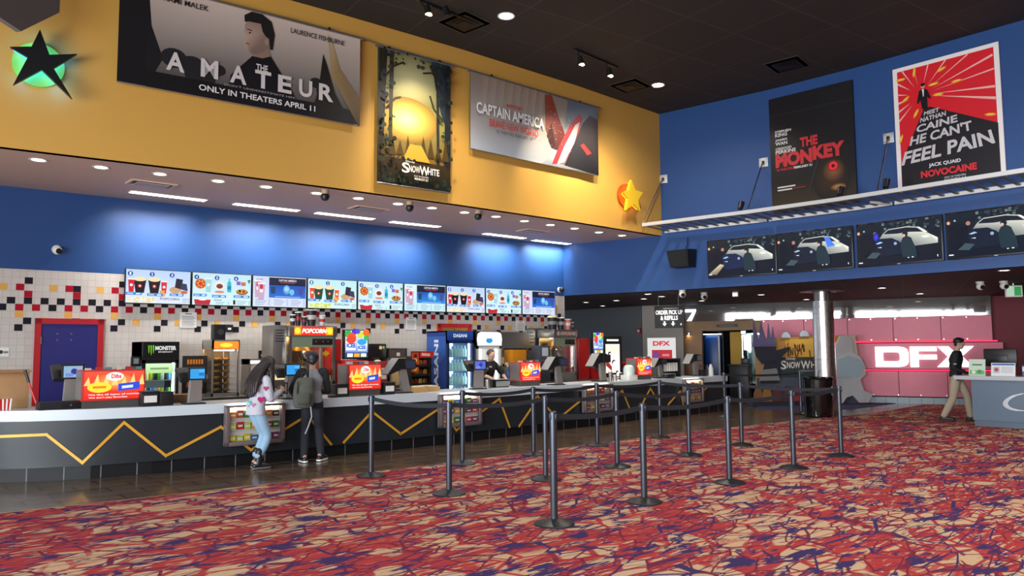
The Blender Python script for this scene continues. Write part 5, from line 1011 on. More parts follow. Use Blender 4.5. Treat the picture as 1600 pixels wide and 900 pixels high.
def side_terminal(x, y, lab, k=1.0, rz=0., col='#3a3f5a'):
    """the same kind seen from its side: hooded monitor over a leaning stand"""
    P = ontop(x, y); t = thing('payment_terminal', lab, 'cash register', P, rz, 'payment terminals on the counter')
    MB(BLACK).box(-.12 * k, .14 * k, -.10 * k, .12 * k, 0, .018, .004).build('base_plate', t)
    MB(grey_st).hull([[(.0, -.05, .018), (.14 * k, -.05, .018), (.14 * k, .03, .018), (.0, .03, .018)], [(-.06 * k, -.07, .34 * k), (.05 * k, -.07, .34 * k), (.05 * k, -.01, .34 * k), (-.06 * k, -.01, .34 * k)]]).build('stand', t, smooth=0)
    MB(BLACK).prism([(-.28 * k, .28 * k), (-.25 * k, .27 * k), (-.05 * k, .345 * k), (.17 * k, .345 * k), (.17 * k, .37 * k), (.11 * k, .505 * k), (-.10 * k, .505 * k)], -.09, .12).build('operator_monitor', t, smooth=0)
    MB(GREYP).prism([(-.28 * k, .285 * k), (-.10 * k, .505 * k), (-.10 * k, .512 * k), (-.29 * k, .285 * k)], -.095, .125).build('hood_edge', t, smooth=0)
    MB(BLACK).box(.0, .19 * k, -.115, -.09, .345 * k, .49 * k, .005).build('customer_display', t); s = AM(artmat('terminal_dim_screen', .5, .2)); s.rect(.015 * k, .36 * k, .175 * k, .475 * k, col); s.build('lit_panel', t, (0, -.1155, 0)); return t
side_terminal(627, 614, 'payment terminal turned sideways beside the brown cardboard trays', 1.15)
terminal(747, 608, -.25, 'payment terminal with dark blue screen in front of the cashier', '#5a6ad8', 1.05)
side_terminal(869, 603, 'payment terminal turned sideways right of the third promo display', 1.1)
side_terminal(938, 596, 'payment terminal turned sideways in front of the lit cookie screen', 1.2, col='#1c1c20')
side_terminal(1029, 591, 'payment terminal just right of the farthest promo display', .95, col='#1c1c20')
side_terminal(1084, 587, 'payment terminal at the far right end of the counter', 1.1, col='#55565a')
# --- lit promo displays
def promo(x0, x1, y0, y1, lab, rz=0., topstuff=True):
    P = ontop((x0 + x1) / 2, y1); D = (P - CAM).dot(_f); w = (x1 - x0) * D / F_PX * 1.16; h = (y1 - y0) * D / F_PX
    t = thing('promo_display', lab, 'display', P, rz, 'lit red promo displays on the counter')
    MB(mat('dark_box_base', '#4a4744', .5)).box(-w / 2 + .02, w / 2 - .02, 0, .34, 0, .09).build('base', t, smooth=0)
    MB(mat('red_box', '#b8322a', .4)).box(-w / 2, w / 2, -.01, .36, .09, h, .008).build('cabinet', t)
    MB(mat('grey_side_panel', '#8a8684', .35, .4)).box(-w / 2 - .006, -w / 2, .03, .33, .11, h - .02).build('side_panel', t, smooth=0)
    s = AM(artmat('promo_screen', 1.25, .15)); s.lay = -.0105; H = h - .09; z = .09; hw = w / 2 - .02
    s.rect(-hw, z + .02, hw, h - .02, '#d9281c', '#f2503a'); s.disc(0, z + H * .62, hw * .75, '#ffb45a', H * .3, 22, '#f0452e')
    for k in range(7): u = -hw * .9 + hw * .3 * k; s.poly([(u - .04, z + H * .5), (u + .04, z + H * .5), (u + .015, z + H * (.78 + .1 * ((k * 3) % 4) / 3))], '#ffc878')
    s.disc(0, z + H * .78, hw * .3, '#fff2ec', H * .14); s.text('Dibs', hw * .05, z + H * .72, hw * .34, H * .14, '#c22a3a', .04); s.disc(-hw * .5, z + H * .44, hw * .4, '#ffd23a', H * .17); s.rect(-hw * .72, z + H * .41, -hw * .28, z + H * .48, '#f27a1a')
    s.poly([(hw * .12, z + H * .3), (hw * .85, z + H * .36), (hw * .85, z + H * .6), (hw * .12, z + H * .54)], '#2a4ac9'); s.poly([(hw * .24, z + H * .38), (hw * .62, z + H * .41), (hw * .62, z + H * .5), (hw * .24, z + H * .47)], '#c9d4ff')
    s.text('We like all types of movies.', -hw * .0, z + H * .17, hw * 1.75, H * .06, '#fff0ea', .02); s.text("We don't play favorites.", -hw * .2, z + H * .08, hw * 1.3, H * .06, '#fff0ea', .02); s.build('lit_panel', t)
    if topstuff:
        m = MB(RED); r = random.Random(int(x0))
        for k in range(6): u = -w * .4 + w * .16 * k; m.use(mat('topper_' + 'abc'[k % 3], ('#c9c0b8', '#b02a2a', '#5a7a8a')[k % 3], .5)); m.box(u - .03, u + .03, .02, .1, h, h + .025 + .015 * r.random())
        m.build('topper', t, smooth=0)
    return t
promo(139, 216, 580, 638, 'lit red promo display with dibs lettering left of the black energy drink fridge')
promo(545, 595, 570, 619, 'lit red promo display with dibs lettering below the balloon picture screen')
promo(812, 846, 566, 603, 'lit red promo display with dibs lettering below the orange bottle rack', -.1)
promo(993, 1021, 561, 594, 'farthest lit red promo display, beside the stacked cup dispenser', -.1)
# --- small things on the counter top
def holder(x, y, lab, k=1.0):
    t = thing('napkin_holder', lab, 'napkin holder', ontop(x, y)); MB(BLACK).box(-.11 * k, .11 * k, -.08, .08, 0, .18 * k, .015).build('case', t); MB(WHITE).box(-.08 * k, .08 * k, -.084, -.08, .05 * k, .14 * k).build('napkins', t, smooth=0); MB(DARK).box(-.115 * k, .115 * k, -.085, .085, .18 * k, .2 * k, .006).build('lid', t)
holder(232, 635, 'black napkin holder beside the leftmost promo display'); holder(605, 616, 'black napkin holder right of the balloon screen promo display', 1.0); holder(531, 620, 'black napkin holder beside the standing man in grey and black')
t = thing('condiment_bin', 'black square bin next to the leftmost napkin holder', 'bin', ontop(257, 633)); MB(BLACK).box(-.09, .09, -.09, .09, 0, .17, .01).build('body', t); MB(DARK).box(-.095, .095, -.095, .095, .17, .185, .004).build('lid', t)
t = thing('cash_drawer', 'low black cash drawer under the leftmost payment terminal', 'cash drawer', ontop(96, 641, .05, .1)); MB(BLACK).box(-.26, .26, -.02, .16, 0, .10, .006).build('body', t); MB(DARK).box(-.24, .0, -.024, -.02, .01, .09).build('front', t); MB(STEEL).cyl((.1, -.022, .05), (.1, -.03, .05), .012, n=10).build('lock', t)
t = thing('receipt_printer', 'black receipt printer in front of the cashier, right of her hands', 'printer', ontop(780, 605)); MB(BLACK).box(-.17, .17, -.1, .12, 0, .15, .012).build('body', t); MB(GREYP).box(-.16, .16, -.104, -.1, .02, .12).build('front_slot', t, smooth=0); MB(WHITE).box(-.17, .17, -.1, .0, .15, .155).build('paper', t, smooth=0)
t = thing('cup_lid_holder', 'steel and black lid holder at the cashier\'s right hand', 'holder', ontop(764, 606)); MB(STEEL).cyl((-.03, 0, 0), (-.03, 0, .16), .05, n=16).build('tube', t); MB(BLACK).cyl((.08, .02, 0), (.08, .02, .15), .05, n=16).build('second_tube', t)
cd_ = [(652, 613, '#b9905f', .26, .09), (671, 611, '#c39a68', .28, .08), (664, 604, '#a98050', .24, .07)]
for (x, y, c, w_, h_), lb in zip(cd_, ('brown cardboard tray nearest the sideways terminal', 'brown cardboard tray on the right, below the blue cooler', 'brown cardboard tray standing behind the other two')):
    t = thing('cardboard_tray', lb, 'tray', ontop(x, y, .2, .7), .1); m = MB(mat('card_' + c[1:], c, .8)); m.box(-w_ / 2, w_ / 2, -.12, .12, 0, .01); m.box(-w_ / 2, w_ / 2, -.12, -.112, .01, h_); m.box(-w_ / 2, w_ / 2, .112, .12, .01, h_); m.box(-w_ / 2, -w_ / 2 + .008, -.112, .112, .01, h_); m.box(w_ / 2 - .008, w_ / 2, -.112, .112, .01, h_); m.build('shell', t, smooth=0)
    MB(mat('kraft_paper', '#d8c3a0', .8)).box(-w_ * .4, w_ * .4, -.09, .09, .012, h_ + .02, .01).build('folded_boxes', t)
t = thing('food_tray', 'shallow brown food tray behind the leftmost condiment bin', 'tray', ontop(285, 627, .3, .7)); m = MB(mat('tray_brown', '#7a5738', .6)); m.hull([[(-.2, -.12, 0), (.2, -.12, 0), (.2, .12, 0), (-.2, .12, 0)], [(-.24, -.15, .1), (.24, -.15, .1), (.24, .15, .1), (-.24, .15, .1)]]); m.build('tray_body', t, smooth=0); MB(mat('tray_inside', '#a5784a', .7)).box(-.21, .21, -.13, .13, .1, .115, .004).build('liner', t)
t = thing('card_reader', 'small dark card reader by the man\'s right side', 'card reader', ontop(520, 623, .08, .2)); MB(BLACK).box(-.05, .05, -.06, .08, 0, .035, .008).build('body', t); MB(GREYP).box(-.035, .035, -.03, .03, .035, .04).build('keypad', t, smooth=0)
for i, (x, y, r_, h_, c, lb) in enumerate(((954, 596, .045, .22, '#8f8b88', 'steel cup beside the terminal in front of the cookie screen'), (961, 597, .05, .14, '#b9b4ae', 'clear beaker next to the steel cup'), (970, 593, .04, .16, '#55524f', 'dark tumbler left of the white dome container'))):
    t = thing('drink_cup', lb, 'cup', ontop(x, y)); MB(mat('cup_%d' % i, c, .25, .5)).lathe([(r_ * .85, 0), (r_, h_), (r_ * .92, h_), (r_ * .78, .01)], n=18, cap=False).build('body', t); MB(WHITE).lathe([(r_ * 1.04, h_ - .012), (r_ * 1.06, h_), (r_ * .9, h_ + .004)], n=18, cap=False).build('rim', t)
t = thing('dome_container', 'white domed container on the counter left of the farthest promo display', 'container', ontop(983, 594)); MB(mat('milky_plastic', '#d9dbd6', .3)).box(-.15, .15, -.13, .13, 0, .12, .012).build('box', t); MB(mat('milky_dome', '#c9d6d2', .2)).lathe([(.13, .12), (.13, .25), (.11, .31), (.06, .345), (.001, .35)], n=22).build('dome', t)
t = thing('cup_dispenser', 'rack of upside down white paper cups at the right of the counter', 'cup dispenser', ontop(1047, 587, .4, .6)); MB(DARK).box(-.36, .36, .1, .13, 0, .46, .006).build('back_plate', t); m = MB(DARK); m.box(-.36, .36, -.06, .1, .42, .46); m.box(-.36, -.34, -.06, .1, 0, .46); m.box(.34, .36, -.06, .1, 0, .46); m.build('rack', t, smooth=0)
for k in range(7):
    m = MB(WHITE); x_ = -.28 + .093 * k
    for j in range(6): m.lathe([(.034, .14 + .035 * j), (.042, .17 + .035 * j), (.042, .176 + .035 * j)], x_, .02, 0, n=12)
    m.build('cup_stack', t)
t = thing('bowl_stand', 'glossy black curved tray in front of the cup dispenser', 'tray', ontop(1046, 589, .08, .14)); MB(BLACK).lathe([(.16, 0), (.2, .03), (.21, .1), (.2, .105), (.18, .04), (.001, .03)], n=22, sy=.5).build('bowl', t); MB(GREYP).lathe([(.205, .1), (.215, .105), (.205, .112)], n=22, sy=.5, cap=False).build('rim', t)
t = thing('clear_bin', 'clear acrylic bin at the far right end of the counter', 'bin', ontop(1099, 586, .12, .3)); MB(glassmat('acrylic')).box(-.1, .1, -.08, .08, 0, .28, .006).build('acrylic_box', t); MB(DARK).box(-.07, .07, -.05, .05, .006, .16).build('contents', t)
t = thing('white_jug', 'white plastic jug at the far right counter end', 'jug', ontop(1111, 586, .12, .18)); MB(WHITE).lathe([(.06, 0), (.065, .01), (.06, .2), (.035, .26), (.03, .3), (.001, .3)], n=18).build('body', t); MB(GREYP).tube([(.05, 0, .22), (.1, 0, .2), (.1, 0, .1), (.06, 0, .07)], .01, 6).build('handle', t)
t = thing('wall_ledge_plate', 'oval grey plate on the counter end panel', 'plate', (17.12, 11.6, .66)); MB(STEEL).lathe([(.001, 0), (.12, 0), (.12, .02), (.001, .03)], n=20, sy=.6).build('disc', t)
# left corner goods
t = thing('cardboard_box', 'large brown cardboard box at the far left end of the counter', 'box', ontop(14, 640, .6, .75) + Vector((0, .0, 0)), .05); MB(CARD).box(-.45, .2, -.1, .2, 0, .5, .004).build('carton', t); m = MB(mat('card_flap', '#a98258', .8)); m.hull([[(-.45, -.1, .5), (.2, -.1, .5), (.2, -.095, .505), (-.45, -.095, .505)], [(-.45, -.22, .47), (.2, -.22, .47), (.2, -.22, .475), (-.45, -.22, .475)]]); m.build('flap', t, smooth=0)
t = thing('popcorn_carton', 'small red and white striped carton in front of the big brown box', 'carton', ontop(8, 640, .02, .1)); t.scale = (.6, .6, .6); m = MB(PAPER)
for k in range(6): m.use(PAPER if k % 2 else RED); m.hull([[(-.09 + .03 * k, -.05, 0), (-.06 + .03 * k, -.05, 0), (-.06 + .03 * k, .05, 0), (-.09 + .03 * k, .05, 0)], [(-.108 + .036 * k, -.07, .24), (-.072 + .036 * k, -.07, .24), (-.072 + .036 * k, .07, .24), (-.108 + .036 * k, .07, .24)]])
m.build('striped_carton', t, smooth=0)
P = ontop(60, 640, .2, .3); t = thing('dustpan_stick', 'red stick with black grip leaning at the left end of the counter', 'stick', P); MB(RED).cyl((0, 0, .0), (-.1, .12, .34), .013, n=10).build('shaft', t); MB(BLACK).cyl((-.1, .12, .34), (-.14, .17, .5), .018, n=10).build('grip', t)
# ---------------------------------------------------------------- back counter and machines
def wally(X): return MENU[0][1] + (MENU[1][1] - MENU[0][1]) * (X - MENU[0][0]) / (MENU[1][0] - MENU[0][0])
YB = 13.15
def back_unit(x0, x1, lab):
    t = thing('back_counter', lab, 'cabinet', ((x0 + x1) / 2, YB, 0)); w = x1 - x0
    MB(mat('laminate_cabinet', '#8c8178', .5)).box(-w / 2, w / 2, .03, .62, .08, .80).build('body', t, smooth=0); MB(STEEL).box(-w / 2, w / 2, 0, .64, .80, .84, .006).build('worktop', t); MB(BLACK).box(-w / 2, w / 2, .08, .6, 0, .08).build('toe_kick', t, smooth=0)
    n = max(1, round(w / .6))
    for k in range(n):
        a = -w / 2 + w / n * k; d = MB(mat('cabinet_door', '#94897f', .45)).box(a + .01, a + w / n - .01, .015, .03, .12, .77, .003).build('door', t); MB(STEEL).cyl((a + w / n - .08, 0, .5), (a + w / n - .08, 0, .66), .007, n=8).build('handle', d)
back_unit(4.3, 5.95, 'steel topped back counter under the hot food cabinet'); back_unit(7.15, 9.35, 'steel topped back counter under the balloon screen and chip rack'); back_unit(11.35, 13.4, 'steel topped back counter under the right popcorn machine'); back_unit(13.42, 15.9, 'far back counter under the second balloon screen')
ZB = .841
# blue doors with red frames
def door_(n, xl, xr, y0, col, Y=None):
    Pl = onL(xl, 560, *MENU); Pr = onL(xr, 560, *MENU); w = (Pr - Pl).length; zt = onL((xl + xr) / 2, y0, *MENU).z; c = (Pl + Pr) / 2
    f = MB(mat('red_door_frame', '#b3222c', .4)); fw = .09
    f.box(-w / 2, -w / 2 + fw, -.05, 0, 0, zt); f.box(w / 2 - fw, w / 2, -.05, 0, 0, zt); f.box(-w / 2, w / 2, -.05, 0, zt - fw, zt); o = f.build('door_%d' % n, None, (c.x, c.y, 0), MENU_RZ, smooth=0); o['kind'] = 'structure'
    l = MB(mat('door_blue' if n == 1 else 'door_tan', col, .4)).box(-w / 2 + fw, w / 2 - fw, -.03, -.004, .01, zt - fw).build('leaf', o, smooth=0); return o, w, zt
o, w, zt = door_(1, 52, 160, 498, '#2a2c72'); m = MB(STEEL)
for a in (-.18, .02):
    for b in (-.1, -.2): m.cyl((a, -.03, zt + b - .15), (a, -.036, zt + b - .15), .015, n=10)
m.build('bolt', o); MB(STEEL).box(-w / 2 + .08, -w / 2 + .1, -.06, -.03, zt - .42, zt - .3).build('hinge', o)
o, w, zt = door_(2, 683, 735, 506, '#b5893a'); MB(BLACK).box(-.004, .004, -.034, -.03, .02, zt - .1).build('gap_line', o, smooth=0)
# notices
for x0, y0, x1, y1, lb in ((281, 488, 307, 512, 'white paper notice on the tiles above the black energy drink fridge'), (634, 496, 650, 515, 'white paper notice on the tiles left of the red framed doorway'), (806, 501, 820, 517, 'white paper notice on the tiles at the right, below the last screens'), (-2, 543, 14, 557, 'small white sign on the tiles at the far left edge')):
    A = onL(x0, (y0 + y1) / 2, *MENU); B = onL(x1, (y0 + y1) / 2, *MENU); zt = onL((x0 + x1) / 2, y0, *MENU).z; zb = onL((x0 + x1) / 2, y1, *MENU).z; w = (B - A).length; c = (A + B) / 2
    t = thing('paper_notice', lb, 'notice', (c.x, c.y, zb), MENU_RZ); MB(PAPER).box(-w / 2, w / 2, -.012, -.004, 0, zt - zb).build('sheet', t, smooth=0); s = AM(); h = zt - zb
    if x0 < 0: s.disc(-w * .3, h * .5, .03, '#333333'); s.rect(-w * .05, h * .35, w * .4, h * .6, '#888888')
    else:
        s.rect(-w * .2, h * .88, w * .2, h * .93, '#3a3a3a')
        for k in range(7): s.rect(-w * .4, h * (.1 + .1 * k), w * (.3 + .1 * (k % 2)), h * (.13 + .1 * k), '#77757a')
    s.build('print', t, (0, -.0125, 0))
P = onL(358, 513, *MENU); t = thing('wall_outlet', 'small black outlet plate on the tiles above the hot food cabinet', 'outlet', P, MENU_RZ); MB(BLACK).box(-.07, .07, -.02, -.004, -.07, .07, .004).build('plate', t); MB(WHITE).box(-.03, .03, -.024, -.02, -.03, .01).build('socket', t, smooth=0)
P = onL(785, 568, *MENU); t = thing('wall_outlet', 'cream outlet box on the tiles right of the white cooler', 'outlet', P, MENU_RZ); MB(mat('cream_plastic', '#c9b89a', .5)).box(-.09, .09, -.05, -.004, -.15, .15, .006).build('plate', t); MB(BLACK).cyl((0, -.05, -.04), (0, -.056, -.04), .035, n=14).build('socket', t)
# coolers
def cooler(nm, x0, x1, y0, Y, dep, col, lab, cat, hz, lightc, e, nsh, hcol, front=None):
    cx, w, zb, zt = R(x0, y0, x1, 612, Y); t = thing(nm, lab, cat, (cx, Y, 0)); body = mat(nm + '_shell', col, .35); h = zt
    m = MB(body); T = .045; m.box(-w / 2, -w / 2 + T, 0, dep, 0, h); m.box(w / 2 - T, w / 2, 0, dep, 0, h); m.box(-w / 2, w / 2, 0, dep, 0, .22); m.box(-w / 2, w / 2, 0, dep, h - hz, h); m.box(-w / 2 + T, w / 2 - T, dep - .03, dep, .22, h - hz); m.build('cabinet', t, smooth=0)
    MB(mat(nm + '_liner', lightc, .6, emit=e)).box(-w / 2 + T, w / 2 - T, dep - .045, dep - .032, .22, h - hz).build('glow_back', t, smooth=0)  # back liner is no lamp; its glow is put in to brighten the inside
    for a in (-1, 1): MB(mat('cooler_tube', '#f4ffff', .5, emit=7)).box(a * (w / 2 - T - .012) - .01, a * (w / 2 - T - .012) + .01, .06, .09, .26, h - hz - .04).build('light_tube', t, smooth=0)
    zs = []
    for k in range(nsh):
        z = .26 + (h - hz - .3) / nsh * k; zs.append(z); MB(mat('wire_shelf', '#c9d2d4', .4, .3)).box(-w / 2 + T, w / 2 - T, .05, dep - .05, z - .01, z).build('shelf', t, smooth=0)
    f = MB(mat(nm + '_door', hcol, .35)); f.box(-w / 2, -w / 2 + .05, -.05, -.004, .2, h - hz); f.box(w / 2 - .05, w / 2, -.05, -.004, .2, h - hz); f.box(-w / 2, w / 2, -.05, -.004, .2, .26); f.box(-w / 2, w / 2, -.05, -.004, h - hz - .05, h - hz); d = f.build('door', t, smooth=0)
    MB(GLASS).box(-w / 2 + .05, w / 2 - .05, -.03, -.025, .26, h - hz - .05).build('glass_pane', d, smooth=0); MB(BLACK).box(w / 2 - .045, w / 2 - .02, -.085, -.05, .8, 1.25, .006).build('handle', d)
    return t, cx, w, h, zs
def bottle(col, cap, hh, r, m=None):
    b = MB(mat('bottle_' + col[1:], col, .15)); b.lathe([(r * .9, 0), (r, .01), (r, hh * .62), (r * .45, hh * .84), (r * .4, hh * .93)], n=10); b.use(mat('cap_' + cap[1:], cap, .4)); b.lathe([(r * .48, hh * .93), (r * .48, hh), (.001, hh)], n=10); return b
def can(col, h=.165, r=.032):
    b = MB(mat('can_' + col[1:], col, .25, .3)); b.lathe([(r * .85, 0), (r, .012), (r, h - .012), (r * .82, h)], n=10); b.use(STEEL); b.lathe([(r * .82, h), (r * .7, h - .004), (.001, h - .003)], n=10, cap=False); return b
# black energy drink fridge
t, cx, w, h, zs = cooler('energy_drink_fridge', 221, 278, 534, 13.45, .6, '#15171a', 'black energy drink fridge with lit green header strip left of the hot food cabinet', 'fridge', .30, '#5a686e', .5, 4, '#111214')
s = AM(artmat('fridge_header', .8, .3)); s.rect(-w / 2 + .01, h - .27, w / 2 - .01, h - .01, '#0c0d0e')
for k in range(3): u = -w * .36 + .035 * k; s.poly([(u, h - .06), (u + .022, h - .06), (u + .02, h - .16 - .03 * (k == 1)), (u + .012, h - .2 - .03 * (k == 1)), (u + .004, h - .15)], '#7ad22a')
s.text('MONSTER', w * .12, h - .14, w * .58, .07, '#f0f2ee', .05); s.text('ENERGY', w * .12, h - .18, w * .4, .022, '#e6e8e4', .03); s.build('header_sign', t, (0, -.052, 0))
MB(BLACK).box(-w / 2, w / 2, -.05, 0, h - .3, h).build('header_box', t, smooth=0)
s = AM(artmat('green_strip', 1.1, .3)); s.rect(-w / 2 + .06, h - .52, w / 2 - .06, h - .36, '#a8dc8a', '#d6f2c8'); s.rect(-w * .25, h - .46, w * .25, h - .43, '#7a9a6a'); s.build('lit_strip', t, (0, .02, 0))
cc_ = ['#b9d24a', '#20242a', '#3fae3a', '#e8ecee', '#25282c', '#4fa0d8', '#7fc0e0', '#e0c84a']
cn = ['yellow green', 'black', 'green', 'white', 'charcoal', 'blue', 'pale blue', 'yellow']
for r_, z in enumerate(zs[1:]):
    for k in range(8):
        o = can(cc_[(k + r_ * 3) % 8]).build('drink_can', None, (cx - w / 2 + .095 + (w - .19) / 7 * k, 13.45 + .15, z + .001)); tag(o, 'drink can on the %s visible shelf of the black energy drink fridge' % ('lowest', 'middle', 'top')[r_], 'can', 'cans on the %s shelf of the energy drink fridge' % ('lowest', 'middle', 'top')[r_])
t = thing('card_clip', 'small black square reader on the left side of the energy drink fridge', 'reader', (cx - w / 2 - .08, 13.5, 1.46)); MB(BLACK).box(-.07, .07, -.04, .02, -.08, .08, .01).build('housing', t); MB(GREYP).box(-.04, .04, -.044, -.04, -.04, .05).build('window', t, smooth=0)
# blue water cooler
t, cx, w, h, zs = cooler('water_cooler', 697, 739, 517, 13.2, .72, '#1d3f86', 'tall blue drinks cooler full of lit water bottles', 'cooler', .22, '#b4f2f6', 2.6, 5, '#1a2c5a')
s = AM(artmat('cooler_header', .8, .3)); s.rect(-w / 2 + .01, h - .2, w / 2 - .01, h - .01, '#16306e', '#1f4a96'); s.text('DASANI', 0, h - .14, w * .5, .075, '#e8f2ff', .03); s.build('header_sign', t, (0, -.02, 0))
# side lettering on the left flank
s = AM(ART); s.rect(-.35, .3, .35, h - .03, '#1f4a98', '#1a3a86'); s.poly([(-.35, 1.2), (-.1, 1.35), (.1, 1.3), (.35, 1.5), (.35, 1.9), (-.35, 1.9)], '#2a5aa8')
def turn(u, v): return (-(v - 1.2) * .62 + .02, 1.2 + (u) * 1.0)
s.text('DASANI', 0, 1.1, 1.25, .26, '#dfe8f4', .03, 'C', 0, turn); o = s.build('side_print', t, (-w / 2 - .001, .36, 0), math.radians(-90))
for r_, z in enumerate(zs):
    for k in range(7):
        o = bottle('#b9f0f4', '#f2f6f8', .235, .042).build('water_bottle', None, (cx - w / 2 + .10 + (w - .20) / 6 * k, 13.2 + .16, z + .001)); tag(o, 'water bottle on the %s shelf of the blue drinks cooler' % ('bottom', 'second', 'middle', 'fourth', 'top')[r_], 'bottle', 'bottles on the %s shelf of the blue cooler' % ('bottom', 'second', 'middle', 'fourth', 'top')[r_])
# white cooler
t, cx, w, h, zs = cooler('white_cooler', 743, 781, 519, 13.25, .66, '#d6d4ce', 'white cooler with rounded lit header behind the cashier', 'cooler', .32, '#eef2f2', 1.6, 4, '#dcdad4')
m = MB(mat('white_lit_header', '#ffffff', .4, emit=1.4)); m.prism([(-w / 2 + .02, h - .3), (w / 2 - .02, h - .3), (w / 2, h - .16), (w / 2 - .03, h - .03), (w / 2 - .12, h), (-w / 2 + .1, h), (-w / 2 + .02, h - .04), (-w / 2 - .0, h - .16)], -.08, -.055); m.build('header_light', t, smooth=0)
m = MB(BLACK); m.box(-w / 2 - .02, w / 2 + .02, -.055, -.001, h - .32, h + .02, .03); m.build('header_surround', t)
s = AM(artmat('blue_logo', 1.0, .3)); s.disc(-.02, h - .19, .10, '#2a9ad0', .06); s.rect(-.1, h - .14, .06, h - .12, '#ffffff'); s.poly([(-.11, h - .08), (-.09, h - .08), (-.06, h - .15), (-.08, h - .15)], '#9fb4c0'); s.poly([(.05, h - .08), (.07, h - .08), (.05, h - .15), (.03, h - .15)], '#9fb4c0'); s.build('logo', t, (0, -.081, 0))
# hot food cabinet
cx, w, zb, zt = R(331, 531, 374, 616, 13.2); t = thing('hot_food_cabinet', 'tall silver hot food cabinet with orange header and lit pretzel shelves', 'warmer', (cx, 13.2, ZB)); h = zt - ZB; dp = .5
m = MB(mat('silver_warmer', '#c4bfb6', .3, .8)); 
for a in (-w / 2, w / 2 - .03): m.box(a, a + .03, 0, .03, 0, h); m.box(a, a + .03, dp - .03, dp, 0, h)
m.box(-w / 2, w / 2, 0, dp, 0, .06); m.box(-w / 2, w / 2, 0, dp, h - .16, h); m.build('frame', t, smooth=0)
MB(mat('orange_lit_header', '#ff6a1e', .4, emit=1.6)).box(-w / 2 + .03, w / 2 - .02, -.006, -.001, h - .15, h - .03).build('header_light', t, smooth=0); s = AM(artmat('header_word', 1.6)); s.disc(0, h - .09, .11, '#ffd23a', .035); s.build('header_word', t, (0, -.007, 0))
MB(GLASS).box(-w / 2 + .03, w / 2 - .03, .005, .01, .06, h - .16).build('glass_front', t, smooth=0); MB(glassmat('clear_glass')).box(-w / 2 + .005, -w / 2 + .01, .03, dp - .03, .06, h - .16).build('glass_side', t, smooth=0); MB(mat('warm_back', '#b59a6a', .4)).box(-w / 2 + .03, w / 2 - .03, dp - .03, dp - .02, .06, h - .16).build('back_panel', t, smooth=0)
MB(mat('warm_lamp_tube', '#ffc880', .5, emit=14)).box(-w / 2 + .06, w / 2 - .06, .1, .14, h - .19, h - .17).build('heat_lamp', t, smooth=0)
MB(STEEL).cyl((w * .1, .25, .06), (w * .1, .25, h - .16), .012, n=8).build('carousel_rod', t)
dough = mat('baked_dough', '#c98a34', .6, var=.2)
for k in range(6):
    z = .1 + (h - .34) / 6 * k; MB(STEEL).box(-w / 2 + .03, w / 2 - .03, .03, dp - .03, z - .006, z).build('rack_shelf', t, smooth=0)
    for j in range(2):
        P = Vector((cx - .085 + .15 * j, 13.2 + .18, ZB + z + .008)); m = MB(dough); m.tube([(.055 * math.sin(2 * math.pi * i / 14) * (1 + .3 * math.cos(4 * math.pi * i / 14)), .05 * math.cos(2 * math.pi * i / 14), .012 + .006 * math.sin(6 * math.pi * i / 14)) for i in range(15)], .013, 6); m.tube([(-.045, .0, .015), (0, .02, .02), (.045, .0, .015)], .012, 6)
        tag(m.build('pretzel', None, P), 'soft pretzel on the %s rack of the hot food cabinet' % cap16[k].replace('first', 'lowest'), 'pretzel', 'pretzels on the %s rack' % cap16[k])
t = thing('black_speaker', 'slim black speaker box standing on the hot food cabinet', 'speaker', (cx - .06, 13.35, zt + .001)); sw = .1; MB(BLACK).box(-sw, sw, 0, .16, 0, .27, .006).build('cabinet', t); MB(mat('grey_cone', '#3a3c40', .5)).lathe([(.055, 0), (.05, .006), (.001, .002)], n=16).build('cone', t); [setattr(c, 'rotation_euler', (math.radians(90), 0, 0)) or setattr(c, 'location', (.02, 0, .14)) for c in t.children if c.name.startswith('cone')]
cx, w, zb, zt = R(289, 556, 320, 600, 13.3); t = thing('counter_menu_board', 'small framed orange and blue picture between the fridge and the hot food cabinet', 'picture', (cx, 13.3, .9)); h = zt - .9; MB(BLACK).box(-w / 2 - .03, w / 2 + .04, 0, .06, 0, h, .006).build('frame', t); s = AM(artmat('menu_print', .5, .4)); s.rect(-w / 2 + .02, .1, w / 2 - .02, h - .03, '#3a2a22'); [s.rect(-w * .4 + w * .14 * k, h - .14, -w * .3 + w * .14 * k, h - .06, '#f08a28') for k in range(6)]; s.disc(w * .15, .3, .12, '#2a5aa8', .1); s.disc(-w * .15, .24, .08, '#c9542a', .12); s.rect(-w * .4, .12, w * .4, .17, '#b5452a'); s.build('picture', t); MB(BLACK).box(-.1, .1, -.02, .1, -.055, 0).build('foot', t, smooth=0)
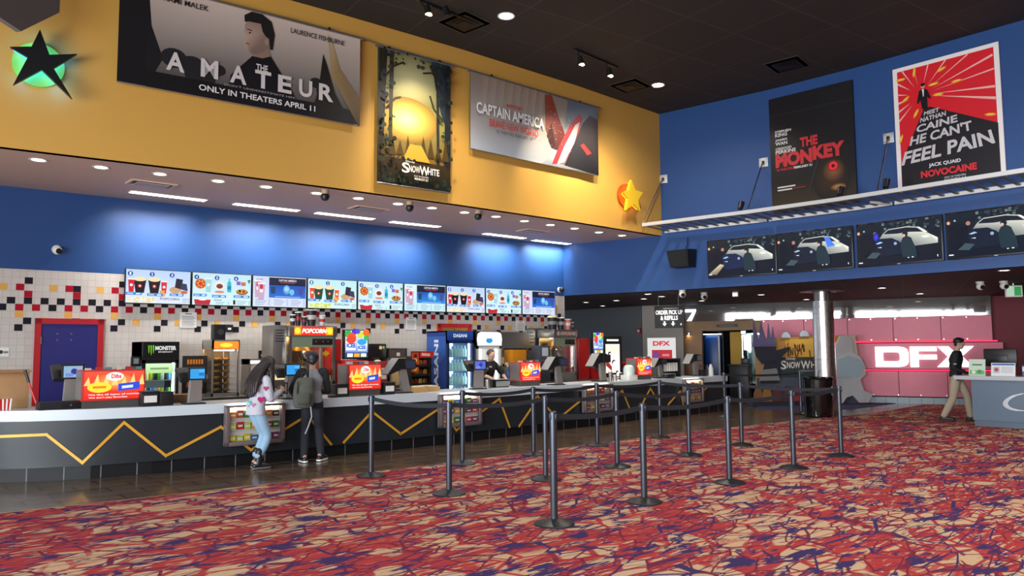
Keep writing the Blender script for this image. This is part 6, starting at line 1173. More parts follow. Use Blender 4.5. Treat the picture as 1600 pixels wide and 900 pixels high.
# stainless hopper with white light left of the popcorn machine
cx, w, zb, zt = R(391, 552, 424, 612, 13.3); t = thing('nacho_warmer', 'stainless dispenser behind the long haired customer', 'dispenser', (cx, 13.3, ZB)); h = zt - ZB - .1; m = MB(STEEL); m.box(-w / 2, w / 2, 0, .45, 0, h * .4, .01); m.box(-w / 2, -w / 2 + .03, .05, .4, h * .4, h); m.box(w / 2 - .03, w / 2, .05, .4, h * .4, h); m.box(-w / 2, w / 2, .02, .43, h - .1, h); m.build('housing', t); MB(mat('white_lamp', '#fffaf0', .5, emit=4)).box(-w / 2 + .02, -.02, -.005, .019, h - .08, h - .03).build('lamp', t, smooth=0); MB(WHITE).box(-w / 2 + .05, w / 2 - .05, .1, .35, h * .4, h * .55).build('tray', t, smooth=0)
s_ = thing('small_poster', 'small black poster with red and white print behind the long haired customer', 'poster', onL(415, 560, *MENU) + Vector((0, 0, -.12)), MENU_RZ); MB(BLACK).box(-.14, .14, -.02, -.004, 0, .27).build('board', s_, smooth=0); s = AM(); s.rect(-.1, .16, .1, .2, '#d8d4cc'); s.disc(-.03, .08, .05, '#c23a2a'); s.disc(.05, .08, .03, '#e8e0d4'); s.build('print', s_, (0, -.0205, 0))
# popcorn machines
def popcorn_machine(x0, x1, y0, Y, lab, lit, depth=.55):
    cx, w, zb, zt = R(x0, y0, x1, 612, Y); t = thing('popcorn_machine', lab, 'popcorn machine', (cx, Y, ZB)); h = zt - ZB
    m = MB(STEEL)
    for a in (-w / 2, w / 2 - .05): m.box(a, a + .05, 0, .05, .1, h - .18); m.box(a, a + .05, depth - .05, depth, .1, h - .18)
    m.box(-w / 2, w / 2, 0, depth, 0, .2, .006); m.box(-w / 2, w / 2, depth - .02, depth, .2, h - .18); m.build('frame', t, smooth=0)
    MB(STEEL).box(-w / 2 - .02, w / 2 + .02, -.03, depth + .02, h - .2, h, .008).build('hood', t)
    MB(mat('hood_green', '#7d8a72', .4)).box(-w / 2 + .05, w / 2 - .05, -.006, .02, h - .4, h - .2).build('upper_panel', t, smooth=0); MB(BLACK).box(-.02, w / 2 - .07, -.016, -.007, h - .36, h - .24, .004).build('control_panel', t); mm = MB(mat('red_led_dot', '#ff3a2a', .4, emit=4 if lit else .3))
    for a in (.06, .2, .3): mm.box(a - .004, a + .004, -.0175, -.0165, h - .3, h - .292)
    mm.build('indicator', t, smooth=0)
    s = AM(artmat('pop_sign_%d' % lit, 1.5 if lit else 0, .3)); s.rect(-w * .42, h - .175, w * .42, h - .02, '#ff2a1a' if lit else '#6a5a56'); s.rect(-w * .42, h - .175, -w * .27, h - .02, '#ff7a1a' if lit else '#5a4c48'); s.rect(w * .27, h - .175, w * .42, h - .02, '#ff9a1a' if lit else '#5a4c48')
    for a in (-w * .35, w * .35): s.disc(a, h - .097, .055, '#ffe03a' if lit else '#b9a89c')
    s.text('POPCORN', 0, h - .14, w * .52, .085, '#fff0e4' if lit else '#d8b4a8', .05, skew=.25); s.build('lit_sign', t, (0, -.031, 0))
    MB(GLASS).box(-w / 2 + .05, w / 2 - .05, .012, .018, .2, h - .4).build('glass_front', t, smooth=0)
    MB(mat('machine_lamp_%d' % lit, '#ffd58a', .5, emit=20 if lit else 9)).box(-w / 2 + .1, w / 2 - .1, .2, .26, h - .22, h - .205).build('lamp', t, smooth=0)
    k = MB(CHROME); k.lathe([(.001, h * .42), (.11, h * .44), (.13, h * .48), (.13, h * .62), (.001, h * .64)], -.02, .28, 0, n=20); k.cyl((-.02, .28, h * .64), (-.02, .28, h - .38), .02, n=8); k.build('kettle', t)
    MB(mat('kettle_hood', '#2a2826' if not lit else '#b88a3a', .4, .4)).lathe([(.2, h * .62), (.07, h * .78), (.001, h * .8)], -.1, .33, 0, n=14).build('kettle_shroud', t)
    pc_ = MB(mat('popcorn_pile', '#f0d48a', .8, bump=1., vscale=60)); r = random.Random(3)
    if lit:
        pc_.hull([[(-w / 2 + .06, .06, .2), (w / 2 - .06, .06, .2), (w / 2 - .06, depth - .04, .2), (-w / 2 + .06, depth - .04, .2)], [(-w / 2 + .06, .06, .42), (w / 2 - .06, .06, .3), (w / 2 - .06, depth - .04, .36), (-w / 2 + .06, depth - .04, .62)]])
        for i in range(120): a = r.random(); pc_.ball(-w / 2 + .08 + (w - .16) * a, .08 + .38 * r.random(), .46 - .15 * a + .05 * r.random(), .02, n=5, k=4)
        o = pc_.build('popcorn_heap', t); o['kind'] = 'stuff'
        d = MB(mat('yellow_sign', '#f0c020', .4)); d.prism([(w * .22, h - .52), (w * .30, h - .46), (w * .38, h - .52), (w * .30, h - .58)], .02, .024); d.build('warning_diamond', t, smooth=0)
    else: pc_.bm.free()
    MB(RED).cyl((w / 2 - .12, .12, .2), (w / 2 - .12, .12, .42), .04, n=14).build('salt_shaker', t)
    return t, cx, w, zt
t, cx, w, zt = popcorn_machine(452, 524, 509, 13.25, 'lit popcorn machine with glowing red header behind the standing man', 1)
def popcup(x, y0, h, r, cols, lab, grp): 
    o = thing('popcorn_bucket', lab, 'cup', (x, y0, h), 0, grp); return o
def cup_on(x, Y, z, r, hh, col, lab, grp, band='#c22a32', pop_=False):
    o = thing('paper_bucket', lab, 'cup', (x, Y, z), 0, grp); MB(mat('cupc_' + col[1:], col, .5)).lathe([(r * .72, 0), (r, hh), (r * .94, hh), (r * .68, .01)], n=18, cap=False).build('cup_body', o); MB(WHITE).lathe([(r * 1.0, hh - .01), (r * 1.06, hh), (r * .96, hh + .01)], n=18, cap=False).build('rim', o)
    s = MB(mat('cupb_' + band[1:], band, .5)); s.lathe([(r * .84, hh * .4), (r * .925, hh * .68)], n=18, cap=False); 
    for v in s.bm.verts: v.co.x *= 1.02; v.co.y *= 1.02
    s.build('printed_band', o)
    if pop_: MB(mat('popcorn_pile', '#f0d48a')).ball(0, 0, hh, r * .95, sz=.5, n=12, k=6).build('popcorn_top', o)
gx = lambda px: onY(px, 500, 13.4).x
for px, r, hh, c, b, lb in ((458, .055, .2, '#1c1a1c', '#e0dcd8', 'black paper bucket at the left on the lit popcorn machine'), (466.5, .06, .25, '#19181a', '#b0262c', 'second black paper bucket on the lit popcorn machine'), (476, .055, .17, '#1d1c1f', '#7a2a5a', 'short black paper cup in the middle on the lit popcorn machine'), (487.5, .10, .3, '#1b191b', '#c4c0bc', 'largest black bucket on the lit popcorn machine'), (504, .065, .2, '#d9d4d0', '#c22a32', 'white and red paper cup at the right on the lit popcorn machine')): cup_on(gx(px), 13.42, zt + .001, r, hh, c, lb, 'paper buckets on the lit popcorn machine', b)
cx, w, zb, zt = R(427, 508, 448, 612, 13.3); t = thing('steel_cabinet', 'stainless cabinet panel left of the lit popcorn machine', 'cabinet', (cx, 13.32, ZB)); h = zt - ZB; MB(mat('brushed_steel', '#a9a6a0', .35, .9)).box(-w / 2, w / 2, 0, .5, 0, h, .006).build('body', t); m = MB(DARK)
for k in range(5): m.box(-w * .35, w * .35, -.004, 0, h - .1 - .05 * k, h - .085 - .05 * k)
m.build('vent_slots', t, smooth=0); MB(mat('lit_cream_panel', '#ffe0a0', .5, emit=.5)).box(-w * .4, w * .4, -.006, -.001, h * .2, h * .42).build('lit_panel', t, smooth=0); MB(STEEL).box(w * .3, w * .4, -.04, -.001, h * .42, h * .72, .01).build('handle', t)
cx, w, zb, zt = R(523, 530, 533, 600, 13.3); t = thing('red_machine_cabinet', 'tall red cabinet between the lit popcorn machine and the balloon screen', 'cabinet', (cx, 13.3, ZB)); MB(RED).box(-w / 2, w / 2, 0, .5, 0, zt - ZB, .01).build('body', t); MB(mat('dark_red', '#8a1616', .4)).box(-w * .4, w * .4, -.008, 0, .1, (zt - ZB) * .6, .004).build('door', t)
# frozen drink machines with balloon screens
def icee(x0, x1, y0, y1, Y, lab, zt0=ZB):
    cx, w, zb, zt = R(x0, y0, x1, y1, Y); t = thing('frozen_drink_machine', lab, 'drink machine', (cx, Y, zt0)); z = zb - zt0; h = zt - zb
    MB(RED).box(-w / 2 - .01, w / 2 + .01, .01, .55, 0, z - .02, .012).build('body', t); MB(mat('dispenser_steel', '#8a8784', .3, .8)).box(-w * .4, w * .4, -.03, .01, z * .35, z * .75, .006).build('dispenser_panel', t); m = MB(BLACK)
    for a in (-.12, .12): m.box(a - .03, a + .03, -.1, -.03, z * .45, z * .6, .01)
    m.build('tap', t); s = AM(ART); s.lay = -.0; s.rect(-w * .45, z - .12, w * .45, z - .04, '#b5aaa4'); 
    for k in range(6): s.disc(-w * .36 + w * .145 * k, z - .08, .022, ('#c22a2a', '#3a7a3a', '#e8d24a', '#2a5ab0', '#d87a2a', '#7a3a9a')[k])
    s.build('flavour_strip', t, (0, -.004, 0))
    MB(BLACK).box(-w / 2, w / 2, .0, .1, z, z + h, .006).build('screen_housing', t); s = AM(artmat('icee_screen', 1.2, .2)); W2 = w / 2 - .02; q = lambda u: u * W2; Zz = lambda v: z + .02 + v * (h - .04)
    s.rect(-W2, Zz(0), W2, Zz(1), '#2a5ad0', '#d8e8f2')
    for u, v, r_, c in ((-.75, .88, .3, '#3aa84a'), (-.2, .96, .25, '#4a3ac0'), (.3, .86, .3, '#c8d83a'), (.85, .92, .3, '#e0682a'), (.85, .74, .22, '#3ab04a'), (-.45, .74, .4, '#e2502e'), (.1, .97, .2, '#5a4ad0')): s.disc(q(u), Zz(v), r_ * W2, c)
    s.poly([(q(-.95), Zz(.28)), (q(-.1), Zz(.28)), (q(-.05), Zz(.62)), (q(-1), Zz(.62))], '#dfe8f4'); s.disc(q(-.5), Zz(.66), .42 * W2, '#e0452e', .07); s.poly([(q(.1), Zz(.26)), (q(.85), Zz(.26)), (q(.95), Zz(.55)), (q(.0), Zz(.55))], '#cfe0f4'); s.disc(q(.45), Zz(.58), .4 * W2, '#3a9ae0', .06)
    s.text('ICEE', q(-.5), Zz(.38), W2 * .8, h * .15, '#2352c0', .05); s.text('ICEE', q(.45), Zz(.32), W2 * .7, h * .12, '#2352c0', .05); s.rect(-W2, Zz(0), W2, Zz(.2), '#22305a')
    for u, c in ((-.6, '#e8f2e0'), (0, '#f2a83a'), (.6, '#d8f0c8')): s.rect(q(u - .25), Zz(.04), q(u + .25), Zz(.17), c)
    s.build('picture', t, (0, -.0, 0)); return t
icee(538, 576, 515, 561, 13.2, 'red frozen drink machine with bright balloon screen right of the lit popcorn machine'); icee(926.5, 943, 519, 554, 13.4, 'red frozen drink machine with balloon screen near the dark grey wall')
# dark beverage units
cx, w, zb, zt = R(579, 537, 604, 560, 13.35); t = thing('espresso_machine', 'black drink machine with small lit picture right of the balloon screen', 'drink machine', (cx, 13.35, ZB)); h = zt - ZB; MB(BLACK).box(-w / 2, w / 2, .25, .55, 0, h, .01).build('column', t); MB(BLACK).box(-w / 2, w / 2, 0, .55, h * .68, h, .02).build('head', t); MB(DARK).box(-w / 2, w / 2, 0, .55, 0, .06, .01).build('drip_tray', t); s = AM(artmat('espresso_pic', .9)); s.rect(.0, h - .12, w * .4, h - .03, '#4a2a1c'); s.disc(w * .12, h - .08, .035, '#e0b48a'); s.rect(w * .25, h - .1, w * .36, h - .05, '#7ac04a'); s.build('lit_picture', t, (0, -.001, 0)); MB(mat('cream_shade', '#f2deb8', .5, emit=.6)).lathe([(.13, h * .5), (.11, h * .58), (.04, h * .64), (.001, h * .645)], w * .1, .1, 0, n=18).build('lit_bowl', t)
for px, lb in ((592, 'left red syrup box below the espresso machine'), (604, 'right red syrup box with white label below the espresso machine')):
    X = onY(px, 585, 13.05).x; t = thing('syrup_box', lb, 'dispenser', (X, 13.155, ZB)); MB(mat('maroon_box', '#9a2a2e', .45)).box(-.09, .09, 0, .14, 0, .55, .008).build('body', t); s = AM(); s.rect(-.06, .2, .06, .42, '#d8d2cc'); s.rect(-.05, .34, .05, .38, '#b02a2e'); s.build('label_print', t, (0, -.001, 0)); MB(BLACK).box(-.03, .03, -.03, 0, .05, .1, .004).build('tap', t)
cx, w, zb, zt = R(609, 544, 636, 612, 13.25); t = thing('heated_cabinet', 'stainless heated cabinet glowing warm left of the chip rack', 'warmer', (cx, 13.25, ZB)); h = zt - ZB; m = MB(STEEL); m.box(-w / 2, w / 2, 0, .5, h - .2, h, .006); m.box(-w / 2, -w / 2 + .03, 0, .5, 0, h - .2); m.box(w / 2 - .03, w / 2, 0, .5, 0, h - .2); m.box(-w / 2, w / 2, .48, .5, 0, h - .2); m.box(-w / 2, w / 2, 0, .5, 0, .05); m.build('shell', t, smooth=0); MB(mat('dark_vent', '#5a4c44', .5)).box(-w / 2 + .04, w / 2 - .04, -.006, 0, h - .18, h - .04).build('top_panel', t, smooth=0); MB(mat('warm_inside', '#ffd08a', .5, emit=2.2)).box(-w / 2 + .04, w / 2 - .04, .44, .47, h * .5, h - .22).build('glow_panel', t, smooth=0); MB(WHITE).box(-.05, .03, -.01, -.007, h - .16, h - .09).build('sticker', t, smooth=0); MB(mat('bag_cream', '#d9b67a', .8)).box(-w / 2 + .05, w / 2 - .05, .05, .4, .05, h * .45, .03).build('filled_tray', t)
# chip rack
cx, w, zb, zt = R(643, 549, 674, 612, 13.1); t = thing('chip_rack', 'black snack rack with red header left of the blue drinks cooler', 'rack', (cx, 13.1, ZB)); h = zt - ZB; m = MB(BLACK); m.box(-w / 2, w / 2, .3, .33, 0, h - .1); m.box(-w / 2, -w / 2 + .015, 0, .33, 0, h - .1); m.box(w / 2 - .015, w / 2, 0, .33, 0, h - .1); m.build('frame', t, smooth=0); s = AM(ART); s.rect(-w * .1, h - .13, w / 2 + .05, h, '#c22a2a'); s.poly([(-w * .02, h - .09), (w * .42, h - .1), (w * .44, h - .05), (0, h - .03)], '#f0c0a0'); s.rect(-w / 2, h - .42, -w * .14, h - .02, '#c94a24'); 
for k in range(4): s.disc(-w * .32, h - .36 + .09 * k, .04, ('#f0b83a', '#8a2a1c', '#f2d06a', '#5a1c14')[k])
s.build('header_print', t, (0, -.004, 0)); MB(BLACK).box(-w / 2, w / 2, 0, .02, h - .14, h - .0).build('header_board', t, smooth=0)
for k, z in enumerate((.05, .24, .43)):
    MB(BLACK).box(-w / 2, w / 2, 0, .3, z - .012, z).build('shelf', t, smooth=0); MB(BLACK).box(-w / 2, w / 2, -.01, 0, z - .012, z + .04).build('shelf_lip', t, smooth=0)
    for j in range(4):
        c = ('#e08a2a', '#c2402a', '#d8b24a', '#8a5a2a')[(j + k) % 4]; m = MB(mat('bag_' + c[1:], c, .35)); m.lathe([(.03, 0), (.05, .03), (.052, .09), (.035, .13)], n=8, sy=.5); tag(m.build('chip_bag', None, (cx - w / 2 + .075 + (w - .15) / 3 * j, 13.1 + .12, ZB + z + .001)), 'chip bag on the %s shelf of the black snack rack' % ('bottom', 'middle', 'top')[k], 'snack', 'chip bags on the %s rack shelf' % ('bottom', 'middle', 'top')[k])
# right popcorn area
t, cx, w, zt = popcorn_machine(866, 901, 515, 13.25, 'unlit stainless popcorn machine at the right end of the tiled wall', 0)
gx2 = lambda px: onY(px, 505, 13.4).x
for px, r, hh, c, b, lb, pp in ((864, .13, .3, '#1b1a1c', '#8a8684', 'large black bucket full of popcorn on the right machine', True), (877, .095, .29, '#1d1c1e', '#a09c98', 'black bucket second from the left on the right machine', False), (888, .09, .26, '#d9806a', '#e8e0da', 'red and cream bucket on the right machine', False), (895, .045, .18, '#26262a', '#7a8a9a', 'small dark cup at the right on the right machine', False)): cup_on(gx2(px), 13.42, zt + .001, r, hh, c, lb, 'paper buckets on the right popcorn machine', b, pp)
P = onL(840, 545, *MENU); A = onL(827, 545, *MENU); B = onL(860, 545, *MENU); wv = (B - A).length
t = thing('steel_wall_panel', 'stainless panel with vent slots on the tiles left of the right popcorn machine', 'panel', (P.x, P.y - .01, .9), MENU_RZ); zz_ = onL(840, 513, *MENU).z - .9; MB(mat('brushed_steel', '#a9a6a0')).box(-wv / 2, wv / 2, -.02, -.002, 0, zz_).build('sheet', t, smooth=0); m = MB(DARK)
for r_ in range(4):
    for k in range(3): m.box(-wv * .4 + wv * .28 * k, -wv * .2 + wv * .28 * k, -.024, -.02, zz_ - .12 - .08 * r_, zz_ - .10 - .08 * r_)
m.build('vent_slots', t, smooth=0); MB(BLACK).box(-wv * .5, wv * .2, -.06, -.02, zz_ * .56, zz_ * .6).build('tool_rail', t, smooth=0)
P2 = onL(805, 545, *MENU); t = thing('steel_wall_panel', 'stainless sheet on the tiles right of the white cooler', 'panel', (P2.x, P2.y - .01, .9), MENU_RZ); zz2 = onL(805, 519, *MENU).z - .9; MB(mat('brushed_steel', '#a9a6a0')).box(-.42, .4, -.02, -.002, 0, zz2).build('sheet', t, smooth=0); MB(STEEL).box(-.42, .4, -.05, -.02, zz2 * .62, zz2 * .65).build('ridge', t, smooth=0)
cx, w, zb, zt = R(812, 546, 834, 566, 12.95); t = thing('bottle_crate', 'amber plastic bin on the back counter above the third promo display', 'bin', (cx, 13.2, ZB)); MB(mat('amber_plastic', '#e0921e', .35)).box(-w / 2, w / 2, 0, .3, zb - ZB - .1, zt - ZB, .01).build('amber_bin', t); MB(STEEL).box(-w / 2, w / 2, .02, .28, 0, zb - ZB - .1).build('stand', t, smooth=0); MB(BLACK).box(-w / 2, w / 2, -.01, .31, zt - ZB, zt - ZB + .03, .006).build('lid', t)
for px, c, tilt, lb in ((800, '#2f5f9a', -.12, 'tilted blue spray bottle left of the amber bin'), (807, '#4a7ab0', -.05, 'second tilted blue bottle left of the amber bin'), (838, '#1f7ab8', 0, 'upright blue bottle just right of the amber bin'), (844, '#2a86c0', 0, 'rightmost blue bottle by the grey control box')):
    X = onY(px, 560, 13.1).x; o = thing('spray_bottle', lb, 'bottle', (X, 13.17 + .03, ZB)); m = MB(mat('spray_' + c[1:], c, .25)); m.lathe([(.05, 0), (.055, .02), (.055, .2), (.02, .27), (.02, .30)], n=12); q = m.build('body', o); m = MB(WHITE); m.cyl((0, 0, .3), (0, 0, .35), .022, n=10); m.box(-.06, .02, -.015, .015, .34, .38, .005); q2 = m.build('spray_head', o); o.rotation_euler.y = tilt; o.scale = (1, 1, 1.25)
X = onY(854, 560, 13.2).x; t = thing('control_box', 'grey control box with white label left of the right popcorn machine', 'control box', (X, 13.25, ZB)); MB(mat('slate_box', '#4a5058', .45)).box(-.17, .17, 0, .3, 0, .85, .01).build('body', t); s = AM(); s.rect(-.1, .6, .1, .8, '#d2dde4'); s.build('label_print', t, (0, -.001, 0)); MB(STEEL).box(-.17, .17, -.005, 0, .48, .52).build('trim', t, smooth=0)
cx, w, zb, zt = R(904, 529, 921, 582, 13.45); t = thing('red_machine_cabinet', 'tall red cabinet right of the unlit popcorn machine', 'cabinet', (cx, 13.45, ZB)); MB(RED).box(-w / 2, w / 2, 0, .5, 0, zt - ZB, .01).build('body', t); MB(STEEL).box(-w / 2, -w / 2 + .02, -.006, 0, .02, zt - ZB - .02).build('edge_strip', t, smooth=0); MB(BLACK).cyl((-.1, .2, zt - ZB), (-.1, .2, zt - ZB + .13), .08, n=16).build('top_cap', t)
cx, w, zb, zt = R(944, 525, 972, 582, 13.9); t = thing('drink_fountain_screen', 'tall black drink fountain with lit cookie picture', 'drink machine', (cx, 13.9, 0)); MB(BLACK).box(-w / 2, w / 2, 0, .6, 0, zt, .012).build('body', t); s = AM(artmat('fountain_screen', 1.3, .2)); s.rect(-w * .42, .95, w * .36, zt - .22, '#f6dcd2', '#fff2ea'); s.poly([(-w * .42, zt - .25), (w * .36, zt - .25), (w * .36, zt - .5), (-w * .42, zt - .4)], '#fbe4c9')
for u, v, r_ in ((-.2, .62, .07), (.02, .5, .08), (.2, .36, .06), (-.3, .5, .06)): s.disc(w * u, zt * v + .25, r_, '#3a2a30'); s.disc(w * u + .03, zt * v + .21, r_, '#f4f0ee')
s.poly([(-w * .42, 1.15), (-w * .1, 1.0), (-w * .1, 1.12), (-w * .42, 1.35)], '#8a2a2a'); s.rect(-w * .36, zt - .14, w * .3, zt - .09, '#fff6e0'); s.build('picture', t)
X = onY(982, 570, 14.1).x + .1; t = thing('recycling_bin', 'blue bin with red top beside the lit cookie machine', 'bin', (X, 14.15, 0)); MB(mat('bin_blue', '#24468a', .5)).box(-.27, .27, 0, .5, 0, 1.12, .01).build('body', t); MB(RED).box(-.28, .28, -.01, .51, 1.12, 1.22, .01).build('lid', t)
# ---------------------------------------------------------------- people
def chain(m, pts, n=12):
    """smooth tapering limb through (x, y, z, r) points"""
    P = [Vector(p[:3]) for p in pts]; Rr = [p[3] for p in pts]; out = []; rr = []; N = len(P)
    for i in range(N - 1):
        a = P[max(i - 1, 0)]; b = P[i]; c = P[i + 1]; d = P[min(i + 2, N - 1)]
        for k in range(4):
            t = k / 4; out.append(.5 * ((2 * b) + (c - a) * t + (2 * a - 5 * b + 4 * c - d) * t * t + (3 * b - a - 3 * c + d) * t ** 3)); rr.append(Rr[i] + (Rr[i + 1] - Rr[i]) * t)
    out.append(P[-1]); rr.append(Rr[-1]); m.tube(out, rr, n); m.ball(*P[0], Rr[0], n=n, k=8); m.ball(*P[-1], Rr[-1], n=n, k=8)
def torso(m, secs, n=20):
    """stack of ellipses (x, y, z, half width, half depth)"""
    m.hull([[(x + a * math.cos(2 * math.pi * i / n), y + b * math.sin(2 * math.pi * i / n), z) for i in range(n)] for x, y, z, a, b in secs])
def fuse(m, name, parent, mt, vox=.011, it=4, label=None):
    o = m.build(name, parent, smooth=3, m=mt, fix=True, label=label); r = o.modifiers.new('r', 'REMESH'); r.mode = 'VOXEL'; r.voxel_size = vox; r.use_smooth_shade = True; s = o.modifiers.new('s', 'SMOOTH'); s.factor = .5; s.iterations = it
    bpy.context.view_layer.update(); me = bpy.data.meshes.new_from_object(o.evaluated_get(bpy.context.evaluated_depsgraph_get())); o.modifiers.clear(); old = o.data; o.data = me; bpy.data.meshes.remove(old)
    me.materials.clear(); me.materials.append(mt); me.polygons.foreach_set('use_smooth', [True] * len(me.polygons)); return o
def V3(p): return Vector(p)
def head(m, H, c, fwd, up):
    """head of height H about its centre c looking along fwd"""
    f = Vector(fwd).normalized(); u = Vector(up); u = (u - f * u.dot(f)).normalized(); s = f.cross(u)
    def E(x, y, z, r, sx=1, sy=1, sz=1): # ellipsoid in head axes
        t = MB(); t.ball(0, 0, 0, r, sx, sy, sz, 16, 10); M = Matrix((s, f, u)).transposed().to_4x4(); M.translation = c + s * x + f * y + u * z; m._add(t.bm, M)
    E(0, -.02 * H, .12 * H, .385 * H, .88, 1.08, 1.0); E(0, .12 * H, -.16 * H, .27 * H, .95, .95, 1.05); E(0, .2 * H, -.36 * H, .12 * H, 1.1, .9, .9); E(0, .37 * H, -.06 * H, .05 * H, .8, 1.1, 1.5); E(0, .33 * H, .08 * H, .12 * H, 1.8, .55, .5); E(0, .31 * H, -.24 * H, .07 * H, 1.4, .6, .6)
    for a in (-1, 1): E(a * .36 * H, -.03 * H, -.02 * H, .085 * H, .4, .8, 1.2)
    return s, f, u
def face(parent, H, c, s, f, u, brow='#2a1c18'):
    for a in (-1, 1):
        m = MB(WHITE); P = c + s * (a * .15 * H) + f * (.345 * H) + u * (.03 * H); m.ball(*P, .038 * H, 1, .6, .7, 8, 6); e = m.build('eye', parent); m = MB(mat('dark_iris', '#2a1a12', .2)); Q = P + f * .022 * H; m.ball(*Q, .02 * H, n=8, k=6); m.build('iris', e)
        m = MB(mat('brow_' + brow[1:], brow, .8)); m.tube([P + s * (-.06 * H) + u * .085 * H + f * .01 * H, P + u * .1 * H + f * .022 * H, P + s * (.06 * H) + u * .085 * H + f * .01 * H], .012 * H, 6); m.build('eyebrow', parent)
    m = MB(mat('lip', '#a8605a', .5)); P = c + f * .395 * H - u * .23 * H; m.tube([P - s * .09 * H - f * .03 * H, P, P + s * .09 * H - f * .03 * H], .017 * H, 6); m.build('mouth', parent)
def hand(m, wrist, d, palm_n, k=1.0, curl=.5, side=1):
    """palm, four unequal fingers and a thumb from the wrist along d; palm_n is the palm's facing"""
    d = Vector(d).normalized(); n = Vector(palm_n); n = (n - d * n.dot(d)).normalized(); s = d.cross(n) * side; w = Vector(wrist)
    for a in (-.026, -.009, .009, .026): chain(m, [(*(w + s * a * .6 * k), .015 * k), (*(w + d * .045 * k + s * a * k), .0155 * k), (*(w + d * .085 * k + s * a * k), .0125 * k)], 8)
    for a, L_ in ((-.027, .058), (-.009, .072), (.009, .078), (.027, .07)):
        p = w + d * .085 * k + s * a * k; c = curl; p1 = p + (d * math.cos(c) + n * math.sin(c)) * L_ * .45 * k; p2 = p1 + (d * math.cos(2 * c) + n * math.sin(2 * c)) * L_ * .33 * k; p3 = p2 + (d * math.cos(2.7 * c) + n * math.sin(2.7 * c)) * L_ * .25 * k
        chain(m, [(*p, .0095 * k), (*p1, .0088 * k), (*p2, .008 * k), (*p3, .0068 * k)], 8)
    p = w + d * .03 * k + s * .03 * k; chain(m, [(*p, .013 * k), (*(p + (s * .7 + d * .6 + n * .2) * .035 * k), .0105 * k), (*(p + (s * .75 + d * 1.2 + n * .5) * .045 * k), .0085 * k)], 8)
def limb_mid(a, b, L1, L2, bend):
    """elbow or knee between a and b for two lengths, pushed towards bend"""
    a, b = Vector(a), Vector(b); d = b - a; L_ = min(d.length, (L1 + L2) * .995); x = (L1 * L1 - L2 * L2 + L_ * L_) / (2 * L_); h = math.sqrt(max(0, L1 * L1 - x * x)); u = d.normalized(); n = Vector(bend); n = (n - u * n.dot(u)).normalized(); return a + u * x + n * h
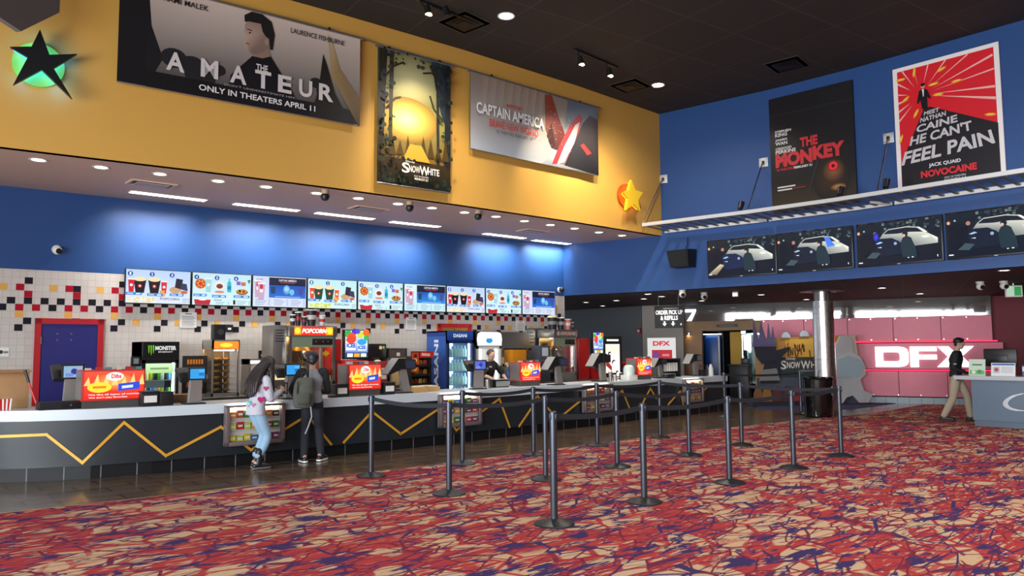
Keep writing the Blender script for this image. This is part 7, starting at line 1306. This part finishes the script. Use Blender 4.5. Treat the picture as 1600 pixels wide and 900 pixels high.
def figure(lab, loc, rz, H, P, skin, shirt, trouser, shoe, sleeve=None, female=False, sleeve_len=1.0):
    """P: pose in metres, person facing +y, x to the person's right: pelvis, chest, neck, head, look, sh, handL/R, elbow hints, feet"""
    t = thing('person', lab, 'person', loc, rz); hd = H / 7.4; pe, ch, nk, he = [V3(P[k]) for k in ('pelvis', 'chest', 'neck', 'head')]
    wS = (.155 if female else .18) * H / 1.7; wH = .075 * H / 1.7
    sh = {a: ch + V3(P.get('shl' if a < 0 else 'shr', (a * wS, 0, .12))) for a in (-1, 1)}; hp = {a: pe + V3((a * wH, P.get('hiptwist', 0) * a, -.03)) for a in (-1, 1)}
    UA, FA, TH, SHN = .172 * H, .152 * H, .245 * H, .245 * H
    hn = {-1: V3(P['handl']), 1: V3(P['handr'])}; ft = {-1: V3(P['footl']), 1: V3(P['footr'])}
    el = {a: limb_mid(sh[a], hn[a], UA, FA, P.get('elb' + 'lr'[a > 0], (a * .6, -.8, -.3))) for a in (-1, 1)}; kn = {a: limb_mid(hp[a], ft[a], TH, SHN, P.get('kneedir', (0, 1, 0))) for a in (-1, 1)}
    k = H / 1.7; body = MB(); torso(body, [(pe.x, pe.y, pe.z - .08 * k, .12 * k, .095 * k), (pe.x, pe.y, pe.z + .04 * k, .13 * k, .095 * k), (*((pe + ch) / 2), .11 * k, .085 * k), (*ch, .14 * k, .1 * k), (*(ch + (nk - ch) * .7), .09 * k, .07 * k)])
    chain(body, [(*(ch + (nk - ch) * .5), .07 * k), (*nk, .054 * k), (*(nk + (he - nk) * .6), .052 * k)])
    look = V3(P.get('look', (0, 1, 0))); s_, f_, u_ = head(body, hd, he, look, P.get('headup', (0, 0, 1)))
    for a in (-1, 1):
        chain(body, [(*sh[a], .05 * k), (*((sh[a] + el[a]) / 2), .043 * k), (*el[a], .037 * k), (*((el[a] * .6 + hn[a] * .4)), .036 * k), (*hn[a], .024 * k)]); hdr = V3(P.get('hd' + 'lr'[a > 0], tuple(hn[a] - el[a]))); hand(body, hn[a], hdr, P.get('hn' + 'lr'[a > 0], (-a, 0, -.2)), hd / .235, P.get('curl', .5), a)
        chain(body, [(*hp[a], .085 * k), (*((hp[a] + kn[a]) / 2), .07 * k), (*kn[a], .053 * k), (*(kn[a] * .6 + ft[a] * .4), .053 * k), (*ft[a], .036 * k)]); fd = V3(P.get('toe' + 'lr'[a > 0], (a * .2, 1, 0))).normalized(); chain(body, [(*(ft[a] - fd * .03), .035 * k), (*(ft[a] + fd * .1 * k - V3((0, 0, ft[a].z - .04))), .03 * k)])
    fuse(body, 'body', t, mat('skin_' + skin[1:], skin, .5, spec=.3), .0075, 3)
    # clothes
    st = MB(); g = 1.16; fl = P.get('flare', 1.0)
    torso(st, [(pe.x, pe.y, pe.z - (.10 * k if fl > 1 else .03 * k), .158 * k * fl, .12 * k * fl), (pe.x, pe.y, pe.z + .06 * k, .15 * k * fl, .112 * k * fl), (*((pe + ch) / 2), .125 * k * fl, .1 * k * fl), (*ch, .168 * k, .132 * k), (*(ch + (nk - ch) * .45), .14 * k, .112 * k), (*(ch + (nk - ch) * .75), .095 * k, .088 * k), (*(ch + (nk - ch) * .92), .07 * k, .072 * k)])
    arms = MB() if sleeve else st
    for a in (-1, 1):
        e = el[a] + (hn[a] - el[a]) * (.92 if sleeve_len >= 1 else .02); chain(arms, [(*(sh[a] - V3((a * .045 * k, 0, .005))), .07 * k), (*sh[a], .066 * k), (*((sh[a] + el[a]) / 2), .057 * k * fl), (*el[a], .05 * k * fl)] + ([(*((el[a] + e) / 2), .046 * k * fl), (*e, .036 * k * fl)] if sleeve_len >= 1 else [(*e, .05 * k)]))
    fuse(st, 'shirt', t, shirt, .010, 4)
    if sleeve: fuse(arms, 'sleeves', t, sleeve, .010, 3)
    pn = MB(); torso(pn, [(pe.x, pe.y, pe.z - .1 * k, .135 * k, .112 * k), (pe.x, pe.y, pe.z + .03 * k, .138 * k, .11 * k), (pe.x, pe.y, pe.z + .07 * k, .132 * k, .104 * k)]); kt = P.get('legw', 1.0)
    for a in (-1, 1): chain(pn, [(*hp[a], .09 * k), (*((hp[a] + kn[a]) / 2), .085 * k * kt), (*kn[a], .066 * k * kt), (*(kn[a] * .55 + ft[a] * .45), .066 * k * kt), (*(ft[a] + V3((0, 0, P.get('hem', .02)))), .055 * k * kt)])
    fuse(pn, 'trousers', t, trouser, .010, 3)
    for a in (-1, 1):
        fd = V3(P.get('toe' + 'lr'[a > 0], (a * .2, 1, 0))).normalized(); q = Vector((ft[a].x, ft[a].y, 0)); lift = ft[a].z - .085 * k; m = MB(); z = lift
        chain(m, [(*(q - fd * .045 * k + V3((0, 0, z + .045))), .042 * k), (*(q + fd * .06 * k + V3((0, 0, z + .045))), .043 * k), (*(q + fd * .16 * k + V3((0, 0, z + .036))), .034 * k)])
        if P.get('boot'): chain(m, [(*(q + V3((0, 0, z + .06))), .05 * k), (*(q + V3((0, .01, z + .13))), .054 * k), (*(q + V3((0, .015, z + .23))), .058 * k)])
        for v in m.bm.verts: v.co.z = max(v.co.z, z + .004)
        o = fuse(m, 'shoe', t, shoe, .008, 2); sl = MB(mat('sole_' + P.get('sole', '#e2e0dc')[1:], P.get('sole', '#e2e0dc'), .6)); sd = Vector((fd.y, -fd.x, 0)); pts = [q - fd * .09 * k, q - fd * .07 * k + sd * .038 * k, q + fd * .1 * k + sd * .046 * k, q + fd * .19 * k + sd * .02 * k, q + fd * .19 * k - sd * .02 * k, q + fd * .1 * k - sd * .046 * k, q - fd * .07 * k - sd * .038 * k]; sl.zprism([(p.x, p.y) for p in pts], z, z + .024); sl.build('sole', o)
    return t, dict(hd=hd, he=he, s=s_, f=f_, u=u_, sh=sh, el=el, hn=hn, pe=pe, ch=ch, k=k, nk=nk, kn=kn, ft=ft)
# girl in a pale heart sweater
knit = mat('pale_grey_knit', '#b9bcc6', .85, bump=.4, vscale=40); jeans = mat('light_blue_denim', '#8fb0c9', .8, var=.1, vscale=12); boot = mat('black_boot', '#1c1a1a', .45)
gp = onZ(404, 727); gy = cfy(gp.x) - .36; gl = (onY(401, 730, gy).x, gy, 0)
t, g = figure('person with long dark hair, pale sweater with hearts and light jeans leaning at the counter', gl, math.radians(-82), 1.56,
    dict(pelvis=(0, -.03, .83), chest=(0, .045, 1.13), neck=(0, .09, 1.31), head=(.0, .15, 1.425), look=(.05, .75, -.65), headup=(0, .55, .85), shl=(-.14, 0, .085), shr=(.14, 0, .085), handl=(-.05, .33, 1.05), handr=(.09, .30, 1.05), elbl=(-.5, -.8, -.6), elbr=(.35, -1, -.5), footl=(-.075, .03, .085), footr=(.085, -.03, .085), toel=(-.1, 1, 0), toer=(.2, 1, 0), flare=1.12, boot=True, legw=.98, hem=.1, sole='#6a6764', curl=.7, hnl=(1, 0, -.1), hnr=(-1, 0, -.1)), '#c39a86', knit, jeans, boot, female=True)
hm = MB(); c, s, f, u, H = g['he'], g['s'], g['f'], g['u'], g['hd']
def HE(m, x, y, z, r, sx=1, sy=1, sz=1):
    q = MB(); q.ball(0, 0, 0, r, sx, sy, sz, 16, 10); M = Matrix((s, f, u)).transposed().to_4x4(); M.translation = c + s * x * H + f * y * H + u * z * H; m._add(q.bm, M)
HE(hm, 0, -.08, .15, .44 * H, .95, 1.0, .98); rr = random.Random(1)
for i in range(26):
    a = math.radians(95 + 350 * i / 26 - 90); 
    p = c + s * (.36 * H * math.cos(a)) + f * (-.1 * H + .3 * H * math.sin(a) * (.8 if math.sin(a) > 0 else 1.1)) + u * .12 * H
    if math.sin(a) > .86: continue
    d = Vector((p.x - c.x, p.y - c.y, 0)); e = p + d * .25 + Vector((0, -.02 - .02 * rr.random(), -.36 - .1 * rr.random())); md = (p + e) / 2 + d * .35
    chain(hm, [(*p, .03), (*md, .034), (*e, .012)], 8)
for x0, x1, z1 in ((-.10, -.13, 1.06), (-.06, -.08, 1.0), (-.02, -.03, .98), (.02, .02, .99), (.06, .07, 1.0), (.10, .12, 1.04)):
    chain(hm, [(x0 * .8, .10, 1.44, .045), (x0, .0, 1.33, .045), (x1, -.085, 1.18, .036), (x1 * 1.1, -.115, z1, .014)], 8)
for a in (-1, 1): chain(hm, [(a * .08, .14, 1.44, .04), (a * .13, .12, 1.33, .038), (a * .16, .12, 1.2, .03), (a * .13, .17, 1.06, .012)], 8)
fuse(hm, 'hair', t, mat('dark_brown_hair', '#231a1a', .5, bump=.6, vscale=30), .009, 1)
def heart(cx, cz, r): return [(cx + r * math.sin(a) ** 3, cz + r * (.8125 * math.cos(a) - .3125 * math.cos(2 * a) - .125 * math.cos(3 * a) - .0625 * math.cos(4 * a))) for a in [2 * math.pi * i / 24 for i in range(24)]]
# hearts laid on the knit: found by casting on the sweater's surface
swe = [o for o in COL.objects if o.parent == t and o.name.startswith('shirt')][0]
from mathutils.bvhtree import BVHTree
bt = BVHTree.FromPolygons([v.co.copy() for v in swe.data.vertices], [tuple(p.vertices) for p in swe.data.polygons])
Rt = Matrix.Rotation(-math.radians(-82), 3, 'Z'); vdir = Rt @ (-Vector((_f.x, _f.y, 0)));
for i, (dx, dz, r, col) in enumerate(((-.05, 1.04, .045, '#a83a78'), (.07, .95, .05, '#b02a6a'), (-.12, 1.13, .04, '#b04a80'), (-.10, .90, .05, '#4aa89a'), (.03, 1.17, .045, '#a83a6a'), (.13, 1.1, .04, '#9a3a60'), (-.02, .88, .035, '#b06a9a'))):
    rv = Rt @ Vector((_r.x, _r.y, 0)); m = MB(mat('heart_' + col[1:], col, .85)); top = []
    for (hx, hz) in heart(0, 0, r):
        o_ = Vector((0, .02, 0)) + rv * (dx + hx) + Vector((0, 0, dz + hz)) + vdir * 1.0; hit = bt.ray_cast(o_, -vdir); top.append(hit[0] + vdir * .006 if hit[0] else None)
    if any(q is None for q in top): m.bm.free(); continue
    m.hull([[q - vdir * .008 for q in top], top]); m.build('heart_patch', t)
ph = thing('wallet', 'dark patterned wallet held by the long haired person', 'wallet', Vector(gl) + Matrix.Rotation(math.radians(-82), 3, 'Z') @ Vector((.03, .41, 1.02)), math.radians(-82)); MB(mat('dark_wallet', '#2a2422', .5)).box(-.05, .05, -.012, .012, -.02, .15, .006).build('cover', ph); MB(mat('wallet_print', '#b5a49a', .5)).box(.02, .045, -.014, .014, .0, .13, .004).build('patterned_edge', ph)
# man in grey and black raglan with a backpack
mp = onZ(484, 718); my = cfy(mp.x) - .30; ml = (onY(487, 718, my).x, my, 0); mr = math.radians(-25)
grey = mat('heather_grey_cotton', '#85868d', .85, var=.08, vscale=40); blk = mat('black_cotton', '#16161a', .85); pant = mat('dark_navy_trouser', '#1d1e27', .85)
t, g = figure('person in grey and black raglan shirt with an olive backpack standing at the counter', ml, mr, 1.62,
    dict(pelvis=(0, 0, .88), chest=(.0, .03, 1.18), neck=(.0, .05, 1.36), head=(0, .085, 1.485), look=(.1, 1, -.25), handl=(-.27, .26, .955), handr=(.14, .30, .99), elbl=(-.5, -1, -.3), elbr=(.45, -1, -.3), footl=(-.11, -.02, .09), footr=(.13, .07, .09), toel=(-.35, 1, 0), toer=(.6, 1, 0), sole='#e4e2de', legw=1.0, hnl=(0, 0, -1), hnr=(0, 0, -1), hdl=(-.1, 1, -.15), hdr=(-.2, 1, -.1), curl=.2), '#b08a72', grey, pant, mat('black_sneaker', '#1a1a1c', .5), blk)
hm = MB(); c, s, f, u, H = g['he'], g['s'], g['f'], g['u'], g['hd']; HE(hm, 0, -.09, .15, .43 * H, .95, 1.0, 1.0); HE(hm, 0, -.28, -.12, .28 * H, 1.05, .7, 1.0); HE(hm, 0, -.3, -.3, .16 * H, 1.1, .7, .9); fuse(hm, 'hair', t, mat('black_hair', '#15131a', .5, bump=.5, vscale=30), .009, 1)
bp = thing('backpack', 'olive grey roll top backpack hanging from the shoulder of the person in grey and black', 'backpack', Vector(ml) + Matrix.Rotation(mr, 3, 'Z') @ Vector((-.13, -.245, .80)), mr)
ol = mat('olive_canvas', '#4e5147', .85, var=.15, vscale=25); m = MB(); torso(m, [(0, 0, .0, .11, .07), (0, 0, .04, .145, .10), (0, -.01, .2, .15, .105), (0, 0, .32, .135, .085), (.01, .02, .39, .12, .05), (.02, .04, .43, .10, .03)]); fuse(m, 'bag_body', bp, ol, .012, 3)
m = MB(); torso(m, [(0, -.10, .05, .08, .03), (0, -.115, .09, .095, .04), (0, -.115, .18, .095, .04), (0, -.1, .22, .085, .03)]); fuse(m, 'front_pocket', bp, mat('olive_canvas_dark', '#454840', .85), .010, 3)
m = MB(mat('black_strap', '#22241f', .8)); m.tube([(.05, .06, .40), (.06, .10, .5), (.05, .13, .60), (.03, .19, .645), (.0, .28, .62)], .018, 8); m.build('shoulder_strap', bp); m = MB(mat('grey_strap', '#8f949a', .5)); m.tube([(.10, -.07, .02), (.115, -.075, -.12), (.07, -.06, -.26), (.03, -.05, -.36)], .011, 6); m.build('hanging_strap', bp); m = MB(mat('black_strap', '#22241f')); m.tube([(-.08, -.08, .38), (-.09, -.11, .25), (-.08, -.1, .1)], .009, 6); m.build('side_strap', bp); m = MB(mat('black_strap', '#22241f')); m.tube([(-.04, .04, .43), (-.02, .03, .5), (.03, .04, .5), (.05, .05, .43)], .01, 6); m.build('carry_handle', bp)
# cashier behind the counter
cp_ = onY(762, 560, 12.15); cl = (cp_.x, 12.15, 0); crz = math.radians(180 + 8)
t, g = figure('person in black shirt looking down behind the counter at the till', cl, crz, 1.66,
    dict(pelvis=(0, -.02, .90), chest=(0, .03, 1.20), neck=(.0, .07, 1.38), head=(.03, .115, 1.485), look=(.15, .9, -.45), headup=(0, .3, .95), handl=(-.22, .33, .98), handr=(.17, .36, 1.0), elbl=(-1, -.4, -.4), elbr=(1, -.4, -.4), footl=(-.09, 0, .09), footr=(.09, 0, .09), sole='#222222', curl=.6, hnl=(0, 0, -1), hnr=(0, 0, -1)), '#c79f8b', blk, mat('black_trouser', '#17171b', .85), mat('black_sneaker', '#1a1a1c'), female=True, sleeve_len=0)
c, s, f, u, H = g['he'], g['s'], g['f'], g['u'], g['hd']; face(t, H, c, s, f, u, '#4a3226'); hm = MB(); HE(hm, 0, -.11, .17, .41 * H, .97, .98, .97); HE(hm, 0, -.42, .05, .15 * H); fuse(hm, 'hair', t, mat('brown_hair', '#4a3428', .5, bump=.5, vscale=30), .009, 1); m = MB(mat('white_logo', '#b9b5b0', .6)); q = g['ch'] + Vector((.08, .122, .06)); m.box(q.x - .035, q.x + .035, q.y - .004, q.y + .006, q.z - .012, q.z + .012); m.build('shirt_emblem', t)
# usher walking behind the desk end
up_ = onZ(1497, 657, .008); ul = (up_.x, up_.y, .008); urz = math.atan2(-.93, .37) - math.pi / 2
khaki = mat('khaki_twill', '#b3a48c', .85)
t, g = figure('person in black long sleeved top and khaki trousers walking beside the grey blue desk', ul, urz, 1.82,
    dict(pelvis=(0, .0, .97), chest=(0, .02, 1.31), neck=(0, .05, 1.515), head=(0, .095, 1.65), look=(.0, 1, -.08), handl=(-.20, .20, 1.03), handr=(.21, .22, 1.02), elbl=(-.3, -1, -.2), elbr=(.3, -1, -.2), footl=(-.08, .24, .095), footr=(.09, -.26, .095), toel=(-.05, 1, 0), toer=(.1, 1, 0), sole='#1a1a1a', legw=1.08), '#c09a84', mat('black_jersey', '#17171d', .8), khaki, mat('black_leather', '#151416', .35))
c, s, f, u, H = g['he'], g['s'], g['f'], g['u'], g['hd']; face(t, H, c, s, f, u, '#1c1614'); hm = MB(); HE(hm, 0, -.06, .22, .40 * H, .98, 1.08, .85); HE(hm, 0, .18, .34, .2 * H, 1.5, 1.1, .8); HE(hm, 0, -.24, .0, .25 * H, 1.2, .7, 1.0); fuse(hm, 'hair', t, mat('black_hair', '#15131a'), .009, 1)
rd = thing('belt_radio', 'small black radio clipped to the belt of the person in khaki trousers', 'radio', Vector(ul) + Matrix.Rotation(urz, 3, 'Z') @ Vector((.17, .03, .86)), urz); MB(BLACK).box(-.02, .02, -.03, .03, 0, .12, .006).build('body', rd); MB(BLACK).cyl((0, -.015, .12), (0, -.015, .2), .006, n=8).build('antenna', rd)
m = MB(mat('grey_patch', '#a9abb0', .7)); q = g['sh'][1] + (g['el'][1] - g['sh'][1]) * .7; m.box(q.x + .045, q.x + .066, q.y - .03, q.y + .03, q.z - .012, q.z + .012); m.build('sleeve_patch', t)
# ---------------------------------------------------------------- camera, light, view
cd = bpy.data.cameras.new('camera'); co = bpy.data.objects.new('camera', cd); COL.objects.link(co)
cd.sensor_width = 36; cd.lens = 36 * F_PX / 1600; cd.clip_start = .05; cd.clip_end = 200
co.matrix_world = Matrix(((RGT.x, UPV.x, -FWD.x, CAM.x), (RGT.y, UPV.y, -FWD.y, CAM.y), (RGT.z, UPV.z, -FWD.z, CAM.z), (0, 0, 0, 1)))
SC.camera = co
def area(name, loc, rot, sx, sy, power, col):
    l = bpy.data.lights.new(name, 'AREA'); l.shape = 'RECTANGLE'; l.size = sx; l.size_y = sy; l.energy = power; l.color = col
    o = bpy.data.objects.new(name, l); COL.objects.link(o); o.location = loc; o.rotation_euler = rot; return o
area('daylight_through_windows', (-6.6, .75, 2.1), (math.radians(90), 0, math.radians(-90)), 16.5, 3.6, 4000, (.90, .95, 1.0))
for P, L_ in STRIPS:
    o = area('strip_wash', (P.x, P.y, Z_SOF - .03), (math.radians(30), 0, MENU_RZ), L_, .14, 34, (1, .97, .93)); o.data.spread = math.radians(100)
def spot(name, loc, e, col, size=150, r=.12):
    l = bpy.data.lights.new(name, 'SPOT'); l.energy = e; l.color = col; l.spot_size = math.radians(size); l.spot_blend = 1.; l.shadow_soft_size = r
    o = bpy.data.objects.new(name, l); COL.objects.link(o); o.location = loc
for x, y in [tuple(onZ(791, 25, 7)[:2]), tuple(onZ(1028, 133, 7)[:2])] + [(x, y) for x in (4, 8, 12) for y in (-4, -.5, 3)]: spot('ceiling_lamp_and_fill', (x, y, Z_CEIL - .08), 350, (1, .97, .93))  # pair at the modelled downlights; the grid without fixtures is added to brighten the carpet
for x, y in low: P = onZ(x, y, Z_LOW - .06); spot('passage_lamp', P, 42, (1, .93, .85), 140, .06)
for x, y in dl[::2]: P = onZ(x, y, Z_SOF - .06); spot('counter_lamp', P, 45, (1, .93, .84), 130, .07)
w = bpy.data.worlds.new('sky'); SC.world = w; w.use_nodes = True
bg = w.node_tree.nodes['Background']; bg.inputs[0].default_value = (.72, .84, 1, 1); bg.inputs[1].default_value = 1.0
vs = SC.view_settings; vs.view_transform = 'Standard'; vs.look = 'None'; vs.exposure = .12; vs.gamma = 1; vs.use_curve_mapping = False
SC.display_settings.display_device = 'sRGB'
cy = SC.cycles; cy.use_denoising = True; cy.max_bounces = 8; cy.diffuse_bounces = 4; cy.glossy_bounces = 4; cy.transparent_max_bounces = 16; cy.sample_clamp_indirect = 6; cy.caustics_reflective = False; cy.caustics_refractive = False
